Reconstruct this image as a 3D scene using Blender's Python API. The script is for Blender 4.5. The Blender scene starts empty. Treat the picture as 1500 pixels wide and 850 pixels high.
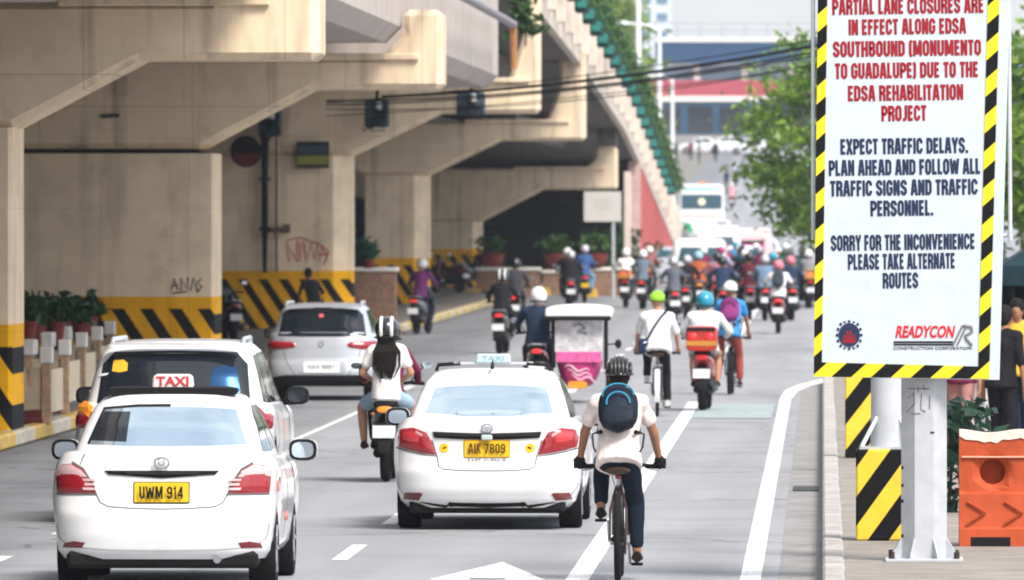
import bpy, math, random
from mathutils import Vector, Matrix, noise as mnoise
from mathutils.bvhtree import BVHTree
from mathutils.geometry import delaunay_2d_cdt
random.seed(7)
R = math.radians
C = bpy.context.scene.collection
SC = bpy.context.scene
# ------------------------------------------------------------------ camera, sky, sun, exposure
HAZE = 0.00017
CLOUD = 4.7
FPX, HOR, VPX, CH = 15000.0, 305.0, 1205.0, 2.88      # focal length (photo px), horizon row, vanishing column, eye height
YAW = math.atan((VPX - 750) / FPX)
cam = bpy.data.cameras.new('camera')
cam.sensor_width = 36; cam.lens = FPX / 1500 * 36
cam.shift_y = -(425 - HOR) / 1500
cam.clip_start = 1; cam.clip_end = 9000
cam.dof.use_dof = True; cam.dof.focus_distance = 82; cam.dof.aperture_fstop = 8
cam_o = bpy.data.objects.new('camera', cam); C.objects.link(cam_o)
cam_o.location = (0, 0, CH); cam_o.rotation_euler = (R(90), 0, YAW)
SC.camera = cam_o
SUN_EL, SUN_AZ = 50, 142           # elevation; azimuth measured clockwise from +Y (the way the road runs)
world = bpy.data.worlds.new('World'); SC.world = world; world.use_nodes = True
wn = world.node_tree.nodes; wl = world.node_tree.links
bg = wn['Background']; bg.inputs['Strength'].default_value = 0.15
sky = wn.new('ShaderNodeTexSky'); sky.sky_type = 'NISHITA'; sky.sun_disc = False
sky.sun_elevation = R(SUN_EL); sky.sun_rotation = R(SUN_AZ)
sky.air_density = 1.0; sky.dust_density = 3.0; sky.ozone_density = 1.0
# bright broken cloud over most of the sky
w_tc = wn.new('ShaderNodeTexCoord'); w_mp = wn.new('ShaderNodeMapping'); w_mp.inputs['Scale'].default_value = (1, 1, 2.2)
w_nz = wn.new('ShaderNodeTexNoise'); w_nz.inputs['Scale'].default_value = 2.3; w_nz.inputs['Detail'].default_value = 7; w_nz.inputs['Roughness'].default_value = .55
w_mr = wn.new('ShaderNodeMapRange'); w_mr.inputs[1].default_value = .36; w_mr.inputs[2].default_value = .58; w_mr.inputs[3].default_value = .12; w_mr.inputs[4].default_value = .92
w_mx = wn.new('ShaderNodeMix'); w_mx.data_type = 'RGBA'; w_mx.inputs[7].default_value = (CLOUD * .97, CLOUD * 1.0, CLOUD * 1.04, 1)
wl.new(w_tc.outputs['Generated'], w_mp.inputs['Vector']); wl.new(w_mp.outputs[0], w_nz.inputs['Vector']); wl.new(w_nz.outputs[0], w_mr.inputs[0])
wl.new(w_mr.outputs[0], w_mx.inputs[0]); wl.new(sky.outputs['Color'], w_mx.inputs[6]); wl.new(w_mx.outputs[2], bg.inputs['Color'])
sun = bpy.data.lights.new('sun', 'SUN'); sun.energy = 2.4; sun.angle = R(20); sun.color = (1.0, 0.94, 0.86)
sun_o = bpy.data.objects.new('sun', sun); C.objects.link(sun_o)
_d = Vector((math.sin(R(SUN_AZ)) * math.cos(R(SUN_EL)), math.cos(R(SUN_AZ)) * math.cos(R(SUN_EL)), math.sin(R(SUN_EL))))
sun_o.rotation_euler = _d.to_track_quat('Z', 'Y').to_euler()
SC.view_settings.view_transform = 'Standard'; SC.view_settings.look = 'None'
SC.view_settings.gamma = 1; SC.view_settings.use_curve_mapping = False
SC.view_settings.exposure = 0.95
SC.cycles.use_denoising = True
SC.cycles.max_bounces = 6; SC.cycles.diffuse_bounces = 3; SC.cycles.glossy_bounces = 3
SC.cycles.transparent_max_bounces = 8; SC.cycles.volume_bounces = 0
SC.cycles.filter_width = 1.9

def PD(px, py, d):                  # the point seen at photo pixel (px, py), d metres down the road
    xc = (px - 750) / FPX * d
    return Vector((xc * math.cos(YAW) - d * math.sin(YAW), xc * math.sin(YAW) + d * math.cos(YAW), CH - (py - HOR) / FPX * d))
def G(px, py, z=0.0):               # where that pixel meets a level surface at height z
    return PD(px, py, FPX * (CH - z) / (py - HOR))
def zg(y):                          # the road climbs far away
    t = y - 450
    return 0.0 if t <= 0 else (0.0184 * t * t / 80 * 0.5 if t < 80 else 0.0184 * (t - 40))

# ------------------------------------------------------------------ materials
MATS = {}
def mat(name, col, rough=0.6, metal=0.0, var=0.0, vscale=6.0, bump=0.0, bscale=40.0, emit=0.0, coat=0.0, ior=None, alpha=1.0, spec=None, streak=0.0, stretch=(1, 1, 1)):
    key = (name,)
    if key in MATS: return MATS[key]
    m = bpy.data.materials.new(name); m.use_nodes = True
    nt = m.node_tree; n = nt.nodes; l = nt.links; b = n['Principled BSDF']
    c4 = (*col, 1)
    b.inputs['Base Color'].default_value = c4; b.inputs['Roughness'].default_value = rough; b.inputs['Metallic'].default_value = metal
    if spec is None and not coat and not metal and rough >= .5: spec = .15
    if spec is not None: b.inputs['Specular IOR Level'].default_value = spec
    if coat: b.inputs['Coat Weight'].default_value = coat; b.inputs['Coat Roughness'].default_value = 0.04
    if ior: b.inputs['IOR'].default_value = ior
    if alpha < 1: b.inputs['Alpha'].default_value = alpha
    if emit: b.inputs['Emission Color'].default_value = c4; b.inputs['Emission Strength'].default_value = emit
    tc = n.new('ShaderNodeTexCoord'); mp = n.new('ShaderNodeMapping'); mp.inputs['Scale'].default_value = stretch
    l.new(tc.outputs['Object'], mp.inputs['Vector'])
    if var or True:
        v = var or 0.04
        nz = n.new('ShaderNodeTexNoise'); nz.inputs['Scale'].default_value = vscale; nz.inputs['Detail'].default_value = 5; nz.inputs['Roughness'].default_value = 0.6
        l.new(mp.outputs[0], nz.inputs['Vector'])
        mr = n.new('ShaderNodeMapRange'); mr.inputs[1].default_value = 0.3; mr.inputs[2].default_value = 0.7; mr.inputs[3].default_value = 1 - v; mr.inputs[4].default_value = 1 + v
        l.new(nz.outputs[0], mr.inputs[0])
        last = mr.outputs[0]
        if streak:
            m2 = n.new('ShaderNodeMapping'); m2.inputs['Scale'].default_value = (2.2, 2.2, 0.22); l.new(tc.outputs['Object'], m2.inputs['Vector'])
            n2 = n.new('ShaderNodeTexNoise'); n2.inputs['Scale'].default_value = 1.6; n2.inputs['Detail'].default_value = 6; l.new(m2.outputs[0], n2.inputs['Vector'])
            r2 = n.new('ShaderNodeMapRange'); r2.inputs[1].default_value = 0.52; r2.inputs[2].default_value = 0.75; r2.inputs[3].default_value = 1; r2.inputs[4].default_value = 1 - streak
            l.new(n2.outputs[0], r2.inputs[0])
            mm = n.new('ShaderNodeMath'); mm.operation = 'MULTIPLY'; l.new(last, mm.inputs[0]); l.new(r2.outputs[0], mm.inputs[1]); last = mm.outputs[0]
        vm = n.new('ShaderNodeVectorMath'); vm.operation = 'SCALE'; vm.inputs[0].default_value = col; l.new(last, vm.inputs['Scale'])
        l.new(vm.outputs[0], b.inputs['Base Color'])
        m['scale_node'] = vm.name
    if bump:
        nb = n.new('ShaderNodeTexNoise'); nb.inputs['Scale'].default_value = bscale; nb.inputs['Detail'].default_value = 4; l.new(tc.outputs['Object'], nb.inputs['Vector'])
        bp = n.new('ShaderNodeBump'); bp.inputs['Strength'].default_value = bump; bp.inputs['Distance'].default_value = 0.02
        l.new(nb.outputs[0], bp.inputs['Height']); l.new(bp.outputs[0], b.inputs['Normal'])
    MATS[key] = m
    return m
def stripes(name, c1, c2, ax, az, period, duty=0.5, zmax=None, zplain=None, base=None, rough=0.6, ay=0.0, wear=0.15):
    """diagonal stripes c1/c2 in the object's own coordinates; above zplain plain c1, above zmax the colour 'base'"""
    m = mat(name, c1, rough, var=wear, vscale=(1.3 if base else 5), bump=0.15, streak=(.3 if base else 0))
    if m.get('striped'): return m
    m['striped'] = 1
    n = m.node_tree.nodes; l = m.node_tree.links; b = n['Principled BSDF']; vm = n[m['scale_node']]
    tc = n.new('ShaderNodeTexCoord'); sx = n.new('ShaderNodeSeparateXYZ'); l.new(tc.outputs['Object'], sx.inputs[0])
    def M(op, a, bb):
        q = n.new('ShaderNodeMath'); q.operation = op
        for i, v in enumerate((a, bb)):
            if isinstance(v, (int, float)): q.inputs[i].default_value = v
            elif v is not None: l.new(v, q.inputs[i])
        return q.outputs[0]
    k = M('ADD', M('ADD', M('MULTIPLY', sx.outputs[0], ax), M('MULTIPLY', sx.outputs[2], az)), M('MULTIPLY', sx.outputs[1], ay))
    k = M('LESS_THAN', M('FRACT', M('ADD', M('DIVIDE', k, period), 100.0), 0), duty)
    if zplain is not None: k = M('MULTIPLY', k, M('LESS_THAN', sx.outputs[2], zplain))
    mx = n.new('ShaderNodeMix'); mx.data_type = 'RGBA'; l.new(k, mx.inputs[0]); mx.inputs[6].default_value = (*c1, 1); mx.inputs[7].default_value = (*c2, 1)
    out = mx.outputs[2]
    if zmax is not None:
        m2 = n.new('ShaderNodeMix'); m2.data_type = 'RGBA'; l.new(M('GREATER_THAN', sx.outputs[2], zmax), m2.inputs[0]); l.new(out, m2.inputs[6]); m2.inputs[7].default_value = (*base, 1); out = m2.outputs[2]
    l.new(out, vm.inputs[0])
    return m

# ------------------------------------------------------------------ mesh building
class MB:
    def __init__(s): s.v = []; s.f = []; s.m = []
    def add(s, vs, fs, mi=0):
        o = len(s.v); s.v += [tuple(v) for v in vs]; s.f += [tuple(i + o for i in f) for f in fs]; s.m += [mi] * len(fs); return s
    def box(s, lo, hi, mi=0, M=None):
        x0, y0, z0 = lo; x1, y1, z1 = hi
        vs = [Vector(p) for p in ((x0,y0,z0),(x1,y0,z0),(x1,y1,z0),(x0,y1,z0),(x0,y0,z1),(x1,y0,z1),(x1,y1,z1),(x0,y1,z1))]
        if M: vs = [M @ v for v in vs]
        return s.add(vs, [(0,3,2,1),(4,5,6,7),(0,1,5,4),(1,2,6,5),(2,3,7,6),(3,0,4,7)], mi)
    def cbox(s, c, d, mi=0, M=None):
        return s.box([c[i] - d[i] / 2 for i in range(3)], [c[i] + d[i] / 2 for i in range(3)], mi, M)
    def rings(s, rs, closed=True, cap=True, mi=0):
        n = len(rs[0]); vs = [p for r in rs for p in r]; fs = []
        for i in range(len(rs) - 1):
            for j in range(n if closed else n - 1):
                k = (j + 1) % n
                fs.append((i*n+j, i*n+k, (i+1)*n+k, (i+1)*n+j))
        if cap: fs += [tuple(range(n - 1, -1, -1)), tuple((len(rs)-1)*n + j for j in range(n))]
        return s.add(vs, fs, mi)
    def tube(s, pts, rad, n=8, mi=0, round_ends=False):
        pts = [Vector(p) for p in pts]; m = len(pts)
        rad = [rad] * m if isinstance(rad, (int, float)) else list(rad)
        if round_ends:
            a = (pts[0] - pts[1]).normalized(); b = (pts[-1] - pts[-2]).normalized(); r0, r1 = rad[0], rad[-1]
            p0, p1 = pts[0], pts[-1]
            pts = [p0 + a * r0 * .98, p0 + a * r0 * .75, p0 + a * r0 * .4] + pts + [p1 + b * r1 * .4, p1 + b * r1 * .75, p1 + b * r1 * .98]
            rad = [r0 * .2, r0 * .66, r0 * .92] + rad + [r1 * .92, r1 * .66, r1 * .2]; m += 6
        up = None; rs = []
        for i in range(m):
            t = (pts[min(i+1, m-1)] - pts[max(i-1, 0)]).normalized()
            if up is None:
                up = t.orthogonal().normalized()
            up = (up - t * up.dot(t))
            up = up.normalized() if up.length > 1e-6 else t.orthogonal().normalized()
            w = t.cross(up)
            rs.append([pts[i] + (up * math.cos(2*math.pi*k/n) + w * math.sin(2*math.pi*k/n)) * rad[i] for k in range(n)])
        return s.rings(rs, mi=mi)
    def ell(s, c, r, nu=14, nv=9, mi=0, M=None, v0=0.0, v1=1.0):
        rs = []
        for j in range(nv + 1):
            ph = math.pi * (v0 + (v1 - v0) * (0.02 + 0.96 * j / nv)) - math.pi / 2
            ring = []
            for i in range(nu):
                th = 2 * math.pi * i / nu
                p = Vector((r[0] * math.cos(ph) * math.cos(th), r[1] * math.cos(ph) * math.sin(th), r[2] * math.sin(ph)))
                if M: p = M @ p
                ring.append(p + Vector(c))
            rs.append(ring)
        return s.rings(rs, mi=mi)
    def loft(s, secs, n=12, mi=0, e=2.0):      # secs: (centre, half width x, half height z) along y
        rs = []
        for c, a, b in secs:
            ring = []
            for k in range(n):
                th = 2 * math.pi * k / n; cs, sn = math.cos(th), math.sin(th)
                ring.append(Vector((c[0] + a * math.copysign(abs(cs) ** (2/e), cs), c[1], c[2] + b * math.copysign(abs(sn) ** (2/e), sn))))
            rs.append(ring)
        return s.rings(rs, mi=mi)
    def prism(s, poly, axis, a, b, mi=0):      # poly in the other two axes, extruded from a to b
        n = len(poly)
        def P(p, t):
            return (t, p[0], p[1]) if axis == 'x' else ((p[0], t, p[1]) if axis == 'y' else (p[0], p[1], t))
        vs = [P(p, a) for p in poly] + [P(p, b) for p in poly]
        fs = [tuple(range(n)), tuple(range(2*n-1, n-1, -1))] + [(i, i + n, (i+1) % n + n, (i+1) % n) for i in range(n)]
        return s.add(vs, fs, mi)
    def lathe(s, prof, c=(0,0,0), axis='z', n=24, mi=0):   # prof: (radius, height)
        rs = []
        for r, h in prof:
            ring = []
            for k in range(n):
                a = 2 * math.pi * k / n; u, w = r * math.cos(a), r * math.sin(a)
                p = (u, w, h) if axis == 'z' else ((h, u, w) if axis == 'x' else (u, h, w))
                ring.append((p[0] + c[0], p[1] + c[1], p[2] + c[2]))
            rs.append(ring)
        return s.rings(rs, mi=mi)
    def torus(s, c, Rr, r, axis='x', n=28, m=8, mi=0, wide=1.0):
        vs = []; fs = []
        for i in range(n):
            a = 2 * math.pi * i / n
            for j in range(m):
                b = 2 * math.pi * j / m
                u = (Rr + r * math.cos(b)) * math.cos(a); w = (Rr + r * math.cos(b)) * math.sin(a); h = r * wide * math.sin(b)
                p = (u, w, h) if axis == 'z' else ((h, u, w) if axis == 'x' else (u, h, w))
                vs.append((p[0] + c[0], p[1] + c[1], p[2] + c[2]))
                fs.append((i*m+j, ((i+1) % n)*m+j, ((i+1) % n)*m+(j+1) % m, i*m+(j+1) % m))
        return s.add(vs, fs, mi)
    def build(s, name, mats, parent=None, smooth=True, bevel=0.0, loc=None, seg=1, angle=32):
        me = bpy.data.meshes.new(name); me.from_pydata(s.v, [], s.f)
        mats = mats if isinstance(mats, (list, tuple)) else [mats]
        for q in mats: me.materials.append(q)
        if len(mats) > 1: me.polygons.foreach_set('material_index', s.m)
        import bmesh
        bm = bmesh.new(); bm.from_mesh(me); bmesh.ops.recalc_face_normals(bm, faces=bm.faces); bm.to_mesh(me); bm.free()
        me.polygons.foreach_set('use_smooth', [True] * len(me.polygons))
        if smooth is not True: me.polygons.foreach_set('use_smooth', [False] * len(me.polygons))
        elif hasattr(me, 'set_sharp_from_angle'): me.set_sharp_from_angle(angle=R(angle))
        o = bpy.data.objects.new(name, me); C.objects.link(o)
        if parent: o.parent = parent
        if loc: o.location = loc
        if bevel:
            b = o.modifiers.new('bevel', 'BEVEL'); b.width = bevel; b.segments = seg; b.limit_method = 'ANGLE'; b.angle_limit = R(40)
        return o

def tag(o, label, cat, group=None):
    o['label'] = label; o['category'] = cat
    if group: o['group'] = group
    return o
def thing(name, label, cat, loc=(0,0,0), rz=0.0, group=None):
    o = bpy.data.objects.new(name, None); C.objects.link(o); o.empty_display_size = 0.2
    o.location = loc; o.rotation_euler = (0, 0, rz)
    return tag(o, label, cat, group)
def struct(o, kind='structure'): o['kind'] = kind; return o
FIT = []
def text(name, body, h, loc, m, parent, width=None, rot=(90, 0, 0), bold=0.0, shear=0.0, extrude=0.002, align='CENTER', spacing=1.0):
    cu = bpy.data.curves.new(name, 'FONT'); cu.body = body; cu.size = h / 0.72; cu.align_x = align; cu.align_y = 'CENTER'
    cu.extrude = extrude; cu.offset = bold; cu.shear = shear; cu.space_character = spacing; cu.resolution_u = 3
    cu.materials.append(m)
    o = bpy.data.objects.new(name, cu); C.objects.link(o); o.parent = parent; o.location = loc; o.rotation_euler = [R(a) for a in rot]
    if width: FIT.append((o, width))
    return o
BAKE = []
def fused(name, mb, m, parent, voxel=0.016, smooth=6, wrinkle=0.0):
    """the shapes in mb grown together into one continuous surface"""
    o = mb.build(name, m, parent)
    r = o.modifiers.new('grow', 'REMESH'); r.mode = 'VOXEL'; r.voxel_size = voxel; r.use_smooth_shade = True
    s = o.modifiers.new('soft', 'SMOOTH'); s.factor = 0.5; s.iterations = smooth
    BAKE.append((o, wrinkle)); return o
def bake_all():
    dg = bpy.context.evaluated_depsgraph_get()
    for o, wr in BAKE:
        me = bpy.data.meshes.new_from_object(o.evaluated_get(dg))
        if wr:
            sd = Vector((random.uniform(0, 50), random.uniform(0, 50), 0))
            for v in me.vertices:
                p = Vector((v.co.x * 9, v.co.y * 9, v.co.z * 5)) + sd
                v.co += v.normal * (wr * mnoise.noise(p) + wr * 0.5 * mnoise.noise(p * 2.3))
        me.polygons.foreach_set('use_smooth', [True] * len(me.polygons))
        me.materials.clear()
        for q in o.data.materials: me.materials.append(q)
        o.modifiers.clear(); o.data = me
def copy_tree(o, parent=None):
    c = o.copy(); C.objects.link(c)
    if parent: c.parent = parent
    for ch in list(o.children): copy_tree(ch, c)
    return c

# block capitals as heavy condensed strokes: (width, strokes); corners cut like a poster face
GLY = {}
def _g(ch, w, *st): GLY[ch] = (w, st)
_a, _b, _c, _d = .10, .40, .10, .90; _m = .5
_o = [(_a, .22), (_a, .78), (.19, _d), (.31, _d), (_b, .78), (_b, .22), (.31, _c), (.19, _c), (_a, .22)]
_g('O', .5, _o); _g('Q', .5, _o); _g('D', .5, [(_a, _c), (_a, _d), (.29, _d), (_b, .78), (_b, .22), (.29, _c), (_a, _c)])
_g('C', .5, [(_b, .66), (_b, .78), (.31, _d), (.19, _d), (_a, .78), (_a, .22), (.19, _c), (.31, _c), (_b, .22), (_b, .34)])
_g('G', .5, [(_b, .68), (_b, .78), (.31, _d), (.19, _d), (_a, .78), (_a, .22), (.19, _c), (.31, _c), (_b, .22), (_b, .46), (.26, .46)])
_g('S', .5, [(_b, .68), (_b, .79), (.31, _d), (.19, _d), (_a, .79), (_a, .65), (.17, .55), (.33, .45), (_b, .35), (_b, .21), (.31, _c), (.19, _c), (_a, .21), (_a, .32)])
_g('A', .52, [(.08, 0), (.215, 1)], [(.44, 0), (.305, 1)], [(.215, .93), (.305, .93)], [(.13, .28), (.39, .28)])
_g('B', .5, [(_a, _c), (_a, _d), (.30, _d), (.39, .80), (.39, .62), (.30, .53), (_a, .53)], [(.30, .5), (_b, .40), (_b, .21), (.31, _c), (_a, _c)])
_g('E', .42, [(.38, _d), (_a, _d), (_a, _c), (.38, _c)], [(_a, .51), (.35, .51)]); _g('F', .41, [(.38, _d), (_a, _d), (_a, 0)], [(_a, .5), (.35, .5)])
_g('H', .5, [(_a, 0), (_a, 1)], [(_b, 0), (_b, 1)], [(_a, .51), (_b, .51)]); _g('I', .2, [(.1, 0), (.1, 1)])
_g('J', .38, [(.28, 1), (.28, .22), (.20, _c), (.04, _c)]); _g('L', .39, [(_a, 1), (_a, _c), (.36, _c)])
_g('M', .66, [(_a, 0), (_a, 1)], [(.56, 0), (.56, 1)], [(.13, 1), (.33, .12)], [(.53, 1), (.33, .12)]); _g('N', .5, [(_a, 0), (_a, 1)], [(_b, 0), (_b, 1)], [(_a, .96), (_b, .04)])
_g('K', .5, [(_a, 0), (_a, 1)], [(_b, 1), (.14, .45)], [(.20, .55), (_b, 0)])
_g('P', .48, [(_a, 0), (_a, _d), (.29, _d), (_b, .79), (_b, .56), (.29, .45), (_a, .45)]); _g('R', .5, [(_a, 0), (_a, _d), (.30, _d), (_b, .80), (_b, .62), (.30, .50), (_a, .50)], [(.28, .5), (_b, .36), (_b, 0)])
_g('T', .42, [(.01, _d), (.41, _d)], [(.21, _d), (.21, 0)]); _g('U', .5, [(_a, 1), (_a, .22), (.19, _c), (.31, _c), (_b, .22), (_b, 1)]); _g('V', .5, [(.07, 1), (.24, .03)], [(.43, 1), (.26, .03)])
_g('W', .72, [(.07, 1), (.19, .03)], [(.36, .9), (.21, .03)], [(.36, .9), (.51, .03)], [(.65, 1), (.53, .03)]); _g('X', .5, [(.07, 0), (.43, 1)], [(.43, 0), (.07, 1)]); _g('Y', .48, [(.06, 1), (.24, .45)], [(.42, 1), (.24, .45)], [(.24, .48), (.24, 0)])
_g('(', .26, [(.21, 1.0), (_a, .85), (_a, .12), (.21, -.03)]); _g(')', .26, [(.05, 1.0), (.16, .85), (.16, .12), (.05, -.03)]); _g('.', .2, [(.1, 0), (.1, .19)]); _g(' ', .2)
_g('0', .5, _o); _g('1', .3, [(.05, .78), (.17, .92), (.17, 0)]); _g('4', .5, [(.34, 0), (.34, .98)], [(.34, .95), (.07, .30)], [(.05, .28), (.47, .28)]); _g('7', .48, [(.04, _d), (.43, _d)], [(.40, .92), (.16, 0)])
_g('8', .5, [(.19, .52), (.11, .62), (.11, .80), (.19, _d), (.31, _d), (.39, .80), (.39, .62), (.31, .52), (_b, .40), (_b, .21), (.31, _c), (.19, _c), (_a, .21), (_a, .40), (.19, .52), (.31, .52)])
_g('9', .5, [(_a, .28), (_a, .21), (.19, _c), (.31, _c), (_b, .22), (_b, .78), (.31, _d), (.19, _d), (_a, .78), (_a, .58), (.19, .47), (_b, .47)])
def poster(name, body, h, loc, m, parent, width, th=.195):
    tot = sum(GLY[ch][0] for ch in body) + .045 * (len(body) - 1); kx = width / (tot * h); mb = MB(); x = -tot / 2; k = 0
    for ch in body:
        w, sts = GLY[ch]
        for st in sts:
            k += 1; y0 = -.0012 - .0002 * (k % 7); L_, R_ = [], []
            for i, p in enumerate(st):
                pr, nx = st[max(i - 1, 0)], st[min(i + 1, len(st) - 1)]
                if i == 0 and st[0] == st[-1]: pr = st[-2]
                if i == len(st) - 1 and st[0] == st[-1]: nx = st[1]
                p_ = Vector(p); d0 = (p_ - Vector(pr)); d1 = (Vector(nx) - p_); d0 = d0.normalized() if d0.length else d1.normalized(); d1 = d1.normalized() if d1.length else d0
                n0, n1 = Vector((-d0.y, d0.x)), Vector((-d1.y, d1.x)); mm = (n0 + n1).normalized(); sc_ = th / 2 / max(.5, mm.dot(n0))
                L_.append(p_ + mm * sc_); R_.append(p_ - mm * sc_)
            vs = [((x + q.x) * h * kx, y0, (q.y - .5) * h) for q in L_ + R_]; n_ = len(L_)
            mb.add(vs, [(i, i + 1, n_ + i + 1, n_ + i) for i in range(n_ - 1)])
        x += w + .045
    o = mb.build(name, m, parent, smooth=False); o.location = loc; return o

# palette
BLACK = mat('black_plastic', (0.007, 0.007, 0.008), 0.6, spec=.2)
RUBBER = mat('tyre_rubber', (0.010, 0.010, 0.011), 0.9, bump=0.3, spec=.2)
STEEL = mat('brushed_steel', (0.45, 0.46, 0.48), 0.35, 0.9)
GALV = mat('galvanised_grey_paint', (0.5, 0.53, 0.56), 0.5, var=0.12, vscale=3)
WHITEPAINT = mat('white_car_paint', (0.80, 0.81, 0.82), 0.3, coat=0.7, var=0.07, vscale=3.5, streak=.10)
SILVER = mat('silver_car_paint', (0.52, 0.55, 0.6), 0.34, 0.35, coat=0.5)
GLASS = mat('dark_car_glass', (0.008, 0.012, 0.018), 0.05, ior=1.55)
GLASSB = mat('sky_reflecting_glass', (0.50, 0.62, 0.69), 0.07, 0.8)
REDLAMP = mat('red_lamp_lens', (0.3, 0.012, 0.02), 0.15, coat=0.7)
REDLIT = mat('lit_red_lamp', (0.75, 0.03, 0.035), 0.2, emit=0.22)
AMBER = mat('amber_lamp_lens', (0.70, 0.24, 0.02), 0.2, emit=0.2)
CLEARLAMP = mat('pink_clear_lens', (0.62, 0.42, 0.42), 0.15, coat=0.6)
CHROME = mat('chrome', (0.75, 0.77, 0.8), 0.12, 1.0)
PLATEY = mat('yellow_plate', (0.72, 0.46, 0.02), 0.5)
PLATEW = mat('white_plate', (0.72, 0.74, 0.76), 0.5)
INK = mat('black_ink', (0.01, 0.01, 0.012), 0.6)
GAP = mat('panel_gap', (0.12, 0.12, 0.125), 0.7)
CONC = (0.82, 0.66, 0.47)
CONCRETE = mat('beige_painted_concrete', CONC, 0.85, var=0.10, vscale=1.1, bump=0.2, bscale=12, streak=0.42)
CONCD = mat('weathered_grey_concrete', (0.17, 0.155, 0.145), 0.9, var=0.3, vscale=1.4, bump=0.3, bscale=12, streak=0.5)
GIRDER = mat('pale_girder_concrete', (0.52, 0.46, 0.43), 0.85, var=0.12, vscale=1.2, bump=0.2, bscale=10, streak=0.3)
def board_marks(m, dx=1.22, dz=2.4, amount=.30):
    n = m.node_tree.nodes; l = m.node_tree.links; vm = n[m['scale_node']]; src = vm.inputs['Scale'].links[0].from_socket
    tc = n.new('ShaderNodeTexCoord'); sx = n.new('ShaderNodeSeparateXYZ'); l.new(tc.outputs['Object'], sx.inputs[0])
    def M(op, x, y):
        q = n.new('ShaderNodeMath'); q.operation = op
        for i, v in enumerate((x, y)):
            if isinstance(v, (int, float)): q.inputs[i].default_value = v
            else: l.new(v, q.inputs[i])
        return q.outputs[0]
    k = M('MAXIMUM', M('LESS_THAN', M('FRACT', M('ADD', M('DIVIDE', sx.outputs[0], dx), 50.3), 0), .012), M('LESS_THAN', M('FRACT', M('ADD', M('DIVIDE', sx.outputs[2], dz), 50.2), 0), .006))
    nz = n.new('ShaderNodeTexNoise'); nz.inputs['Scale'].default_value = .9; nz.inputs['Detail'].default_value = 9; nz.inputs['Roughness'].default_value = .7; l.new(tc.outputs['Object'], nz.inputs['Vector'])
    mr = n.new('ShaderNodeMapRange'); mr.inputs[1].default_value = .56; mr.inputs[2].default_value = .74; mr.inputs[3].default_value = 1; mr.inputs[4].default_value = .66; l.new(nz.outputs[0], mr.inputs[0])
    l.new(M('MULTIPLY', M('MULTIPLY', src, M('SUBTRACT', 1.0, M('MULTIPLY', k, amount))), mr.outputs[0]), vm.inputs['Scale'])
board_marks(CONCRETE)
YEL = (0.84, 0.42, 0.008)
# ------------------------------------------------------------------ ground, road, markings
def strip(name, xs, ys, dz, m, z0=0.0):
    mb = MB(); vs = []; fs = []
    for y in ys:
        for x in xs: vs.append((x, y, zg(y) + dz + z0))
    n = len(xs)
    for i in range(len(ys) - 1):
        for j in range(n - 1): fs.append((i*n+j, i*n+j+1, (i+1)*n+j+1, (i+1)*n+j))
    mb.add(vs, fs); return mb.build(name, m, smooth=True)
YS = [-60, 40] + list(range(60, 460, 20)) + list(range(460, 560, 8)) + [600, 700, 850, 1000, 1300, 2000, 4000]
earth = mat('bare_ground', (0.2, 0.19, 0.17), 0.95, var=0.2, vscale=0.2, bump=0.3)
struct(strip('ground', [-3000, -400, -60, -9.7, 0.3, 60, 400, 3000], YS, -0.012, earth))
road_m = mat('worn_concrete_road', (0.30, 0.305, 0.32), 0.8, var=0.10, vscale=0.8, bump=0.25, bscale=60, stretch=(1.6, 0.10, 1))
nt = road_m.node_tree
# darker wheel tracks, stains and slab joints
_n = nt.nodes; _l = nt.links
tc = _n.new('ShaderNodeTexCoord'); sx = _n.new('ShaderNodeSeparateXYZ'); _l.new(tc.outputs['Object'], sx.inputs[0])
nz = _n.new('ShaderNodeTexNoise'); nz.inputs['Scale'].default_value = 0.35; nz.inputs['Detail'].default_value = 8; _l.new(tc.outputs['Object'], nz.inputs['Vector'])
mr = _n.new('ShaderNodeMapRange'); mr.inputs[1].default_value = 0.5; mr.inputs[2].default_value = 0.72; mr.inputs[3].default_value = 0; mr.inputs[4].default_value = 0.22
_l.new(nz.outputs[0], mr.inputs[0])
def _M(op, a, b):
    q = _n.new('ShaderNodeMath'); q.operation = op
    for i, v in enumerate((a, b)):
        if isinstance(v, (int, float)): q.inputs[i].default_value = v
        else: _l.new(v, q.inputs[i])
    return q.outputs[0]
jy = _M('LESS_THAN', _M('FRACT', _M('DIVIDE', sx.outputs[1], 9.0), 0), 0.012)
lane = _M('SINE', _M('MULTIPLY', _M('ADD', sx.outputs[0], 1.2), 2*math.pi/1.5), 0)
lane = _M('MULTIPLY', _M('ADD', lane, 1.0), 0.05)
dark = _M('ADD', _M('ADD', mr.outputs[0], _M('MULTIPLY', jy, 0.18)), lane)
vo = _n.new('ShaderNodeTexVoronoi'); vo.feature = 'DISTANCE_TO_EDGE'; vo.inputs['Scale'].default_value = .22
v_mp = _n.new('ShaderNodeMapping'); v_mp.inputs['Scale'].default_value = (1, .35, 1); v_ad = _n.new('ShaderNodeVectorMath'); v_ad.operation = 'ADD'
v_nz = _n.new('ShaderNodeTexNoise'); v_nz.inputs['Scale'].default_value = 1.6; v_nz.inputs['Detail'].default_value = 5; _l.new(tc.outputs['Object'], v_nz.inputs['Vector'])
_l.new(tc.outputs['Object'], v_ad.inputs[0]); _l.new(v_nz.outputs['Color'], v_ad.inputs[1]); _l.new(v_ad.outputs[0], v_mp.inputs['Vector']); _l.new(v_mp.outputs[0], vo.inputs['Vector'])
dark = _M('ADD', dark, _M('MULTIPLY', _M('LESS_THAN', vo.outputs['Distance'], .007), .38))
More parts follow.
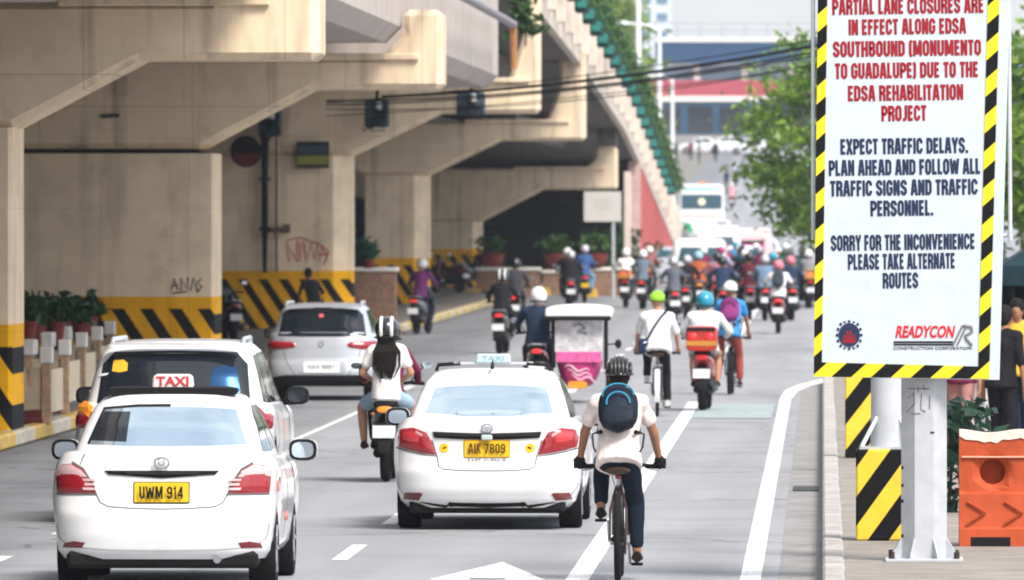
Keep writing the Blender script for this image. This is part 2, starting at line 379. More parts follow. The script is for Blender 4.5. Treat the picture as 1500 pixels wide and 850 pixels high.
o_nz = _n.new('ShaderNodeTexNoise'); o_nz.inputs['Scale'].default_value = 1.1; o_nz.inputs['Detail'].default_value = 3; _l.new(tc.outputs['Object'], o_nz.inputs['Vector'])
o_mr = _n.new('ShaderNodeMapRange'); o_mr.inputs[1].default_value = .66; o_mr.inputs[2].default_value = .76; o_mr.inputs[3].default_value = 0; o_mr.inputs[4].default_value = .5; _l.new(o_nz.outputs[0], o_mr.inputs[0])
dark = _M('ADD', dark, o_mr.outputs[0])
# the road colour darkens towards its left edge
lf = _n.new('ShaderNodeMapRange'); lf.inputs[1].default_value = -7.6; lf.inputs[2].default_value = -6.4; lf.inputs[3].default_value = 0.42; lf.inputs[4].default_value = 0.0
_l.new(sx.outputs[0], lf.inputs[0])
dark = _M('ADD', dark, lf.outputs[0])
mx = _n.new('ShaderNodeMix'); mx.data_type = 'RGBA'; _l.new(dark, mx.inputs[0]); mx.inputs[6].default_value = (0.30, 0.305, 0.32, 1); mx.inputs[7].default_value = (0.075, 0.08, 0.09, 1)
_l.new(mx.outputs[2], _n[road_m['scale_node']].inputs[0])
struct(strip('road', [-9.7, -8, -6, -4, -2, 0.05], [y for y in YS if y <= 180], 0.0, road_m))
struct(strip('road', [-9.7, -6, -3, 0.05, 2.2, 14], [180] + [y for y in YS if y > 180], 0.0, road_m))
PAINT = mat('worn_white_road_paint', (0.74, 0.74, 0.73), 0.7, var=0.22, vscale=7, stretch=(1, 0.25, 1))
pn = PAINT.node_tree.nodes; pl_ = PAINT.node_tree.links
p_tc = pn.new('ShaderNodeTexCoord'); p_mp = pn.new('ShaderNodeMapping'); p_mp.inputs['Scale'].default_value = (6, 1.2, 1); pl_.new(p_tc.outputs['Object'], p_mp.inputs['Vector'])
p_nz = pn.new('ShaderNodeTexNoise'); p_nz.inputs['Scale'].default_value = 1.5; p_nz.inputs['Detail'].default_value = 8; p_nz.inputs['Roughness'].default_value = .75; pl_.new(p_mp.outputs[0], p_nz.inputs['Vector'])
p_mr = pn.new('ShaderNodeMapRange'); p_mr.inputs[1].default_value = .54; p_mr.inputs[2].default_value = .66; p_mr.inputs[3].default_value = 0; p_mr.inputs[4].default_value = .8; pl_.new(p_nz.outputs[0], p_mr.inputs[0])
p_mx = pn.new('ShaderNodeMix'); p_mx.data_type = 'RGBA'; p_mx.inputs[6].default_value = (.76, .76, .75, 1); p_mx.inputs[7].default_value = (.30, .30, .31, 1); pl_.new(p_mr.outputs[0], p_mx.inputs[0]); pl_.new(p_mx.outputs[2], pn[PAINT['scale_node']].inputs[0])
def line(x, w, y0, y1, name='lane_line'):
    ys = [y0 + (y1 - y0) * i / 12 for i in range(13)]
    struct(strip(name, [x - w / 2, x + w / 2], ys, 0.004, PAINT))
line(-1.9, 0.18, 40, 152, 'cycle_lane_line'); line(-1.9, 0.15, 205, 330, 'cycle_lane_line')
line(-0.56, 0.16, 40, 156, 'edge_line')
pts = [(-0.56, 156), (-0.5, 162), (-0.3, 167), (0.05, 172), (0.6, 176), (1.4, 179)]
mb = MB()
for (xa, ya), (xb, yb) in zip(pts, pts[1:]): mb.add([(xa - .08, ya, .0045), (xa + .10, ya - .8, .0045), (xb + .10, yb - 1.2, .0045), (xb - .08, yb, .0045)], [(0, 1, 2, 3)])
struct(mb.build('edge_line', PAINT))
line(-6.55, 0.08, 126, 152)
for i in range(10): line(-6.75 + .012 * i, 0.13, 84.5 + 9 * i - 3.4, 84.5 + 9 * i) if i not in (4, 5, 6, 7) else None
for i in range(16): line(-3.95, 0.13, 83.6 + 9.5 * i, 87.4 + 9.5 * i)
arrow = MB()
for poly in ([(-2.74, 70), (-2.46, 70), (-2.46, 79.5), (-2.74, 79.5)], [(-3.05, 79.2), (-2.15, 79.2), (-2.6, 83.2)]):
    arrow.add([(x, y, 0.0045) for x, y in poly], [tuple(range(len(poly)))])
struct(arrow.build('road_arrow', PAINT))
green = mat('faded_green_road_paint', (0.30, 0.36, 0.36), 0.8, var=0.25, vscale=4)
struct(strip('cycle_box', [-1.78, -0.7], [140, 150], 0.0085, green))
# raised island under the flyover, with its painted kerb
island_m = mat('island_paving', (0.19, 0.17, 0.15), 0.9, var=0.25, vscale=1.2, bump=0.3, bscale=25)
mb = MB(); mb.box((-60, 20, 0.0), (-9.92, 420, 0.17)); struct(mb.build('island', island_m, smooth=False))
kerb_y = stripes('yellow_and_white_kerb_paint', (0.52, 0.47, 0.38), (0.58, 0.40, 0.10), 0, 0, 6.0, ay=1.0, wear=0.35)
mb = MB(); mb.box((-9.92, 20, 0), (-9.70, 420, 0.19)); struct(mb.build('island_kerb', kerb_y, smooth=False, bevel=0.03))
# pavement on the near right
pave = mat('pale_concrete_pavement', (0.26, 0.235, 0.21), 0.9, var=0.2, vscale=2.0, bump=0.4, bscale=30)
mb = MB(); mb.prism([(0.17, 20), (40, 20), (40, 420), (3.4, 420), (3.2, 210), (2.2, 182), (0.9, 176), (0.17, 168)], 'z', 0.0, 0.15)
struct(mb.build('pavement', pave, smooth=False))
kerb_g = mat('chipped_grey_kerb', (0.38, 0.36, 0.345), 0.9, var=0.25, vscale=3, bump=0.6, bscale=18)
mb = MB()
yy = 20.0
while yy < 168: mb.box((0.0, yy, 0), (0.17, yy + 0.98, 0.165 + random.uniform(-.006, .006))); yy += 1.0
struct(mb.build('kerb', kerb_g, smooth=False, bevel=0.02))
gut = mat('gutter_concrete', (0.26, 0.255, 0.25), 0.9, var=0.25, vscale=2, bump=0.4)
struct(strip('gutter', [-0.34, 0.0], [40, 80, 120, 168], 0.004, gut))
mb = MB()
for yq in (104,): mb.box((-0.3, yq, 0.008), (-0.04, yq + 1.6, 0.016))
struct(mb.build('drain_grate', mat('dark_iron_grate', (0.05, 0.05, 0.05), 0.7), smooth=False))

# ------------------------------------------------------------------ flyover piers
def pier(label, s, base_label=None, xl=0, xr=0, zh=0, xk=0, zb=0, xe=0, ztop=0, zt=0, bw=0, jacket=None, left=True, thick=1.9, chamfer=0.25, seed=0, grey=None):
    d = FPX / s
    X = lambda px: PD(px, 305, d).x
    Z = lambda py: CH - (py - HOR) / s
    Y = PD((xl + xr) / 2, 305, d).y
    cx = X(xr)
    t = thing('flyover_pier', label, 'bridge pier', (cx, Y, 0.17))
    z0 = 0.17
    x0 = X(xl) - cx
    hc = (Z(jacket) if jacket else Z(zh)) - z0
    ym = stripes('hazard_painted_column_%d' % seed, YEL, (0.010, 0.010, 0.011), 1.0, 0.66, 0.46, duty=0.46, zplain=1.03 + (0.08 if seed != 1 else 0), zmax=1.30, base=CONC, rough=0.8)
    board_marks(ym, 1.4, 1.5, .18)
    col = MB(); off = -0.12 if jacket else 0.0
    c = chamfer; y0, y1 = off, thick
    plan = [(x0, y0), (-c, y0), (0, y0 + c), (0, y1 - c), (-c, y1), (x0, y1)]
    n = 6
    zs = [0, 0.6, 1.25, hc * .6, hc]
    col.rings([[(p[0], p[1], z) for p in plan] for z in zs])
    col.build('column', ym, t, smooth=False)
    bm_ = MB()
    zhh, zbb, ztt, zee = Z(zh) - z0, Z(zb) - z0, Z(ztop) - z0, Z(zt) - z0
    xkk, xee, b = X(xk) - cx, X(xe) - cx, bw / s
    hj = hc + 0.05 if jacket else zhh
    xr2 = (X(jacket_x) - cx) if (jacket_x := (xr - 22 if jacket else None)) else 0.0
    poly = [(xr2, zhh), (xkk, zbb), (xee, zbb), (xee, zee), (xee - b, zee), (xee - b, ztt + .5 * (zee - ztt)), (xee - b - .35, ztt)]
    w = x0 if left else x0
    poly += [(x0 - 6.5, ztt), (x0 - 6.5, zbb), (x0 - 3.4, zbb), (x0, zhh)]
    bm_.prism(poly, 'y', 0.02, thick - .02)
    beam = bm_.build('crosshead', CONCRETE, t, smooth=False, bevel=0.09)
    led = MB(); led.box((xkk - 1.0, -0.06, ztt - .05), (xee - b * .6, 0.018, ztt + .06)); led.build('ledge', CONCRETE, t, smooth=False, bevel=0.02)
    if grey:
        g = MB(); g.box((xee - b * .95, 0.1, zee + .004), (xee - .02, thick - .2, Z(grey) - z0)); g.build('stained_stub', CONCD, t, smooth=False, bevel=.03)
    return t, d
p1, d1 = pier('nearest flyover pier, at the left edge, its long beam overhead', 121, xl=-160, xr=18, zh=187, xk=205, zb=88, xe=467, ztop=3, zt=-90, bw=118, seed=1, chamfer=.05)
p2, d2 = pier('flyover pier with a wide pale concrete jacket and ANAS style scrawl, behind the potted plants', 92, xl=30, xr=315, zh=218, xk=458, zb=131, xe=648, ztop=84, zt=15, bw=56, jacket=225, seed=2, chamfer=.05)
p3, d3 = pier('flyover pier with red graffiti and a black drain pipe down its face', 65, xl=318, xr=515, zh=228, xk=645, zb=166, xe=790, ztop=118, zt=-20, bw=22, seed=3, chamfer=.42)
p4, d4 = pier('slender flyover pier behind the small brick planters, scooter parked at its foot', 52, xl=535, xr=628, zh=257, xk=733, zb=206, xe=857, ztop=178, zt=72, bw=37, seed=4, chamfer=.42)
p5, d5 = pier('farthest and lowest flyover pier, beside the red bowl planters and the white sign', 42.5, xl=630, xr=705, zh=325, xk=795, zb=278, xe=904, ztop=247, zt=215, bw=31, seed=5, chamfer=.3, grey=160)
p2['label'] = 'flyover pier with a wide pale concrete jacket and a small black scrawl, behind potted plants'
# writing on the piers
def scrawl(name, parent, s, d, strokes, w, m, yoff):
    mb = MB(); ox = parent.location
    for st in strokes:
        pts = [PD(x, y, d) for x, y in st]
        pts = [Vector((p.x - ox.x, yoff, p.z - ox.z)) for p in pts]
        if len(pts) > 1: mb.tube(pts, w, 5)
    return mb.build(name, m, parent)
scrawl('scrawl', p2, 92, d2, [[(252,425),(256,408),(262,425)],[(254,418),(261,418)],[(266,426),(266,408),(276,424),(276,406)],[(280,426),(285,406),(290,426)],[(297,408),(290,414),(297,420),(290,428)],[(252,430),(275,427)]], .011, mat('black_spray_paint', (.07,.06,.06), .8), -.125)
scrawl('graffiti', p3, 65, d3, [[(424,384),(420,356),(436,384),(436,352)],[(440,384),(440,356)],[(444,354),(450,382),(456,356),(462,382),(466,358)],[(468,384),(472,360),(480,382)],[(466,374),(480,372)],[(420,352),(440,348),(470,358),(482,370),(474,388)]], .014, mat('red_spray_paint', (.55,.06,.05), .8), -.008)
mb = MB(); mb.tube([PD(148,171,d2) - p2.location + Vector((0,-.02,0)) for _ in (0,)] + [PD(175,169,d2) - p2.location + Vector((0,-.02,0))], .03, 6)
mb.build('rust_stain', mat('dark_stain', (.06,.05,.045), .9), p2)
# fittings on the red graffiti pier, each thing lifted off on its own
def wire_thing(name, label, cat, parts):
    t = thing(name, label, cat, parts[0][1][0]); o = t.location.copy()
    for pn, pts, r, m in parts:
        q = MB(); q.tube([Vector(p) - o for p in pts], r, 8); q.build(pn, m, t)
    return t
D3 = d3 - .25
mb = MB(); mb.tube([PD(388, y, D3) for y in (150, 200, 260, 320, 400)], [.10,.09,.075,.08,.05], 10)
for y in (200, 262, 335): mb.cbox(PD(388, y, D3), (.26, .12, .06))
tag(mb.build('drain_pipe', BLACK), 'black drain pipe running down the face of the graffiti pier', 'pipe')
mb = MB(); mb.tube([PD(405, y, D3 + .12) for y in (165, 240, 330, 398)], .028, 6); mb.tube([PD(x, 337, D3 + .1) for x in (384, 402, 425)], .05, 6); mb.cbox(PD(420, 335, D3 + .1), (.16,.1,.2))
tag(mb.build('cable_conduit', mat('brown_conduit', (.13,.09,.07), .7)), 'thin brown conduit beside the black drain pipe', 'conduit')
t = thing('round_traffic_sign', 'round dark sign with a maroon lower half, seen from its shaded back under the beam', 'sign', PD(360, 222, D3 - .6))
mb = MB(); mb.lathe([(0.02, -.02), (.34, -.02), (.36, 0), (.34, .02), (.02, .02)], axis='y', n=32); mb.build('disc', BLACK, t)
mb = MB(); mb.prism([(.33*math.cos(R(a)), .33*math.sin(R(a))) for a in range(190, 351, 10)], 'y', -.032, -.022); mb.build('lower_band', mat('maroon_paint', (.13,.02,.025), .6), t)
mb = MB(); mb.tube([(0.1,.02,0),(.4,.1,.02)], .03); mb.build('bracket', BLACK, t)
t = thing('hanging_sign', 'dark framed sign with a yellow-green lower strip mounted on the graffiti pier', 'sign', PD(458, 227, D3))
mb = MB(); mb.cbox((0,0,0), (.74,.06,.60)); mb.build('board', mat('dark_board', (.03,.03,.03), .6), t, smooth=False, bevel=.01)
mb = MB(); mb.cbox((0,-.035,-.12), (.7,.012,.2)); mb.build('strip', mat('yellow_green_strip', (.28,.28,.06), .6), t, smooth=False)
mb = MB(); mb.cbox((0,-.035,.12), (.66,.012,.18)); mb.build('lettering_panel', mat('dim_blue_panel', (.05,.09,.12), .6), t, smooth=False)
for px, py, w, h, lab in ((552, 166, .54, .64, 'blue-grey junction box with tangled wires under the second beam'), (395, 180, .5, .62, 'dark junction box at the top of the black drain pipe'), (690, 152, .64, .5, 'transformer box hanging behind the wires past the second beam')):
    t = thing('junction_box', lab, 'junction box', PD(px, py, D3 - .5), group='junction boxes under the beams')
    mb = MB(); mb.cbox((0,0,0), (w,.4,h)); mb.build('casing', mat('dark_blue_grey_casing', (.045,.075,.10), .6, var=.4), t, smooth=False, bevel=.03)
    mb = MB()
    for k in range(9):
        a = Vector((random.uniform(-.5,.5)*w, -.24, random.uniform(-.4,.5)*h)); q = Vector((random.uniform(-.6,.6)*w, -.3, random.uniform(-.8,.4)*h))
        mb.tube([a, (a+q)/2 + Vector((random.uniform(-.2,.2), -.08, -.15)), q], .016, 5)
    mb.build('wires', BLACK, t)
    mb = MB(); mb.lathe([(.02,-.09),(.07,-.08),(.08,0),(.05,.09),(.01,.1)], (0.1*w,-.26,.25*h), n=10); mb.build('insulator', mat('pale_porcelain', (.6,.62,.65), .3), t)
    mb = MB(); mb.tube([(0,0,h*.4),(0,.3,h*.9)], .04); mb.build('bracket', BLACK, t)

# ------------------------------------------------------------------ deck of the flyover
XF = -6.8
prof = [(40, 7.6), (246, 7.6), (288, 6.95), (353, 5.55), (382, 4.53), (463, 1.49), (500, .35)]
def zf(y):
    for (a, za), (b, zb_) in zip(prof, prof[1:]):
        if a <= y <= b: return za + (zb_ - za) * (y - a) / (b - a)
    return prof[-1][1]
deck = thing('flyover_deck', 'concrete flyover deck sloping down to the road, with balusters along its edge', 'flyover', (XF, 246, 0))
ys = [40, 120, 200] + list(range(246, 500, 9)) + [500]
def sweep(name, sec, m, parent=None, ys_=ys):
    mb = MB(); mb.rings([[(p[0], y - 246, zf(y) + p[1]) for p in sec] for y in ys_]); return mb.build(name, m, parent or deck, smooth=False)
EDGE = mat('pale_parapet_concrete', (0.66, 0.58, 0.50), .85, var=.15, vscale=1.5, streak=.35, bump=.2, bscale=14)
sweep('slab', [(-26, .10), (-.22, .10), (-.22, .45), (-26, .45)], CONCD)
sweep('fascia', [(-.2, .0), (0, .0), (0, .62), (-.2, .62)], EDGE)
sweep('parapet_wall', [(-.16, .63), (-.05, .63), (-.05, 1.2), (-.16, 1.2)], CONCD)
sweep('handrail', [(-.16, 1.52), (-.02, 1.52), (-.02, 1.66), (-.16, 1.66)], EDGE)
mb = MB()
for k, y in enumerate(range(191, 486, 9)):
    mb2 = MB(); mb2.box((-.22, y - 246 - .35, zf(y) + .3), (.20, y - 246 + .35, zf(y) + 1.72)); mb2.build('baluster', EDGE, deck, smooth=False, bevel=.03)
# girders spanning between the piers
def girder(x0, x1, y0, y1, z0, z1, name='girder', m=GIRDER):
    mb = MB(); w = x1 - x0
    mb.rings([[(x0 - XF + .25, y - 246, z0), (x1 - XF - .25, y - 246, z0), (x1 - XF, y - 246, z0 + .25), (x1 - XF, y - 246, z1), (x0 - XF, y - 246, z1), (x0 - XF, y - 246, z0 + .25)] for y in (y0, y1)])
    mb.build(name, m, deck, smooth=False)
girder(-9.2, -6.72, 60, d2 + .4, 5.52, 7.7); girder(-13.6, -10.4, 60, d2 + .4, 5.52, 7.7)
girder(-8.6, -6.75, d2 + 2.2, 213, 5.38, 7.7); girder(-13.4, -10.0, d2 + 2, d3 + .3, 5.7, 7.7)
for ya, yb, zz in ((d3 + 1.9, d4 + .1, 5.55), (d4 + 1.9, d5 + .1, 4.95)):
    for xa in (-9.2, -11.6, -14.4): girder(xa - .5, xa + .5, ya, yb, zz, zz + 1.5 if yb < 300 else zz + .6, m=CONCD)
wall_m = mat('salmon_red_wall_paint', (0.50, 0.11, 0.10), .85, var=.15, vscale=.8, streak=.25)
t = thing('ramp_wall', 'salmon red retaining wall closing the foot of the flyover ramp', 'wall', (XF, 382, 0))
mb = MB(); n = []
ysw = [380, 400, 420, 440, 463, 485, 497]
mb.rings([[(-.14, y - 382, -.2), (-.03, y - 382, -.2), (-.03, y - 382, zf(y) + .04), (-.14, y - 382, zf(y) + .04)] for y in ysw]); mb.build('panel', wall_m, t, smooth=False)
mb = MB(); mb.box((-.4, -2.6, 0), (.05, -2.05, zf(380) + .02)); mb.build('pilaster', mat('pale_pink_plaster', (.6,.42,.38), .85, var=.15), t, smooth=False)
# planter boxes along the parapet
planter = mat('dark_green_planter_box', (.012, .06, .055), .6, var=.2)
LEAF = {}
def leafmat(name, c1, c2):
    if name in LEAF: return LEAF[name]
    m = bpy.data.materials.new(name); m.use_nodes = True; n = m.node_tree.nodes; l = m.node_tree.links; b = n['Principled BSDF']
    oi = n.new('ShaderNodeNewGeometry'); mr = n.new('ShaderNodeMix'); mr.data_type = 'RGBA'
    mr.inputs[6].default_value = (*c1, 1); mr.inputs[7].default_value = (*c2, 1)
    l.new(oi.outputs['Random Per Island'], mr.inputs[0]); l.new(mr.outputs[2], b.inputs['Base Color'])
    b.inputs['Roughness'].default_value = .5
    tr = n.new('ShaderNodeBsdfTranslucent'); l.new(mr.outputs[2], tr.inputs['Color']); ms = n.new('ShaderNodeMixShader'); ms.inputs[0].default_value = .35
    l.new(b.outputs[0], ms.inputs[1]); l.new(tr.outputs[0], ms.inputs[2]); l.new(ms.outputs[0], n['Material Output'].inputs['Surface'])
    LEAF[name] = m; return m
def leaves(mb, centres, size, per, spread, flat=.5):
    for c in centres:
        for _ in range(per):
            p = Vector(c) + Vector((random.gauss(0, 1), random.gauss(0, 1), random.gauss(0, .5))) * spread
            s_ = size * random.uniform(.6, 1.3)
            nrm = Vector((random.gauss(0, 1), random.gauss(0, 1), random.gauss(0, 1) + flat * 2)).normalized()
            a = nrm.orthogonal().normalized(); a.rotate(Matrix.Rotation(random.uniform(0, 6.28), 3, nrm)); b = nrm.cross(a)
            mb.add([p - a * s_, p + b * s_ * .42 - a * s_ * .2, p + a * s_, p - b * s_ * .42 - a * s_ * .1], [(0, 1, 2, 3)])
SHRUB = leafmat('shrub_leaves', (.02, .07, .015), (.07, .17, .03))
box0 = None
for k, y in enumerate(range(196, 440, 9)):
    z = zf(y) + 1.05
    if box0 is None:
        box0 = thing('planter_box', 'dark green planter box hung on the flyover parapet', 'planter', (XF + .3, y, z), group='green planter boxes along the flyover parapet')
        mb = MB(); mb.rings([[(-.2, -1.3, 0), (.16, -1.3, 0), (.16, 1.3, 0), (-.2, 1.3, 0)], [(-.22, -1.4, .46), (.24, -1.4, .46), (.24, 1.4, .46), (-.22, 1.4, .46)]]); mb.build('trough', planter, box0, smooth=False, bevel=.03)
        mb = MB(); mb.box((-.13, -1.425, .10), (.15, -1.36, .38)); mb.build('front_panel', mat('lighter_teal_panel', (.03,.20,.17), .5), box0, smooth=False, bevel=.02)
        mb = MB(); leaves(mb, [(random.uniform(-.2,.34), random.uniform(-1.5,1.7), random.uniform(.2,.95)) for _ in range(34)], .12, 9, .13); mb.build('foliage', SHRUB, box0)
        b = box0
    else: b = copy_tree(box0)
    b.location = (XF + .3, y, z)
# pipe and post at the end of the near span
t = thing('drain_pipe', 'grey pipe sloping along the edge of the near flyover span', 'pipe', PD(752, 36, 209))
o = t.location
mb = MB(); mb.tube([PD(600, -45, 150) - o, PD(690, 1, 183) - o, (0,0,0)], .085, 10); mb.build('run', mat('dull_grey_pipe', (.28,.27,.29), .6), t)
mb = MB(); mb.tube([(0,0,0), (0.01,.1,-.9)], .075, 10); mb.build('downpipe', mat('rusty_orange_pipe', (.42,.20,.09), .8, var=.3), t)
t = thing('hanging_plant', 'leafy plant sprouting from the deck joint above the rusty pipe', 'plant', PD(770, 40, 218))
mb = MB(); leaves(mb, [(random.uniform(-.25,.25), 0, random.uniform(-.15,.7)) for _ in range(22)], .13, 10, .1); mb.build('foliage', SHRUB, t)
mb = MB(); mb.tube([(0,.1,-.4),(0,0,.2),(.1,0,.6)], .02, 5); mb.build('stem', mat('brown_bark', (.12,.08,.05), .9), t)

t = thing('light_blocker_row', 'long dark block added beyond the far side of the flyover to keep light out', 'building', (-27, 40, 0))  # added row that blocks light coming in from the left
q = MB(); q.box((-6, 0, 0), (0, 372, 9)); q.build('wall', mat('dark_blocker_wall', (.06, .055, .05), .9, var=.3, vscale=.3), t, smooth=False)
for k in range(18): q = MB(); q.box((.01, 4 + 20 * k, .1), (.12, 20 + 20 * k, 3.2)); q.build('shutter', mat('dark_blocker_panel', (.04, .045, .05), .6), t, smooth=False)  # dark panels of the added light blocker, not real shutters
# dark shuttered wall under the low end of the ramp
t = thing('underpass_wall', 'dark blue wall closing the space under the low end of the flyover', 'wall', (-12, 412, 0))
mb = MB(); mb.box((-30, 0, 0), (4.9, .4, 3.2)); mb.build('panel', mat('dark_blue_wall', (.06, .15, .21), .8, var=.4, vscale=.6, stretch=(1,1,.3)), t, smooth=False)
mb = MB(); mb.tube([(-30,-.2,1.95),(4.9,-.2,1.95)], .05, 6)
for k in range(8): mb.tube([(-16 + 2.9 * k, -.2, 0), (-16 + 2.9 * k, -.2, 1.95)], .04, 6)
mb.build('rail', mat('pale_rail', (.3,.36,.38), .6), t)
mb = MB(); mb.box((-2.6, -.12, .1), (.2, -.02, 1.7)); mb.build('shutter', mat('beige_shutter', (.24,.22,.18), .8), t, smooth=False)
# ------------------------------------------------------------------ cars
def lerp(tab, t):
    if t <= tab[0][0]: return tab[0][1:]
    for a, b in zip(tab, tab[1:]):
        if t <= b[0]:
            k = (t - a[0]) / (b[0] - a[0]); k = k * k * (3 - 2 * k) * .35 + k * .65
            return tuple(p + (q - p) * k for p, q in zip(a[1:], b[1:]))
    return tab[-1][1:]
def outline(y0, y1, w, Lr, Lf, n, L):
    """closed plan outline: from the rear centre, counter-clockwise"""
    out = []
    NR = 18
    for i in range(-NR, NR + 1):
        a = math.pi / 2 * i / NR; s_, c_ = math.sin(a), math.cos(a)
        out.append((w * math.copysign(abs(s_) ** (2 / n), s_), y0 + Lr * (1 - abs(c_) ** (2 / n))))
    a0, a1 = y0 + Lr, y1 - Lf; m = max(6, int(L / .07))
    out += [(w, a0 + (a1 - a0) * k / m) for k in range(1, m)]
    for i in range(-NR, NR + 1):
        a = math.pi / 2 * i / NR; s_, c_ = math.sin(a), math.cos(a)
        out.append((-w * math.copysign(abs(s_) ** (2 / n), s_), y1 - Lf * (1 - abs(c_) ** (2 / n))))
    out += [(-w, a1 + (a0 - a1) * k / m) for k in range(1, m)]
    return out
def inside(poly, x, y):
    c = False; n = len(poly)
    for i in range(n):
        (x1, y1), (x2, y2) = poly[i], poly[(i + 1) % n]
        if (y1 > y) != (y2 > y) and x < (x2 - x1) * (y - y1) / (y2 - y1) + x1: c = not c
    return c
def patch(name, poly, bvh, axis, m, parent, off=.006, res=.035, bulge=0.0, depth=.012, smooth=True):
    """a panel with this outline laid on the body: poly in (x,z) seen from behind ('y') or (y,z) seen from a side ('+x', '-x') or the front ('-y')"""
    pts = []
    for (a, b), (c, d) in zip(poly, poly[1:] + poly[:1]):
        k = max(1, int(math.hypot(c - a, d - b) / res))
        pts += [(a + (c - a) * i / k, b + (d - b) * i / k) for i in range(k)]
    nb = len(pts); edges = [(i, (i + 1) % nb) for i in range(nb)]
    x0, x1 = min(p[0] for p in pts), max(p[0] for p in pts); z0, z1 = min(p[1] for p in pts), max(p[1] for p in pts)
    gx, gz = int((x1 - x0) / res) + 1, int((z1 - z0) / res) + 1
    for i in range(1, gx):
        for j in range(1, gz):
            p = (x0 + (x1 - x0) * i / gx, z0 + (z1 - z0) * j / gz)
            if inside(pts[:nb], *p) and min((p[0]-q[0])**2 + (p[1]-q[1])**2 for q in pts[:nb]) > (res * .45) ** 2: pts.append(p)
    V, E, F, *_ = delaunay_2d_cdt([Vector(p) for p in pts], edges, [], 1, 1e-5)
    def shoot(p):
        if axis == 'y': o, d = Vector((p[0], -3, p[1])), Vector((0, 1, 0))
        elif axis == '-y': o, d = Vector((p[0], 15, p[1])), Vector((0, -1, 0))
        elif axis == '+x': o, d = Vector((4, p[0], p[1])), Vector((-1, 0, 0))
        else: o, d = Vector((-4, p[0], p[1])), Vector((1, 0, 0))
        h, nn, _, _ = bvh.ray_cast(o, d)
        if h is None:
            h, nn, _, _ = bvh.find_nearest(o + d * 3)
        if nn.dot(d) > 0: nn = -nn
        return h, nn
    fr, bk = [], []
    for p in V:
        h, nn = shoot(p)
        e = 0
        if bulge: e = bulge * min(1, min(math.hypot(p[0]-q[0], p[1]-q[1]) for q in pts[:nb]) / .05) ** .5
        fr.append(h + nn * (off + e)); bk.append(h - nn * depth)
    n = len(fr); mb = MB()
    cnt = {}
    for f in F:
        for i in range(len(f)):
            e = (f[i], f[(i + 1) % len(f)]); k = tuple(sorted(e)); cnt.setdefault(k, []).append(e)
    fs = [tuple(f) for f in F] + [tuple(i + n for i in reversed(f)) for f in F]
    for k, es in cnt.items():
        if len(es) == 1: a, b = es[0]; fs.append((b, a, a + n, b + n))
    mb.add(fr + bk, fs)
    return mb.build(name, m, parent, smooth=smooth)
def mirror(poly): return [(-x, z) for x, z in reversed(poly)]
def stroke(pts, w):                    # a thin band along a line, as a polygon
    L_, R_ = [], []
    for i, p in enumerate(pts):
        a = Vector(pts[max(i-1, 0)]); b = Vector(pts[min(i+1, len(pts)-1)]); t = (b - a).normalized(); nrm = Vector((-t.y, t.x)) * w / 2
        L_.append((p[0] + nrm.x, p[1] + nrm.y)); R_.append((p[0] - nrm.x, p[1] - nrm.y))
    return L_ + R_[::-1]
def rrect(x0, z0, x1, z1, r=.02):
    out = []
    for cx, cz, a0 in ((x1 - r, z0 + r, -90), (x1 - r, z1 - r, 0), (x0 + r, z1 - r, 90), (x0 + r, z0 + r, 180)):
        out += [(cx + r * math.cos(R(a0 + k * 30)), cz + r * math.sin(R(a0 + k * 30))) for k in range(4)]
    return out
def wheel(parent, x, y, r, w, rim=STEEL):
    s = 1 if x > 0 else -1
    wo = bpy.data.objects.new('wheel', None)
    q = MB(); q.lathe([(r*.30, -w*.3), (r*.62, -w*.34), (r*.66, -w*.45), (r*.66, w*.45), (r*.62, w*.34), (r*.30, w*.3)], axis='x', n=28)
    for k in range(5):
        a = 2*math.pi*k/5; q.tube([(s*w*.36, math.cos(a)*r*.1, math.sin(a)*r*.1), (s*w*.38, math.cos(a)*r*.62, math.sin(a)*r*.62)], .03, 6)
    o = q.build('wheel', rim, parent); o.location = (x, y, r)
    q = MB(); q.lathe([(r*.64, -w*.42), (r*.80, -w*.5), (r*.95, -w*.48), (r*.995, -w*.36), (r, -w*.1), (r, w*.1), (r*.995, w*.36), (r*.95, w*.48), (r*.80, w*.5), (r*.64, w*.42)], axis='x', n=36)
    q.build('tyre', RUBBER, o)
    return o
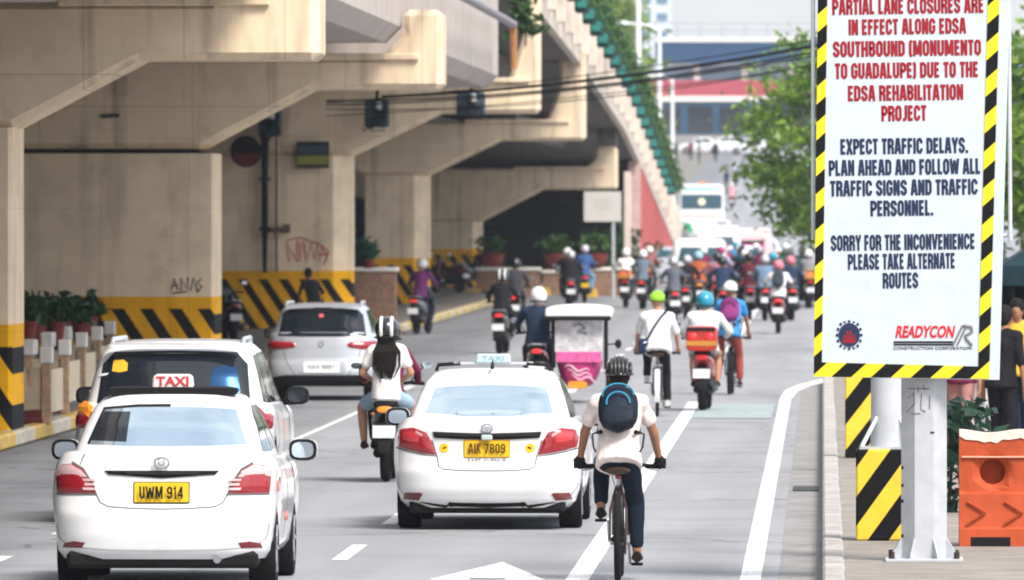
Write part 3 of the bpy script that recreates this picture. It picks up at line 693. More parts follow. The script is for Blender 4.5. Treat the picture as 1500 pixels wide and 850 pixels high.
def car_body(parent, cfg, paint, trim=BLACK):
    """cfg: L, hw, low=[(z, y0, y1off, w)], zlow, ztop(y) table, arches [(y, r)], house=[(t, y0, y1, w, z)]"""
    L, hw = cfg['L'], cfg['hw']; low = cfg['low']; n = cfg.get('n', 3.4); Lr, Lf = cfg.get('Lr', .55), cfg.get('Lf', .7)
    zr0, zr1 = low[0][0], low[-1][0]; arches = cfg['arches']; NT = 26
    def zlow(y):
        z = zr0
        for ya, r in arches:
            if abs(y - ya) < r: z = max(z, cfg['rw'] + math.sqrt(r * r - (y - ya) ** 2) - .03)
        return z
    def ztop(y): return lerp(cfg['top'], y)[0]
    mb = MB(); rs = []
    for i in range(NT + 1):
        t = i / NT; z = zr0 + (zr1 - zr0) * t
        y0, y1o, w = lerp(low, z)
        ol = outline(y0, L - y1o, w * hw, Lr, Lf, n, L)
        rs.append([(x, y, zlow(y) + (ztop(y) - zlow(y)) * t) for x, y in ol])
    top = rs[-1]; cy = L * .5
    for k, up in ((.975, .012), (.93, .022), (.8, .03), (.4, .035), (.02, .035)):
        ins = (1 - k) * hw
        rs.append([(x * k, max(min(y, L - ins * .9 if y > cy else y), ins * .9) if k > .7 else cy + (y - cy) * k, ztop(y) + up) for x, y, z in top])
    mb.rings(rs)
    nlow = len(mb.f)
    hs = cfg['house']; rs = []
    NH = 14
    for i in range(NH + 1):
        t = i / NH; y0, y1, w, z = lerp(hs, t)
        ol = outline(y0, y1, w * hw, cfg.get('hLr', .4), .5, cfg.get('hn', 3.2), L)
        rs.append([(x, y, z) for x, y in ol])
    y0, y1, w, z = hs[-1][1:]; cyy = (y0 + y1) / 2
    for k, up in ((.97, .014), (.9, .03), (.75, .045), (.4, .055), (.02, .058)):
        rs.append([(x * k, cyy + (y - cyy) * (1 - (1 - k) * .8), zz + up) for x, y, zz in rs[NH]])
    mb.rings(rs)
    body = mb.build('body', paint, parent, angle=40)
    bvh = BVHTree.FromPolygons([Vector(v) for v in mb.v], mb.f)
    # dark floor pan between the wheels
    q = MB(); q.box((-hw * .86, .35, zr0 + .02), (hw * .86, L - .35, zr0 + .34)); q.build('underbody', BLACK, parent, smooth=False)
    for ya, r in arches:
        for s in (-1, 1): wheel(parent, s * (hw - .125), ya, cfg['rw'], .21, cfg.get('rim', STEEL))
    return body, bvh
def mirrors(parent, hw, y, z, m=WHITEPAINT, gl=None):
    for s in (-1, 1):
        q = MB(); q.loft([((s * (hw + .075), y + .02, z), .10, .075), ((s * (hw + .075), y + .07, z), .115, .085), ((s * (hw + .09), y + .16, z - .005), .09, .07), ((s * (hw + .07), y + .2, z - .01), .04, .04)], n=14, e=3)
        q.tube([(s * (hw - .08), y + .15, z - .06), (s * (hw + .05), y + .1, z - .06)], .03, 8)
        h = q.build('side_mirror', m, parent)
        q = MB(); q.loft([((s * (hw + .075), y + .0, z), .105, .08), ((s * (hw + .075), y + .03, z), .11, .085)], n=14, e=3); q.build('bezel', BLACK, h)
        q = MB(); q.loft([((s * (hw + .075), y - .012, z), .085, .062), ((s * (hw + .075), y + .004, z), .09, .066)], n=14, e=3); q.build('glass', gl or mat('mirror_glass', (.55, .62, .68), .03, 1.0), h)
SEDAN = dict(L=4.3, hw=.85, rw=.295, n=3.6, Lr=.50, Lf=.8,
    low=[(.24, .07, .05, .90), (.30, .02, .02, .945), (.42, -.0, .0, .965), (.56, .0, .02, .985), (.66, .045, .06, 1.0), (.80, .075, .12, .995), (.92, .085, .2, .97), (1.0, .115, .3, .92)],
    top=[(0, 1.03), (.6, 1.02), (1.5, .98), (3.0, .95), (3.3, .95), (4.0, .80), (4.3, .72)], arches=[(.86, .345), (3.4, .345)],
    house=[(0, .50, 3.35, .845, .97), (.12, .62, 3.22, .835, 1.04), (.5, .86, 2.92, .77, 1.22), (.85, 1.10, 2.6, .70, 1.36), (1, 1.28, 2.42, .64, 1.42)], hLr=.34, hn=3.4)
def glazing(parent, bvh, hw, belts, glass=GLASS):
    for ax in ('+x', '-x'):
        for poly in belts: patch('side_window', poly, bvh, ax, glass, parent, off=.004, res=.08)

def taxi_old(loc, label):
    t = thing('taxi', label, 'taxi', loc, R(0.0), 'white taxis')
    cfg = dict(SEDAN); body, bvh = car_body(t, cfg, WHITEPAINT)
    P = lambda n_, poly, m, **k: patch(n_, poly, bvh, 'y', m, t, **k)
    P('rear_window', [(-.60, 1.085), (-.3, 1.075), (0, 1.072), (.3, 1.075), (.60, 1.085), (.50, 1.345), (.25, 1.36), (0, 1.365), (-.25, 1.36), (-.50, 1.345)], GLASSB, off=.005)
    P('window_seal', stroke([(-.60, 1.09), (-.505, 1.35), (-.25, 1.37), (0, 1.372)], .018), BLACK, off=.007)
    q = P('dark_window_patch', [(-.585, 1.115), (-.31, 1.105), (-.30, 1.325), (-.5, 1.325)], GLASS, off=.008)  # dark glass patch over the left part of the rear window
    lampL = [(-.80, .735), (-.495, .735), (-.54, .82), (-.60, .91), (-.68, .955), (-.76, .945), (-.815, .90)]
    for f in (lambda p: p, mirror):
        l = P('tail_lamp', f(lampL), REDLAMP, bulge=.02, off=.004)
        patch('clear_lens', f([(-.80, .855), (-.565, .855), (-.605, .905), (-.68, .945), (-.755, .935), (-.805, .90)]), bvh, 'y', CLEARLAMP, l, off=.02, bulge=.008)
        for zz in (.755, .79, .825): patch('reverse_strip', f([(-.585, zz), (-.50, zz), (-.51, zz + .018), (-.595, zz + .018)]), bvh, 'y', CLEARLAMP, l, off=.022, bulge=.006)
        patch('lamp_seal', f(stroke([(-.80, .727), (-.485, .727), (-.535, .825), (-.598, .918), (-.68, .965)], .014)), bvh, 'y', GAP, l, off=.005)
        P('reflector', f([(-.75, .325), (-.60, .325), (-.575, .365), (-.66, .375), (-.735, .36)]), mat('dark_red_reflector', (.16, .015, .02), .25, coat=.5), bulge=.006)
        P('bumper_crease', f(stroke([(-.80, .50), (-.78, .40), (-.70, .335), (-.4, .31), (0, .305)], .010)), mat('soft_crease', (.38, .38, .39), .5), off=.002)
    P('trunk_garnish', [(-.43, .905), (.43, .905), (.40, .875), (.2, .862), (0, .848), (-.2, .862), (-.40, .875)], BLACK, bulge=.02, off=.01)
    P('trunk_seam', stroke([(-.50, .735), (-.46, .665), (-.40, .635), (-.2, .622), (0, .618), (.2, .622), (.40, .635), (.46, .665), (.50, .735)], .010), GAP, off=.002)
    P('trunk_seam', stroke([(-.62, .95), (-.6, 1.0), (-.585, 1.03)], .008), GAP, off=.002); P('trunk_seam', stroke([(.62, .95), (.6, 1.0), (.585, 1.03)], .008), GAP, off=.002)
    pl = P('number_plate', rrect(-.205, .665, .205, .815, .012), PLATEY, off=.012, res=.1)
    P('plate_frame', rrect(-.212, .658, .212, .822, .012), INK, off=.007, res=.1)
    poster('plate_number', 'UWM 914', .095, (0, .012, .742), INK, pl, .335, .15)
    q = MB(); q.torus((0, .055, .965), .04, .0075, axis='y', n=28, m=6); [setattr(q, 'v', [(x * 1.35, y, z) for x, y, z in q.v])]
    q.torus((0, .053, .972), .026, .0055, axis='y', n=24, m=6); q.torus((0, .052, .966), .014, .005, axis='y', n=20, m=6); q.build('emblem', CHROME, t)
    q = MB(); q.box((-.72, .09, .17), (.72, .5, .30)); q.build('rear_valance', BLACK, t, smooth=False, bevel=.03)
    q = MB(); q.tube([(.42, .02, .24), (.42, .5, .26)], .03, 10); q.build('exhaust', STEEL, t)
    glazing(t, bvh, .85, [[(.98, 1.03), (1.95, 1.01), (1.95, 1.36), (1.5, 1.37), (1.28, 1.30)], [(2.02, 1.01), (3.0, 1.0), (2.55, 1.30), (2.35, 1.36), (2.02, 1.365)]])
    for yy in (1.98, 3.05): patch('door_seam', stroke([(yy, .98), (yy, .34)], .012), bvh, '+x', GAP, t, off=.002)
    patch('wheel_lip', stroke([(.86 + .36 * math.cos(R(a)), .295 + .36 * math.sin(R(a))) for a in range(5, 176, 10)], .03), bvh, '+x', GAP, t, off=.003)
    q = patch('fuel_cap', rrect(.75, .80, .80, .84, .01), bvh, '+x', INK, t)
    text('side_lettering', 'TAXI', .09, (.863, .33, .78), mat('pale_red_lettering', (.75, .25, .22), .6), t, .26, rot=(90, 0, 90))
    text('side_lettering', 'TAXI', .07, (.863, 1.45, .52), mat('pale_red_lettering', (.75, .25, .22), .6), t, .5, rot=(90, 0, 90))
    mirrors(t, .85, 2.75, 1.0)
    q = MB(); q.loft([((0, 1.36, 1.475), .5, .03), ((0, 1.40, 1.485), .505, .035), ((0, 1.52, 1.485), .505, .03)], n=16, e=5); b = q.build('roof_bar', BLACK, t)
    q = MB(); q.prism([(-.16, 1.50), (.16, 1.50), (.15, 1.595), (.12, 1.61), (-.12, 1.61), (-.15, 1.595)], 'y', 1.38, 1.50); sg = q.build('taxi_sign', mat('pale_pink_sign', (.78, .66, .66), .4), t, smooth=False, bevel=.012)
    text('lettering', 'TAXI', .07, (0, 1.376, 1.552), mat('red_lettering', (.45, .04, .05), .5), sg, .25, bold=.003)
    return t
def taxi_new(loc, label):
    t = thing('taxi', label, 'taxi', loc, R(-.3), 'white taxis')
    cfg = dict(SEDAN); cfg['low'] = [(.20, .10, .05, .86), (.26, .04, .02, .93), (.36, 0, 0, .965), (.5, -.01, .02, .985), (.60, .03, .06, 1.0), (.74, .055, .12, 1.0), (.87, .04, .2, .965), (.95, .10, .3, .90)]
    cfg['top'] = [(0, .99), (.6, .98), (1.5, .97), (3.0, .95), (3.3, .94), (4.0, .80), (4.3, .72)]
    cfg['house'] = [(0, .46, 3.35, .85, .95), (.12, .56, 3.22, .84, 1.01), (.5, .84, 2.9, .775, 1.18), (.85, 1.14, 2.6, .71, 1.31), (1, 1.34, 2.42, .65, 1.37)]
    body, bvh = car_body(t, cfg, WHITEPAINT)
    P = lambda n_, poly, m, **k: patch(n_, poly, bvh, 'y', m, t, **k)
    P('rear_window', [(-.575, 1.035), (-.3, 1.02), (0, 1.015), (.3, 1.02), (.575, 1.035), (.50, 1.255), (.25, 1.275), (0, 1.28), (-.25, 1.275), (-.50, 1.255)], GLASSB, off=.005)
    lampL = [(-.80, .745), (-.70, .715), (-.58, .69), (-.455, .675), (-.50, .80), (-.545, .875), (-.66, .915), (-.775, .90), (-.815, .83)]
    for f in (lambda p: p, mirror):
        l = P('tail_lamp', f(lampL), REDLAMP, bulge=.022, off=.004)
        patch('inner_lens', f([(-.755, .80), (-.60, .775), (-.59, .85), (-.66, .885), (-.745, .87)]), bvh, 'y', mat('bright_red_lens', (.6, .05, .06), .15, coat=.6), l, off=.024, bulge=.008)
        patch('reverse_lens', f([(-.64, .865), (-.575, .835), (-.57, .855), (-.63, .89)]), bvh, 'y', CLEARLAMP, l, off=.024, bulge=.004)
        patch('lamp_seal', f(stroke([(-.82, .735), (-.70, .704), (-.58, .679), (-.445, .664), (-.492, .803)], .012)), bvh, 'y', GAP, l, off=.005)
        P('reflector', f([(-.755, .275), (-.61, .265), (-.575, .325), (-.60, .335), (-.735, .335)]), mat('dark_red_reflector', (.16, .015, .02), .25, coat=.5), bulge=.006)
        P('bumper_crease', f(stroke([(-.83, .46), (-.79, .37), (-.7, .25), (-.5, .235)], .010)), mat('soft_crease', (.38, .38, .39), .5), off=.002)
        P('trunk_seam', f(stroke([(-.445, .66), (-.43, .57), (-.38, .545), (-.2, .535), (0, .533)], .010)), GAP, off=.002)
        d = P('round_sticker', f([(-.385 + .042 * math.cos(R(a)), .735 + .042 * math.sin(R(a))) for a in range(0, 360, 24)]), PLATEY, off=.006, res=.02)
        patch('sticker_mark', f([(-.40, .725), (-.375, .73), (-.36, .745), (-.385, .745)]), bvh, 'y', INK, d, off=.010)
    P('trunk_garnish', [(-.485, .882), (-.24, .873), (0, .866), (.24, .873), (.485, .882), (.47, .828), (.24, .815), (0, .812), (-.24, .815), (-.47, .828)], BLACK, bulge=.018, off=.01)
    pl = P('number_plate', rrect(-.20, .655, .20, .80, .012), PLATEY, off=.012, res=.1)
    P('plate_frame', rrect(-.207, .648, .207, .807, .012), mat('ochre_border', (.45, .22, .01), .6), off=.007, res=.1)
    poster('plate_number', 'AIK 7809', .09, (0, .010, .732), mat('brown_ink', (.10, .04, .008), .6), pl, .335, .15)
    text('dealer_text', 'EAST AVENUE', .03, (0, .028, .625), mat('grey_ink', (.2, .2, .22), .6), t, .34)
    q = MB(); q.torus((0, .03, .915), .036, .0075, axis='y', n=28, m=6); q.v = [(x * 1.35, y, z) for x, y, z in q.v]
    q.torus((0, .027, .92), .024, .005, axis='y', n=24, m=6); q.torus((0, .026, .916), .012, .005, axis='y', n=20, m=6); q.build('emblem', CHROME, t)
    q = MB(); q.cbox((0, .0, .83), (.10, .03, .05)); q.build('latch', mat('pale_green_grey', (.45, .55, .52), .4), t, smooth=False, bevel=.01)
    text('model_badge', '1.3 E', .03, (.29, .06, .925), CHROME, t, .12)
    P('bumper_lip', [(-.60, .255), (-.3, .215), (0, .205), (.3, .215), (.60, .255), (.50, .225), (.3, .19), (0, .185), (-.3, .19), (-.50, .225)], BLACK, off=.006)
    q = MB(); q.box((-.70, .14, .15), (.70, .5, .27)); q.build('rear_valance', BLACK, t, smooth=False, bevel=.03)
    glazing(t, bvh, .85, [[(1.02, .99), (1.95, .98), (1.95, 1.32), (1.55, 1.33), (1.32, 1.25)], [(2.02, .98), (3.05, .97), (2.55, 1.26), (2.35, 1.31), (2.02, 1.32)]])
    for yy in (1.98, 3.05): patch('door_seam', stroke([(yy, .95), (yy, .34)], .012), bvh, '+x', GAP, t, off=.002)
    mirrors(t, .85, 2.75, .96)
    q = MB(); q.loft([((0, 1.30, 1.432), .018, .012), ((0, 1.38, 1.46), .014, .03), ((0, 1.42, 1.47), .008, .034)], n=8); q.build('roof_fin', BLACK, t)
    for s in (-1, 1):
        q = MB(); q.tube([(s * .52, 1.62, 1.40), (s * .50, 1.62, 1.455), (s * .30, 1.62, 1.468)], .018, 8); q.build('roof_rail', BLACK, t)
    q = MB(); q.tube([(-.36, 1.62, 1.468), (.36, 1.62, 1.468)], .017, 8); b = q.build('sign_bar', STEEL, t)
    q = MB(); q.prism([(-.16, 1.475), (.16, 1.475), (.15, 1.555), (-.15, 1.555)], 'y', 1.55, 1.67); sg = q.build('taxi_sign', mat('pale_blue_sign', (.50, .66, .70), .35), t, smooth=False, bevel=.012)
    text('lettering', 'TAXI', .05, (0, 1.546, 1.515), mat('faint_teal_lettering', (.28, .45, .48), .5), sg, .2)
    return t
def suv(loc, label, paint, cfg, win, lampL, lampm, plate, extra, rz=0.0, group=None, name='parked_car', cat='car', mir=WHITEPAINT):
    t = thing(name, label, cat, loc, rz, group)
    body, bvh = car_body(t, cfg, paint)
    P = lambda n_, poly, m, **k: patch(n_, poly, bvh, 'y', m, t, **k)
    P('rear_window', win, GLASS, off=.005)
    for f in (lambda p: p, mirror):
        P('tail_lamp', f(lampL), lampm, bulge=.02, off=.004)
    extra(t, P, bvh)
    return t
def suv_silver(loc):
    cfg = dict(L=4.2, hw=.83, rw=.31, n=3.4, Lr=.5, Lf=.7, low=[(.22, .06, .05, .92), (.3, .0, .02, .965), (.42, -.02, 0, .985), (.52, 0, .02, 1), (.62, .05, .06, 1.0), (.8, .07, .12, .99), (.92, .09, .2, .96), (.98, .12, .3, .93)],
        top=[(0, 1.0), (2.9, .98), (3.3, .96), (4.0, .85), (4.2, .75)], arches=[(.8, .37), (3.35, .37)],
        house=[(0, .12, 3.2, .90, .96), (.1, .16, 3.1, .885, 1.02), (.5, .28, 2.85, .82, 1.2), (.85, .42, 2.55, .76, 1.35), (1, .55, 2.3, .70, 1.40)], hLr=.4, hn=3.4)
    def extra(t, P, bvh):
        P('lower_bumper', [(-.78, .22), (.78, .22), (.80, .34), (.55, .385), (-.55, .385), (-.80, .34)], BLACK, off=.012)
        P('plate_recess', rrect(-.36, .405, .36, .60, .03), mat('shaded_silver', (.35, .38, .42), .4), off=.004)
        pl = P('number_plate', rrect(-.27, .42, .27, .575, .012), PLATEW, off=.012, res=.1)
        text('plate_number', 'NHI 8887', .08, (0, -.02, .50), mat('grey_green_ink', (.2, .25, .25), .6), pl, .4)
        P('tailgate_seam', stroke([(-.60, .93), (-.55, .62), (-.4, .385)], .01), GAP, off=.002); P('tailgate_seam', stroke([(.60, .93), (.55, .62), (.4, .385)], .01), GAP, off=.002)
        q = MB(); q.torus((0, .05, .86), .035, .008, axis='y', n=20, m=6); q.build('emblem', CHROME, t)
        P('window_sticker', [( -.02 + .04 * math.cos(R(a)), 1.265 + .03 * math.sin(R(a))) for a in range(0, 360, 40)], mat('pink_sticker', (.6, .1, .12), .5), off=.008, res=.02)
        P('brake_light', rrect(-.14, 1.375, .14, 1.395, .006), mat('dark_red_reflector', (.16, .015, .02), .25, coat=.5), off=.006)
        q = MB(); q.loft([((0, .50, 1.41), .58, .015), ((0, .36, 1.405), .57, .012)], n=12, e=4); q.build('roof_spoiler', SILVER, t)
        for s in (-1, 1):
            q = MB(); q.tube([(s * .56, .7, 1.42), (s * .56, .8, 1.465), (s * .54, 2.2, 1.46), (s * .54, 2.3, 1.42)], .022, 8); q.build('roof_rail', mat('pale_rail_metal', (.6, .62, .65), .35, .6), t)
        q = MB(); q.tube([(-.02, .9, 1.44), (-.02, .84, 1.53)], .01, 6); q.build('aerial', BLACK, t)
        glazing(t, bvh, .83, [[(.5, 1.0), (1.15, .99), (1.15, 1.34), (.75, 1.34)], [(1.2, .99), (2.0, .99), (2.0, 1.35), (1.2, 1.345)], [(2.06, .99), (2.95, .98), (2.5, 1.28), (2.3, 1.34), (2.06, 1.345)]])
        mirrors(t, .83, 2.75, .98, SILVER)
    return suv(loc, 'silver hatchback car with dark rear window and wide red tail lamps, ahead of the taxis', SILVER, cfg,
        [(-.66, .965), (-.3, .955), (.3, .955), (.66, .965), (.60, 1.28), (.52, 1.355), (0, 1.365), (-.52, 1.355), (-.60, 1.28)],
        [(-.84, .765), (-.6, .765), (-.42, .79), (-.37, .83), (-.42, .875), (-.62, .885), (-.84, .895)], REDLAMP, None, extra)
def suv_white(loc):
    cfg = dict(L=4.5, hw=.91, rw=.34, n=3.4, Lr=.5, Lf=.7, low=[(.26, .06, .05, .92), (.36, .0, .02, .965), (.5, -.02, 0, .985), (.62, 0, .02, 1), (.75, .06, .06, 1.0), (.95, .08, .12, .99), (1.02, .10, .2, .96), (1.08, .13, .3, .93)],
        top=[(0, 1.10), (3.0, 1.06), (3.4, 1.05), (4.2, .95), (4.5, .85)], arches=[(.85, .41), (3.6, .41)],
        house=[(0, .12, 3.5, .90, 1.05), (.1, .16, 3.4, .885, 1.12), (.5, .30, 3.0, .82, 1.36), (.85, .45, 2.7, .76, 1.55), (1, .6, 2.4, .70, 1.615)], hLr=.4, hn=3.4)
    def extra(t, P, bvh):
        st = P('yellow_sticker', [(-.57, 1.385), (-.50, 1.375), (-.43, 1.39), (-.43, 1.46), (-.47, 1.49), (-.56, 1.485)], mat('orange_yellow_sticker', (.75, .42, .03), .5), off=.009, res=.02)
        P('white_sticker', [(-.70, 1.335), (-.62, 1.35), (-.60, 1.37), (-.68, 1.36)], PLATEW, off=.009, res=.02)
        P('painted_reflection', [(.30, 1.12), (.62, 1.12), (.56, 1.43), (.36, 1.43)], mat('blue_reflection_paint', (.02, .07, .17), .12, .8), off=.008)  # blue reflection in the rear glass, put on as a coloured patch
        P('amber_turn_lamp', [(-.92, 1.02), (-.76, 1.02), (-.73, 1.06), (-.78, 1.10), (-.92, 1.11)], AMBER, off=.02, bulge=.02)
        P('lower_bumper', [(-.85, .28), (.85, .28), (.85, .42), (.5, .46), (-.5, .46), (-.85, .42)], BLACK, off=.01)
        pl = P('number_plate', rrect(-.2, .72, .2, .86, .012), PLATEW, off=.012, res=.1)
        q = MB(); q.loft([((0, .52, 1.63), .62, .018), ((0, .36, 1.62), .60, .012)], n=12, e=4); q.build('roof_spoiler', WHITEPAINT, t)
        for s in (-1, 1):
            q = MB(); q.tube([(s * .60, .8, 1.63), (s * .60, .9, 1.675), (s * .58, 2.3, 1.675), (s * .58, 2.4, 1.63)], .022, 8); q.build('roof_rail', mat('pale_rail_metal', (.6, .62, .65), .35, .6), t)
        glazing(t, bvh, .91, [[(.5, 1.1), (1.2, 1.09), (1.2, 1.53), (.75, 1.53)], [(1.26, 1.09), (2.1, 1.08), (2.1, 1.545), (1.26, 1.54)], [(2.16, 1.08), (3.2, 1.06), (2.65, 1.46), (2.4, 1.54), (2.16, 1.545)]])
        patch('side_lamp', [(.02, .9), (.3, .95), (.25, 1.1), (.05, 1.1)], bvh, '+x', REDLAMP, t, bulge=.01)
        for yy in (1.23, 2.13, 3.2): patch('door_seam', stroke([(yy, 1.05), (yy, .45)], .012), bvh, '+x', GAP, t, off=.002)
        for s in (-1, 1): patch('wheel_arch_trim', stroke([(.85 + .43 * math.cos(R(a)), .34 + .43 * math.sin(R(a))) for a in range(0, 181, 10)], .05), bvh, '+x' if s > 0 else '-x', BLACK, t, off=.012)
        mirrors(t, .91, 2.95, 1.12, BLACK, GLASS)
    return suv(loc, 'white SUV with a black rear window and amber lamp, half hidden behind the nearer taxi', WHITEPAINT, cfg,
        [(-.70, 1.10), (-.3, 1.09), (.3, 1.09), (.70, 1.10), (.66, 1.45), (.56, 1.56), (0, 1.575), (-.56, 1.56), (-.66, 1.45)],
        [(-.92, .86), (-.78, .88), (-.75, 1.0), (-.92, 1.01)], REDLAMP, None, extra)
def boxy(name, cat, loc, label, L, hw, H, paint, zb=.35, rw=.45, crown=.05, band=None, rear=None, arches=None, rz=0.0, lean=.1, cols=None):
    """buses, vans and jeepneys: an upright rounded shell with its windows, lamps and wheels"""
    t = thing(name, label, cat, loc, rz)
    ar = arches or [(L * .2, rw + .08), (L * .8, rw + .08)]
    cfg = dict(L=L, hw=hw, rw=rw, n=5, Lr=.35, Lf=.45, low=[(zb, .06, .05, .95), (zb + .15, 0, 0, .99), (H * .45, 0, .03, 1.0), (H * .5, .01, .05, 1.0)], top=[(0, H * .5), (L, H * .5)], arches=ar,
        house=[(0, .01, L - .05, 1.0, H * .49), (.3, .02, L - .15, .995, H * .62), (.7, .05 + lean * .3, L - .35, .97, H * .85), (.9, .1 + lean * .6, L - .5, .92, H * .955), (1, .16 + lean, L - .6, .86, H * .985)], hLr=.35, hn=5)
    body, bvh = car_body(t, cfg, paint)
    P = lambda n_, poly, m, **k: patch(n_, poly, bvh, 'y', m, t, **dict(dict(res=.12), **k))
    rear(t, P, bvh)
    z0, z1 = H * .55, H * .84; n = max(2, int(L / 1.4))
    for ax in ('+x', '-x'):
        for k in range(n):
            a = .35 + (L - 1.3) * k / n; patch('side_window', rrect(a, z0, a + (L - 1.3) / n - .08, z1, .05), bvh, ax, GLASS, t, off=.004, res=.25)
    mirrors(t, hw, L - .9, H * .55, paint)
    return t
# ------------------------------------------------------------------ people
SKIN = mat('brown_skin', (.34, .17, .10), .55, var=.08, vscale=12)
SKINL = mat('light_brown_skin', (.48, .26, .17), .55, var=.08, vscale=12)
def cloth(name, col): return mat(name, col, .85, var=.12, vscale=9, bump=.35, bscale=26)
def ik(a, b, l1, l2, bend):
    a, b = Vector(a), Vector(b); d = b - a; L = min(d.length, (l1 + l2) * .995); u = d.normalized(); b = a + u * L
    x = (l1 * l1 - l2 * l2 + L * L) / (2 * L); h = math.sqrt(max(l1 * l1 - x * x, 0))
    bd = Vector(bend); bd = (bd - u * bd.dot(u)).normalized()
    return a + u * x + bd * h, b
def cap(mb, a, b, r0, r1, n=12): mb.tube([a, (Vector(a) + Vector(b)) / 2, b], [r0, (r0 + r1) / 2, r1], n, round_ends=True)
def person(label, loc, rz, pelvis, hands, feet, shirt, trousers, shoe=BLACK, helmet=None, hair=None, skin=None, sleeve=.62, leg=.93, lean=12, sc=.96, voxel=.02, group=None,
           glove=None, knees=.25, headfwd=None, slim=1.0, long_hair=None, elbow=None, grip=True, toe=0.0):
    """a person facing +y; pelvis, hands and feet are points in the person's own space"""
    skin = skin or SKIN
    t = thing('person', label, 'person', loc, rz, group)
    P = Vector(pelvis); a = R(lean); u = Vector((0, math.sin(a), math.cos(a))); X = Vector((1, 0, 0)); f = Vector((0, math.cos(a), -math.sin(a)))
    sh = P + u * .49 * sc; nb = P + u * .545 * sc; hf = (.035 + .11 * math.sin(a)) if headfwd is None else headfwd
    hc = nb + Vector((0, hf, .155)) * sc
    sw, hw_ = .175 * sc * slim, .085 * sc
    b = MB(); S = MB(); T = MB()
    def torso(m, e, top=True):
        m.ell(P + u * .02, (.155*slim + e, .115 + e, .10 + e), 16, 10)
        m.ell(P + u * .17 * sc, (.135*slim + e, .10 + e, .17 + e), 16, 10, M=Matrix.Rotation(-a, 3, 'X'))
        m.ell(P + u * .36 * sc - f * .005, (.16*slim + e, .112 + e, .17 + e), 16, 10, M=Matrix.Rotation(-a, 3, 'X'))
        for s in (-1, 1): cap(m, nb - u * .035 + X * s * .05, sh + X * s * sw - u * .012, .055 + e, .056 + e)
    torso(b, 0)
    cap(b, nb - u * .03, hc - Vector((0, .01, .05)), .056, .054)
    b.ell(hc, (.076, .096, .115), 16, 12); b.ell(hc + Vector((0, .03, -.055)), (.056, .066, .06), 12, 8)
    b.ell(hc + Vector((0, .098, -.012)), (.014, .02, .024), 8, 6); b.ell(hc + Vector((0, .088, -.055)), (.026, .012, .012), 8, 6)
    for s in (-1, 1):
        b.ell(hc + Vector((s * .077, -.005, -.005)), (.012, .022, .034), 8, 6); b.ell(hc + Vector((s * .032, .086, .012)), (.016, .01, .01), 8, 6)
    torso(S, .017)
    S.rings([[P + u * z + X * (w * slim * math.cos(th)) + f * (dp * math.sin(th) - .012) for th in [2 * math.pi * k / 20 for k in range(20)]] for z, w, dp in ((.34, .165, .118), (.18, .160, .124), (.04, .172, .138), (-.08, .184, .178), (-.09, .172, .166))])
    T.ell(P - u * .03, (.160*slim + .012, .120 + .012, .085), 16, 10)
    gl = []; bent = elbow or (.75, -.45, -.5)
    for s, h in ((-1, hands[0]), (1, hands[1])):
        s0 = sh + X * s * sw; h = Vector(h); wr = h + Vector((0, -.065, .022)) if grip else h + Vector((0, 0, .07))
        el, wr = ik(s0, wr, .285 * sc, .255 * sc, (s * bent[0], bent[1], bent[2]))
        cap(b, s0, el, .048, .038); cap(b, el, wr, .040, .027)
        e2 = s0 + (el - s0) * min(1, sleeve / .5); cap(S, s0, e2, .064, .060 if sleeve < .55 else .05)
        if sleeve > .5: cap(S, el, el + (wr - el) * min(1, (sleeve - .5) / .5), .05, .038)
        hm = MB() if glove else b; e = .006 if glove else 0
        if grip:
            cap(hm, wr, h + Vector((0, -.02, .025)), .028 + e, .036 + e)
            for k in range(4):
                x = h.x + (k - 1.5) * .021; ln = (.9, 1.0, .97, .8)[k] if s > 0 else (.8, .97, 1.0, .9)[k]
                hm.tube([(x, h.y - .025, h.z + .030), (x, h.y + .018 * ln, h.z + .036), (x, h.y + .038 * ln, h.z + .008), (x, h.y + .022 * ln, h.z - .020)], [.0105 + e, .0105 + e, .0095 + e, .008 + e], 6, round_ends=True)
            hm.tube([(h.x - s * .028, h.y - .03, h.z + .015), (h.x - s * .05, h.y - .005, h.z - .008), (h.x - s * .052, h.y + .018, h.z - .018)], [.013 + e, .011 + e, .009 + e], 6, round_ends=True)
        else:
            cap(hm, wr, h + Vector((0, .005, .0)), .027 + e, .034 + e)
            for k in range(4):
                y = h.y + (k - 1.5) * .019; ln = (.9, 1.0, .96, .78)[3 - k]
                hm.tube([(h.x, y, h.z - .02), (h.x - s * .008, y + .004, h.z - .055 * ln), (h.x - s * .022, y + .006, h.z - .088 * ln)], [.0105 + e, .0098 + e, .008 + e], 6, round_ends=True)
            hm.tube([(h.x, h.y + .03, h.z + .02), (h.x - s * .012, h.y + .05, h.z - .015), (h.x - s * .02, h.y + .055, h.z - .045)], [.013 + e, .011 + e, .009 + e], 6, round_ends=True)
        if glove: gl.append(hm)
    for s, ft in ((-1, feet[0]), (1, feet[1])):
        hp = P + X * s * hw_ - u * .03; an = Vector(ft) + Vector((0, -.03, .075))
        kn, an = ik(hp, an, .42 * sc, .41 * sc, (s * knees, 1, .15))
        cap(b, hp, kn, .078, .052); cap(b, kn, kn + (an - kn) * .35, .052, .056); cap(b, kn + (an - kn) * .35, an, .056, .036)
        cap(b, an, an + Vector((0, .12, -.045)), .036, .03)
        if leg < .5: cap(T, hp, hp + (kn - hp) * (leg / .5), .094, .082)
        else:
            cap(T, hp, kn, .093, .069); cap(T, kn, kn + (an - kn) * ((leg - .5) / .5), .070, .056)
        F = MB(); M = Matrix.Rotation(toe, 3, 'X'); o = an + Vector((0, 0, -.075))
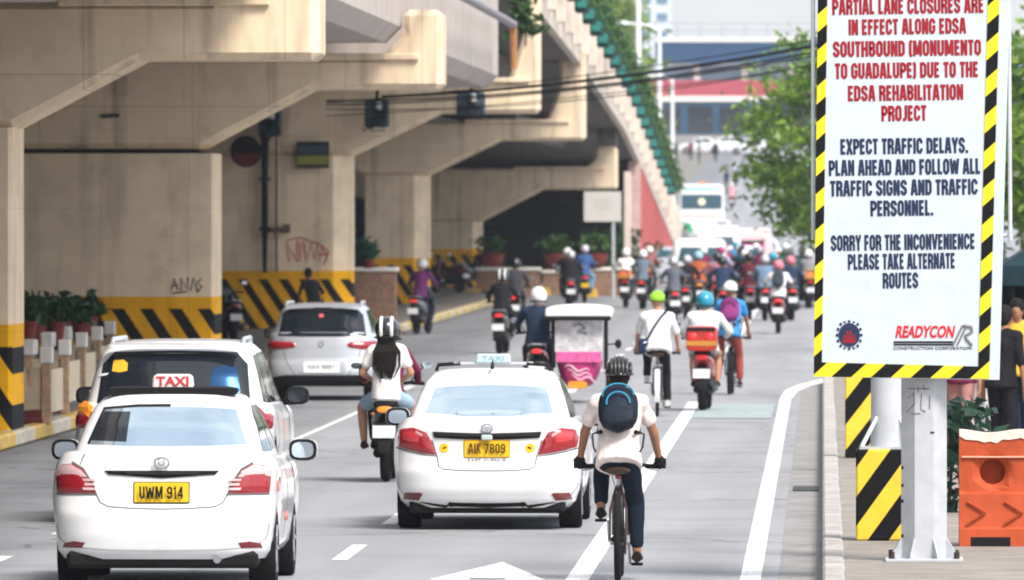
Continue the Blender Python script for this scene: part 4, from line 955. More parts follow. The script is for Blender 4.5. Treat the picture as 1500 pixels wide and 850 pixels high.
        secs = [(-.075, .034, .045, .040), (-.04, .038, .042, .046), (.03, .042, .038, .040), (.10, .047, .030, .030), (.16, .043, .025, .025), (.195, .026, .017, .018)]
        rs = []
        for y, w, hh, cz in secs:
            rs.append([o + M @ Vector((w * math.cos(th), y, cz + hh * math.sin(th) * (1 if math.sin(th) > 0 else .95))) for th in [2*math.pi*k/12 for k in range(12)]])
        F.rings(rs); F.build('shoe', shoe, t)
    fused('body', b, skin, t, voxel)
    fused('shirt', S, shirt, t, voxel, smooth=5, wrinkle=.011)
    fused('trousers' if leg > .5 else 'shorts', T, trousers, t, voxel, smooth=5, wrinkle=.009)
    for hm in gl: hm.build('glove', glove, t)
    if helmet:
        kind, hmat = helmet[0], helmet[1]
        if kind == 'full':
            H = MB(); H.ell(hc + Vector((0, -.005, .022)), (.128, .152, .138), 24, 14, v0=.16)
            h = H.build('helmet', hmat, t)
            V = MB(); rs = []
            for z in (-.05, 0, .05):
                rs.append([hc + Vector((.132 * math.sin(th) * (1 - abs(z)), -.005 + .158 * math.cos(th) * (1 - abs(z)), z)) for th in [R(k * 11) for k in range(-6, 7)]])
            V.rings(rs, closed=False, cap=False); V.build('visor', GLASS, h)
            Rm = MB(); Rm.tube([hc + Vector((.124 * math.sin(th), -.005 + .147 * math.cos(th), -.062)) for th in [R(k * 15) for k in range(0, 25)]], .011, 6); Rm.build('rim', BLACK, h)
            if len(helmet) > 2:
                B = MB()
                for x in (-.055, .055):
                    pts = [hc + Vector((x, -.005 - .1545 * math.cos(R(e)) * math.sqrt(1 - (x/.128)**2), .022 + .1395 * math.sin(R(e)) * math.sqrt(1 - (x/.128)**2))) for e in range(-30, 121, 12)]
                    B.tube(pts, .019, 6)
                B.build('stripe', helmet[2], h)
        else:
            H = MB(); H.ell(hc + Vector((0, -.01, .035)), (.103, .141, .113), 26, 16, v0=.40); h = H.build('helmet', hmat, t)
            Rb = MB()
            for k in range(-3, 4):
                x = k * .029; q = math.sqrt(max(0, 1 - (x / .105) ** 2))
                Rb.tube([hc + Vector((x, -.01 - .145 * math.cos(R(e)) * q, .035 + .115 * math.sin(R(e)) * q)) for e in range(-8, 189, 9)], .0145, 8)
            Rb.build('rib', helmet[2] if len(helmet) > 2 else hmat, h)
            E = MB(); E.tube([hc + Vector((.103 * math.sin(th), -.01 + .14 * math.cos(th), .018)) for th in [R(k * 15) for k in range(25)]], .013, 6); E.build('rim', hmat, h)
    if hair or not helmet:
        Hm = MB(); Hm.ell(hc + Vector((0, -.012, .022)), (.086, .103, .112), 18, 10, v0=.28); Hm.ell(hc + Vector((0, -.045, -.02)), (.075, .066, .085), 14, 8); Hm.build('hair', hair or mat('black_hair', (.010, .008, .007), .75, spec=.2), t)
    if long_hair:
        Hm = MB()
        for k in range(38):
            x = (k / 37 - .5); w = random.uniform(-.02, .02); bk = P + u * .48 - f * (.12 + .03 * math.cos(x * 3))
            Hm.tube([hc + Vector((x * .13, -.075 - .03 * math.cos(x * 3), -.04)), hc + Vector((x * .19, -.11, -.14)), bk + Vector((x * .25 + w, -.02, -.05)), bk + Vector((x * .22 + w * 2, -.025, -.19 - .06 * math.cos(x * 3))), bk + Vector((x * .12 + w, -.01, -.30 + random.uniform(-.13, .05)))], [.011, .014, .016, .012, .002], 6)
        Hm.build('long_hair', long_hair, t)
    t_ = {'t': t, 'hc': hc, 'sh': sh, 'P': P, 'u': u, 'f': f, 'nb': nb, 'M': Matrix.Translation(loc) @ Matrix.Rotation(rz, 4, 'Z')}
    return t_

# ------------------------------------------------------------------ scooters, motorcycles, bicycles
def spoked(parent, y, r, tw, rim, n=24, spokes=True, z=None):
    q = MB(); q.torus((0, 0, 0), r - tw * 1.05, tw * .32, n=36, m=6); q.lathe([(.012, -.05), (.026, -.035), (.018, 0), (.026, .035), (.012, .05)], axis='x', n=10)
    if spokes:
        for k in range(n):
            a = 2*math.pi*k/n; a2 = a + (.35 if k % 2 else -.35); q.tube([((.03 if k % 4 < 2 else -.03), .024 * math.cos(a2), .024 * math.sin(a2)), (0, (r - tw) * math.cos(a), (r - tw) * math.sin(a))], .0022 if tw < .04 else .006, 4)
    w = q.build('wheel', rim, parent); w.location = (0, y, z if z else r)
    q = MB(); q.torus((0, 0, 0), r - tw * .5, tw * .5, n=44, m=10, wide=1.05); q.build('tyre', RUBBER, w)
    return w
def scooter_parts(t, paint, seat=BLACK, lit=True, box=None, plate=PLATEW, mirrors_=True, fat=1.0, tail=None, rack=True):
    tail = tail or (REDLIT if lit else REDLAMP)
    spoked(t, -.62, .275, .11 * fat, BLACK, 5); spoked(t, .62, .275, .10 * fat, BLACK, 5)
    q = MB(); q.loft([((0, -.93, .745), .03, .02), ((0, -.90, .745), .085, .045), ((0, -.78, .72), .135, .085), ((0, -.45, .65), .165, .13), ((0, -.1, .56), .16, .14), ((0, .02, .50), .12, .12)], n=18, e=2.6); q.build('tail_cowl', paint, t)
    q = MB(); q.loft([((0, -.75, .42), .06, .07), ((.03, -.55, .38), .12, .11), ((.02, -.2, .36), .13, .12), ((0, .05, .33), .11, .08)], n=14, e=2.6); q.tube([(-.09, -.62, .3), (-.09, -.1, .34)], [.05, .06], 10); q.build('engine', BLACK, t)
    q = MB(); q.loft([((0, -.80, .80), .09, .02), ((0, -.72, .815), .125, .04), ((0, -.4, .80), .15, .05), ((0, -.25, .775), .14, .05), ((0, .02, .765), .10, .045), ((0, .06, .755), .06, .02)], n=16, e=2.6); q.build('seat', seat, t)
    q = MB(); q.loft([((0, -.955, .765), .035, .018), ((0, -.945, .765), .075, .032), ((0, -.90, .765), .085, .038)], n=14, e=2.6); q.build('tail_lamp', tail, t)
    for s in (-1, 1):
        q = MB(); q.ell((s * .125, -.90, .72), (.022, .02, .016), 10, 6); q.build('turn_lamp', mat('unlit_amber_lens', (.35, .12, .02), .3), t)
    q = MB(); q.loft([((0, -.80, .64), .07, .03), ((0, -.94, .60), .075, .012), ((0, -1.0, .42), .07, .010), ((0, -1.02, .32), .06, .008)], n=10, e=4); q.build('mudguard', BLACK, t)
    q = MB(); q.box((-.12, -1.016, .47), (.12, -1.003, .60)); pl = q.build('number_plate', plate, t, smooth=False)
    q = MB(); q.tube([(.17, -1.0, .40), (.17, -.6, .33), (.12, -.2, .27), (.03, .0, .26)], [.05, .052, .03, .022], 12, round_ends=False); q.build('exhaust', mat('dark_exhaust', (.06, .06, .065), .4, .7), t)
    if rack:
        q = MB(); q.tube([(.12, -.5, .80), (.13, -.8, .86), (.07, -.95, .87), (-.07, -.95, .87), (-.13, -.8, .86), (-.12, -.5, .80)], .014, 8); q.build('grab_rail', STEEL, t)
    q = MB(); q.loft([((0, -.06, .32), .16, .03), ((0, .2, .30), .17, .03), ((0, .38, .33), .15, .03)], n=12, e=4); q.build('footboard', BLACK, t)
    q = MB()
    rs = []
    for z, w, y in ((.30, .14, .42), (.45, .20, .45), (.65, .23, .43), (.85, .19, .38), (.97, .13, .33)):
        rs.append([Vector((w * math.sin(R(k * 15)), y + .10 * math.cos(R(k * 15)), z)) for k in range(-6, 7)] + [Vector((w * .9 * math.sin(R(k * 15)), y - .03 + .10 * math.cos(R(k * 15)), z)) for k in range(6, -7, -1)])
    q.rings(rs); q.build('front_shield', paint, t)
    q = MB()
    for s in (-1, 1): q.tube([(s * .075, .62, .275), (s * .07, .52, .55)], .022, 8)
    q.tube([(0, .5, .55), (0, .36, 1.0)], .03, 10); q.build('fork', STEEL, t)
    q = MB(); q.torus((0, .62, .275), .31, .02, n=28, m=6, wide=3); q.v = [(x, y, max(z, .34)) for x, y, z in q.v]; q.build('front_mudguard', paint, t)
    q = MB(); q.tube([(-.33, .29, 1.02), (-.2, .33, 1.03), (0, .36, 1.0), (.2, .33, 1.03), (.33, .29, 1.02)], .017, 8); hb = q.build('handlebar', BLACK, t)
    for s in (-1, 1):
        q = MB(); q.tube([(s * .35, .285, 1.02), (s * .22, .32, 1.028)], .021, 10); q.build('grip', RUBBER, hb)
        if mirrors_:
            q = MB(); q.tube([(s * .20, .34, 1.03), (s * .27, .36, 1.13), (s * .34, .36, 1.19)], .008, 6); m_ = q.build('mirror', BLACK, hb)
            q = MB(); q.loft([((s * .37, .345, 1.21), .06, .035), ((s * .37, .36, 1.21), .065, .04), ((s * .37, .38, 1.21), .04, .025)], n=14); q.build('mirror_glass', mat('mirror_glass', (.55, .62, .68), .03, 1.0), m_)
    q = MB(); q.loft([((0, .30, 1.03), .10, .06), ((0, .38, 1.04), .12, .07), ((0, .46, 1.01), .09, .06), ((0, .49, 1.0), .04, .03)], n=14, e=2.6); q.build('headlight_cowl', paint, t)
    if box:
        q = MB(); q.loft([((0, -1.08, 1.03), .20, .16), ((0, -1.04, 1.03), .222, .18), ((0, -.72, 1.03), .222, .18), ((0, -.68, 1.03), .20, .16)], n=20, e=6); b = q.build('top_box', box, t)
        q = MB(); q.box((-.215, -1.088, .93), (.215, -1.07, 1.0)); q.build('box_reflector', mat('dull_amber_reflector', (.5, .22, .03), .4), b, smooth=False)
        q = MB(); q.box((-.2, -1.09, 1.14), (.2, -1.06, 1.19)); q.build('box_band', BLACK, b, smooth=False)
        for s in (-1, 1):
            q = MB(); q.ell((s * .12, -1.085, 1.06), (.06, .02, .05), 12, 8); q.build('box_lamp', REDLIT, b)
def bicycle(label, loc, rz, paint, group=None, guard=None, steer=.64):
    t = thing('bicycle', label, 'bicycle', loc, rz, group)
    spoked(t, -.50, .33, .05, BLACK, 24); spoked(t, .53, .33, .05, BLACK, 24)
    q = MB(); bb = (0, -.06, .29); st = (0, -.20, .74); hd = (0, .32, .80); hb_ = (0, .36, .66)
    q.tube([bb, st], .017, 8); q.tube([st, hd], .017, 8); q.tube([bb, hb_], .02, 8); q.tube([hd, hb_], .022, 8)
    for s in (-1, 1):
        q.tube([(s * .03, -.08, .29), (s * .062, -.50, .33)], .010, 6); q.tube([(s * .02, -.19, .72), (s * .062, -.34, .55), (s * .062, -.50, .33)], .010, 6)
    q.build('frame', paint, t)
    q = MB()
    for s in (-1, 1): q.tube([(s * .055, .53, .33), (s * .05, .40, .64)], .014, 8)
    q.tube([(-.055, .40, .64), (.055, .40, .64)], .02, 8); q.build('fork', paint, t)
    q = MB(); q.tube([(0, -.20, .73), (0, -.235, .86)], .0135, 8); q.build('seat_post', STEEL, t)
    q = MB(); q.loft([((0, -.43, .845), .078, .020), ((0, -.41, .852), .098, .034), ((0, -.30, .852), .080, .03), ((0, -.16, .855), .03, .02), ((0, -.10, .85), .018, .012)], n=14); q.build('saddle', mat('dark_brown_saddle', (.035, .02, .016), .5), t)
    q = MB(); w = steer / 2; q.tube([(0, .32, .80), (0, .36, .88)], .017, 8); q.tube([(-w, .27, .865), (-.12, .34, .885), (0, .36, .885), (.12, .34, .885), (w, .27, .865)], .014, 8); hb = q.build('handlebar', BLACK, t)
    for s in (-1, 1):
        q = MB(); q.tube([(s * w, .27, .865), (s * (w - .12), .293, .873)], .018, 8); q.build('grip', RUBBER, hb)
        q = MB(); q.tube([(s * (w - .13), .30, .87), (s * (w - .10), .38, .85), (s * (w - .02), .37, .835)], .007, 6); q.build('brake_lever', STEEL, hb)
        q = MB(); q.tube([(s * (w - .14), .31, .87), (s * (w - .16), .46, .90), (s * .08, .48, .84), (s * .03, .42, .68)], .0035, 5); q.build('brake_cable', BLACK, hb)
    q = MB(); q.torus((.05, -.06, .29), .095, .006, n=30, m=6, wide=.6)
    for k in range(5): q.tube([(.05, -.06, .29), (.05, -.06 + .09 * math.cos(k * 1.256), .29 + .09 * math.sin(k * 1.256))], .007, 5)
    q.tube([(-.07, -.06, .29), (.07, -.06, .29)], .02, 10); q.tube([(.075, -.06, .29), (.085, -.05, .12)], .012, 6); q.tube([(-.075, -.06, .29), (-.085, -.07, .46)], .012, 6); q.build('crankset', STEEL, t)
    for s, z, y in ((1, .12, -.05), (-1, .46, -.07)):
        q = MB(); q.cbox((s * .14, y, z), (.09, .08, .022)); q.build('pedal', BLACK, t, smooth=False, bevel=.004)
    q = MB(); q.tube([(.05, -.06, .385), (.055, -.50, .37)], .006, 5); q.tube([(.05, -.06, .195), (.055, -.45, .24), (.055, -.50, .29)], .006, 5); q.tube([(.055, -.47, .22), (.055, -.49, .32)], .012, 6); q.build('chain', mat('dark_chain', (.05, .045, .04), .5, .6), t)
    if guard:
        q = MB(); rs = [[Vector((x, -.50 + .36 * math.cos(R(a)), .33 + .36 * math.sin(R(a)))) for x in (-.035, .035)] + [Vector((x, -.50 + .368 * math.cos(R(a)), .33 + .368 * math.sin(R(a)))) for x in (.035, -.035)] for a in range(60, 206, 10)]
        q.rings(rs); q.build('mudguard', guard, t)
        q = MB(); q.box((-.07, -.70, .70), (.07, -.30, .72)); q.tube([(.06, -.68, .7), (.065, -.5, .36)], .006, 5); q.tube([(-.06, -.68, .7), (-.065, -.5, .36)], .006, 5); q.build('rack', STEEL, t)
    else:
        q = MB(); q.cbox((0, -.275, .80), (.05, .03, .03)); q.build('reflector', REDLAMP, t, bevel=.005)
    return t
def backpack(label, pr, m1, m2, w=.15, h=.22, strap=BLACK):
    """worn on the back of the person pr"""
    Mx = pr['M']; a = math.atan2(pr['u'].y, pr['u'].z)
    c = pr['P'] + pr['u'] * .30 - pr['f'] * .215
    t = thing('backpack', label, 'backpack', Mx @ c); t.rotation_euler = (-a, 0, Mx.to_euler().z)
    q = MB(); rs = []
    for k in range(9):
        z = -h + 2 * h * k / 8; q_ = math.sqrt(max(0.03, 1 - abs(z / h) ** 3.2)); rs.append([Vector((w * q_ * math.copysign(abs(math.cos(th)) ** .7, math.cos(th)), -.02 + .085 * q_ * math.sin(th) * (1.2 if math.sin(th) < 0 and z < 0 else 1), z)) for th in [2*math.pi*i/18 for i in range(18)]])
    q.rings(rs); q.build('bag', m1, t)
    q = MB(); q.loft([((0, -.125, -.09), w * .6, h * .22), ((0, -.115, -.09), w * .74, h * .36), ((0, -.06, -.09), w * .82, h * .42)], n=16, e=3); q.build('pocket', m1, t)
    for k, (ww, zz) in enumerate(((.78, .10), (.58, .03))):
        q = MB(); q.tube([(w * ww * math.sin(R(e)) , -.105 - .02 * math.cos(R(e)) - .005, zz + h * .42 * math.cos(R(e)) - h * .1) for e in range(-100, 101, 12)], .007, 6); q.build('piping', m2, t)
    q = MB(); q.tube([(-.025, .03, h * .95), (-.02, -.01, h * 1.12), (.02, -.01, h * 1.12), (.025, .03, h * .95)], .009, 6); q.build('loop', strap, t)
    for s in (-1, 1):
        q = MB(); q.tube([(s * .07, .05, h * .85), (s * .11, .20, h * 1.0), (s * .13, .30, h * .6), (s * .16, .20, -.1), (s * .13, .06, -h * .8)], .014, 6); q.build('strap', strap, t)
        q = MB(); q.tube([(s * .13, .05, -h * .75), (s * .20, .06, -h * .9), (s * .19, .03, -h * 1.5), (s * .17, .02, -h * 1.75)], .008, 6); q.build('loose_strap', strap, t)
    return t
RIDE = dict(hands=[(-.29, .31, 1.02), (.29, .31, 1.02)], feet=[(-.17, .12, .33), (.17, .12, .33)])
def ride(px, py, vlabel, plabel, paint, shirt, trousers, helmet, kind='scooter', rz=0.0, lean=12, sleeve=.95, leg=.93, box=None, skin=None, voxel=.022, pillion=None, sk=None, **kw):
    """a motorcycle whose rear wheel meets the road at that pixel, and its rider"""
    if py < 466: jr = random.Random(int(px * 13 + py)); px += jr.uniform(-7, 7); py += jr.uniform(-6, 5)
    s = (py - HOR) / CH; d = FPX / s; p = PD(px, py, d); loc = Vector((p.x, p.y + .62, zg(p.y)))
    rnd = random.Random(int(px * 7 + py)); rz += R(rnd.uniform(-4, 4)); lean += rnd.uniform(-4, 7); kw.setdefault('sc', rnd.uniform(.91, 1.0)); kw.setdefault('slim', rnd.uniform(.94, 1.14))
    t = thing('motorcycle', vlabel, 'motorcycle', loc, rz)
    scooter_parts(t, paint, box=box, **(sk or {}))
    if box and box.name.startswith('orange'): 
        for o in t.children:
            if o.name.startswith('top_box'): o.scale = (.82, 1, .72); o.location = (0, 0, .24)
    a = person(plabel, loc, rz, (0, -.22, .90), RIDE['hands'], RIDE['feet'], shirt, trousers, helmet=helmet, lean=lean, sleeve=sleeve, leg=leg, skin=skin, voxel=voxel, **kw)
    b = None
    if pillion:
        b = person(pillion.pop('label'), loc, rz, (0, -.58, .93), [(-.13, -.30, 1.02), (.13, -.30, 1.02)], pillion.pop('feet', [(-.20, -.28, .34), (.20, -.28, .34)]), voxel=voxel, knees=.6, **pillion)
    return t, a, b
# ------------------------------------------------------------------ the cars
def at(s, px): return Vector((PD(px, 305, FPX / s).x, PD(px, 305, FPX / s).y, 0))
taxi_old(at(195, 236), 'nearest white taxi with a yellow UWM 914 plate and a TAXI sign on its roof')
taxi_new(at(164, 713), 'white taxi with a yellow AIK 7809 plate, just left of the cyclist with the backpack')
suv_silver(at(98, 471))
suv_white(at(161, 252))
# far vehicles coming towards the camera
def bus_rear(t, P, bvh):
    P('windscreen', rrect(-1.08, 1.75, 1.08, 2.55, .08), mat('teal_bus_glass', (.01, .06, .09), .08, ior=1.6))
    P('roof_band', rrect(-1.0, 2.72, 1.0, 2.95, .05), mat('pale_teal_band', (.25, .55, .55), .5))
    P('sticker', [(.0 + .2 * math.cos(R(a)), 2.15 + .2 * math.sin(R(a))) for a in range(0, 360, 30)], mat('cream_disc', (.75, .72, .5), .5), off=.02)
    P('lower_panel', [(-1.15, .5), (-.4, .5), (-.6, 1.0), (-1.15, 1.1)], mat('green_bus_paint', (.02, .35, .16), .4)); P('lower_panel', [(.4, .5), (1.15, .5), (1.15, 1.1), (.6, 1.0)], mat('green_bus_paint', (.02, .35, .16), .4))
    P('red_band', rrect(-1.0, 1.32, 1.0, 1.45, .03), mat('faded_red_band', (.62, .38, .30), .5))
    for s in (-1, 1): P('lamp', rrect(s * .95 - .14, .75, s * .95 + .14, .92, .04), mat('headlamp_glass', (.8, .8, .75), .1, coat=.5), off=.02, bulge=.03)
    q = MB(); q.box((-.2, .3, 3.02), (.2, .7, 3.2)); q.build('roof_vent', mat('orange_marker', (.7, .22, .08), .5), t, smooth=False, bevel=.04)
b = PD(1028, 330, 548); boxy('city_bus', 'bus', (b.x, b.y, zg(b.y)), 'white and green bus with a dark teal windscreen, up the far slope', 10, 1.2, 3.1, WHITEPAINT, rear=bus_rear)
def van_rear(t, P, bvh):
    P('windscreen', [(-.68, 1.18), (.68, 1.18), (.60, 1.72), (-.60, 1.72)], mat('grey_blue_glass', (.04, .07, .10), .08, ior=1.6))
    for s in (-1, 1): P('lamp', rrect(s * .74 - .1, .85, s * .74 + .1, 1.1, .04), mat('headlamp_glass', (.8, .8, .75), .1, coat=.5), off=.02, bulge=.02)
    P('grille', rrect(-.5, .62, .5, .8, .03), BLACK)
    q = MB(); q.box((-.48, .9, 2.14), (.48, 1.05, 2.38)); sg = q.build('route_sign', PLATEW, t, smooth=False, bevel=.01)
    text('lettering', 'A 3006', .17, (0, .895, 2.26), mat('dark_blue_ink', (.03, .05, .12), .5), sg, .72, bold=.004)
b = PD(1052, 409, 415); boxy('passenger_van', 'van', (b.x, b.y, zg(b.y)), 'white passenger van with a route sign on its roof, in front of the bus', 4.8, .92, 2.15, WHITEPAINT, rear=van_rear, zb=.3, rw=.33, lean=.35)
def jeep_rear(t, P, bvh):
    P('rear_opening', rrect(-.55, 1.0, .55, 1.5, .04), mat('shaded_interior', (.05, .03, .04), .8))
    P('magenta_panel', rrect(-.55, .95, .55, 1.32, .03), mat('magenta_panel', (.55, .02, .22), .5), off=.02)
    P('bumper', rrect(-.85, .4, .85, .6, .03), STEEL, off=.05)
    for s in (-1, 1): P('lamp', rrect(s * .75 - .08, .7, s * .75 + .08, .85, .03), REDLAMP, off=.02)
b = PD(1101, 402, 440); boxy('jeepney', 'jeepney', (b.x, b.y, zg(b.y)), 'pale pink jeepney with a magenta rear panel, right of the white van', 5.5, .9, 2.0, mat('pale_pink_paint', (.72, .50, .52), .35, coat=.4), rear=jeep_rear, zb=.4, rw=.36, lean=.05)
def sedan_far(px, py, label, paint, rz=0.0, group=None, s=None):
    s = s or (py - HOR) / CH; d = FPX / s; p = PD(px, HOR, d)
    t = thing('car', label, 'car', (p.x, p.y, zg(p.y)), rz, group)
    body, bvh = car_body(t, SEDAN, paint)
    patch('rear_window', [(-.60, 1.085), (.60, 1.085), (.50, 1.345), (-.50, 1.345)], bvh, 'y', mat('teal_bus_glass', (.01, .06, .09), .08, ior=1.6), t, off=.005, res=.1)
    for f in (lambda p: p, mirror): patch('tail_lamp', f([(-.80, .735), (-.495, .735), (-.6, .91), (-.78, .93)]), bvh, 'y', REDLAMP, t, res=.08, bulge=.01)
    glazing(t, bvh, .85, [[(.98, 1.03), (1.95, 1.01), (1.95, 1.36), (1.5, 1.37), (1.28, 1.30)], [(2.02, 1.01), (3.0, 1.0), (2.55, 1.30), (2.35, 1.36), (2.02, 1.365)]])
    mirrors(t, .85, 2.75, 1.0, paint)
    return t
def auv_rear(t, P, bvh):
    P('rear_window', [(-.70, 1.10), (.70, 1.10), (.60, 1.58), (-.60, 1.58)], mat('teal_bus_glass', (.01, .06, .09), .08, ior=1.6))
    for s in (-1, 1): P('tail_lamp', rrect(s * .8 - .08, .85, s * .8 + .08, 1.15, .03), REDLAMP, off=.02, bulge=.02)
    P('number_plate', rrect(-.2, .7, .2, .84, .01), PLATEW, off=.012)
b = PD(1024, 305, FPX / 44); boxy('people_carrier', 'car', (b.x, b.y, 0), 'white people carrier with a teal-tinted rear window among the motorcycles, below the van', 4.6, .9, 1.85, WHITEPAINT, rear=auv_rear, zb=.3, rw=.34, lean=.2)
sedan_far(1086, 418, 'white car between the people carrier and the pink jeepney', WHITEPAINT)
far0 = None
for k, (px, d, rz_, lab) in enumerate(((1062, 905, 85, 'leftmost of the pale cars crossing under the far footbridge'), (1098, 915, 95, 'middle of the pale cars crossing under the far footbridge'), (1135, 900, 88, 'rightmost of the pale cars crossing under the far footbridge'))):
    p = PD(px, 305, d)
    if far0 is None: far0 = sedan_far(px, 0, lab, WHITEPAINT, group='pale cars under the far footbridge', s=FPX / d); o = far0
    else: o = copy_tree(far0); o['label'] = lab
    o.location = (p.x, p.y, zg(p.y)); o.rotation_euler = (0, 0, R(rz_))

# ------------------------------------------------------------------ the riders
WHT = cloth('white_cotton', (.78, .76, .75)); BLK = cloth('black_cloth', (.012, .012, .016)); NAVY = cloth('navy_cloth', (.02, .035, .08))
JEAN = cloth('dark_blue_denim', (.009, .016, .030)); MAR = cloth('maroon_cloth', (.16, .02, .06)); PUR = cloth('purple_cloth', (.13, .03, .13))
BLU = cloth('sky_blue_cloth', (.05, .25, .55)); RUST = cloth('rust_brown_cloth', (.34, .09, .03)); PINKW = cloth('pale_pink_cotton', (.78, .68, .65))
LAV = cloth('lavender_cloth', (.45, .42, .58)); RED = cloth('brick_red_cloth', (.35, .07, .06)); GREY = cloth('grey_cloth', (.22, .22, .24)); CYAN = cloth('pale_cyan_cloth', (.30, .52, .62))
hw_ = mat('white_helmet_shell', (.78, .78, .78), .25, coat=.5); hb_ = mat('black_helmet_shell', (.012, .012, .014), .22, coat=.5); hg_ = mat('lime_helmet_shell', (.30, .62, .02), .3, coat=.4)
ht_ = mat('teal_helmet_shell', (.01, .28, .42), .25, coat=.5); hp_ = mat('pink_helmet_shell', (.62, .16, .22), .3, coat=.4); hs_ = mat('silver_helmet_shell', (.5, .52, .55), .3, .4)
pk = mat('black_gloss_paint', (.012, .012, .015), .25, coat=.5); pr_ = mat('red_bike_paint', (.38, .02, .025), .25, coat=.5); pm = mat('maroon_bike_paint', (.14, .015, .03), .25, coat=.5); pg = mat('grey_bike_paint', (.12, .13, .15), .3, coat=.4); pb = mat('blue_bike_paint', (.03, .10, .28), .25, coat=.5); po = mat('orange_box_plastic', (.55, .22, .07), .6); pw = mat('white_bike_paint', (.7, .7, .7), .3, coat=.4)
RB = mat('red_box_plastic', (.45, .025, .015), .35, coat=.3)

# nearest cyclist
p = at(190, 905); loc = Vector((p.x, p.y + .50, 0))
bicycle('black bicycle ridden by the cyclist with the blue backpack', loc, 0.0, mat('dark_brown_frame_paint', (.05, .025, .025), .3, coat=.4))
cy = person('cyclist in a pale pink T-shirt, dark jeans and black helmet, wearing a dark blue backpack', loc, 0.0, (0, -.27, .955), [(-.315, .26, .885), (.315, .26, .885)], [(-.14, -.03, .475), (.14, -.01, .135)], PINKW, JEAN,
    shoe=mat('dark_brown_shoe', (.015, .009, .007), .6), helmet=('bicycle', hb_, mat('grey_helmet_rib', (.022, .022, .025), .3, coat=.4)), lean=27, sleeve=.30, leg=.90, voxel=.0105, glove=mat('black_glove', (.014, .014, .016), .8), knees=.12, hair=mat('black_hair', (.010, .008, .007), .75, spec=.2), elbow=(.9, -.25, -.35), sc=.97, slim=1.0)
backpack('dark blue backpack with teal piping on the nearest cyclist', cy, mat('dark_navy_nylon', (.008, .014, .028), .55, var=.2, bump=.3), mat('teal_piping', (.03, .26, .42), .5), w=.155, h=.20)
# cyclist with the lime helmet
p = at(106, 962); loc = Vector((p.x, p.y + .50, 0))
bicycle('dark bicycle with a white rear mudguard, ridden by the lime-helmeted cyclist', loc, R(1), BLACK, guard=pw)
c2 = person('cyclist in a lime green helmet and white shirt with a dark sling across the back', loc, R(1), (0, -.27, .955), [(-.30, .26, .885), (.30, .26, .885)], [(-.14, -.03, .475), (.14, -.01, .135)], WHT, BLK, shoe=mat('white_shoe', (.6, .6, .6), .6),
    helmet=('bicycle', mat('dark_lime_vents', (.06, .16, .01), .4), hg_), lean=24, sleeve=.45, leg=.95, voxel=.015, knees=.12, skin=SKINL, elbow=(.9, -.25, -.35), slim=1.08)
mb = MB(); P_, u_, f_ = c2['P'], c2['u'], c2['f']; X_ = Vector((1, 0, 0))
def on_back(x, k, o=.145): return P_ + u_ * k - f_ * o + X_ * x
mb.tube([P_ + u_ * .52 + X_ * .13 + f_ * .05, on_back(.12, .50, .10), on_back(.04, .38), on_back(-.06, .22, .135), on_back(-.15, .05, .10), P_ + X_ * -.18 + f_ * .03], .02, 6); mb.build('sling_strap', NAVY, c2['t'])
t = thing('sling_bag', 'small dark sling bag at the hip of the lime-helmeted cyclist', 'bag', c2['M'] @ (P_ + X_ * -.19 - f_ * .06)); mb = MB(); mb.loft([((0, -.07, 0), .05, .07), ((0, -.05, 0), .075, .10), ((0, .05, 0), .075, .10), ((0, .07, 0), .05, .07)], n=14, e=4); mb.build('bag', NAVY, t); mb = MB(); mb.tube([(0, -.075, .04), (.06, -.06, .05)], .006); mb.build('zipper', STEEL, t)

# woman riding pillion, left of the AIK taxi
t, a, w_ = ride(567, 706, 'dark scooter with an amber lamp carrying two riders between the two taxis', 'scooter driver in a maroon jacket, hidden behind the pillion with the long black hair', pk, MAR, BLK, ('full', hb_), rz=R(-2), lean=8, voxel=.018,
    pillion=dict(label='woman pillion rider in white T-shirt and shorts with long black hair under her helmet', shirt=WHT, trousers=cloth('pale_blue_shorts', (.30, .42, .52)), shoe=mat('dark_sandal', (.05, .03, .03), .7), helmet=('full', hb_, hw_), skin=SKINL, lean=4, sleeve=.30, leg=.34, long_hair=mat('black_hair', (.010, .008, .007), .75, spec=.2), slim=.9, feet=[(-.25, -.30, .34), (.20, -.28, .34)], sc=.93), sk=dict(tail=AMBER, plate=PLATEW))
# scooters ahead, left to right
ride(617, 490, 'grey scooter with a red tail lamp beside the brick planters', 'rider in a purple jacket and white helmet leaning to the left', pg, PUR, JEAN, ('full', hw_), rz=R(-14), lean=16)
ride(735, 519, 'black scooter with a white plate and a lit red lamp, ridden in the open lane', 'rider in black with a striped helmet on the scooter in the open lane', pk, BLK, BLK, ('full', hb_, hw_), sk=dict(fat=1.25))
ride(754, 484, 'dark motorcycle just ahead of the black scooter in the open lane', 'rider in a dark grey jacket and black helmet just ahead of the black scooter', pk, cloth('charcoal_cloth', (.04, .04, .05)), BLK, ('full', hb_))
ride(826, 452, 'dark motorcycle passing in front of the middle bowl planter', 'rider in black with a white helmet in front of the bowl planters', pk, BLK, BLK, ('full', hw_))
ride(853, 444, 'blue motorcycle with a yellow plate in front of the right bowl planter', 'rider in a blue jacket and pale blue jeans in front of the bowl planters', pb, NAVY, cloth('pale_denim', (.20, .34, .48)), ('full', CYAN), sk=dict(plate=PLATEY), pillion=dict(label='pillion rider in a blue top and white helmet behind the rider in pale jeans', shirt=cloth('mid_blue_cloth', (.04, .10, .26)), trousers=cloth('pale_denim', (.20, .34, .48)), helmet=('full', mat('pale_lilac_shell', (.55, .5, .65), .3)), lean=6, sleeve=.95))
ride(916, 449, 'motorcycle with an orange rear box and white plate near the white sign post', 'rider in a white shirt and white helmet on the motorcycle with the orange box', pk, WHT, NAVY, ('full', hw_), box=po)
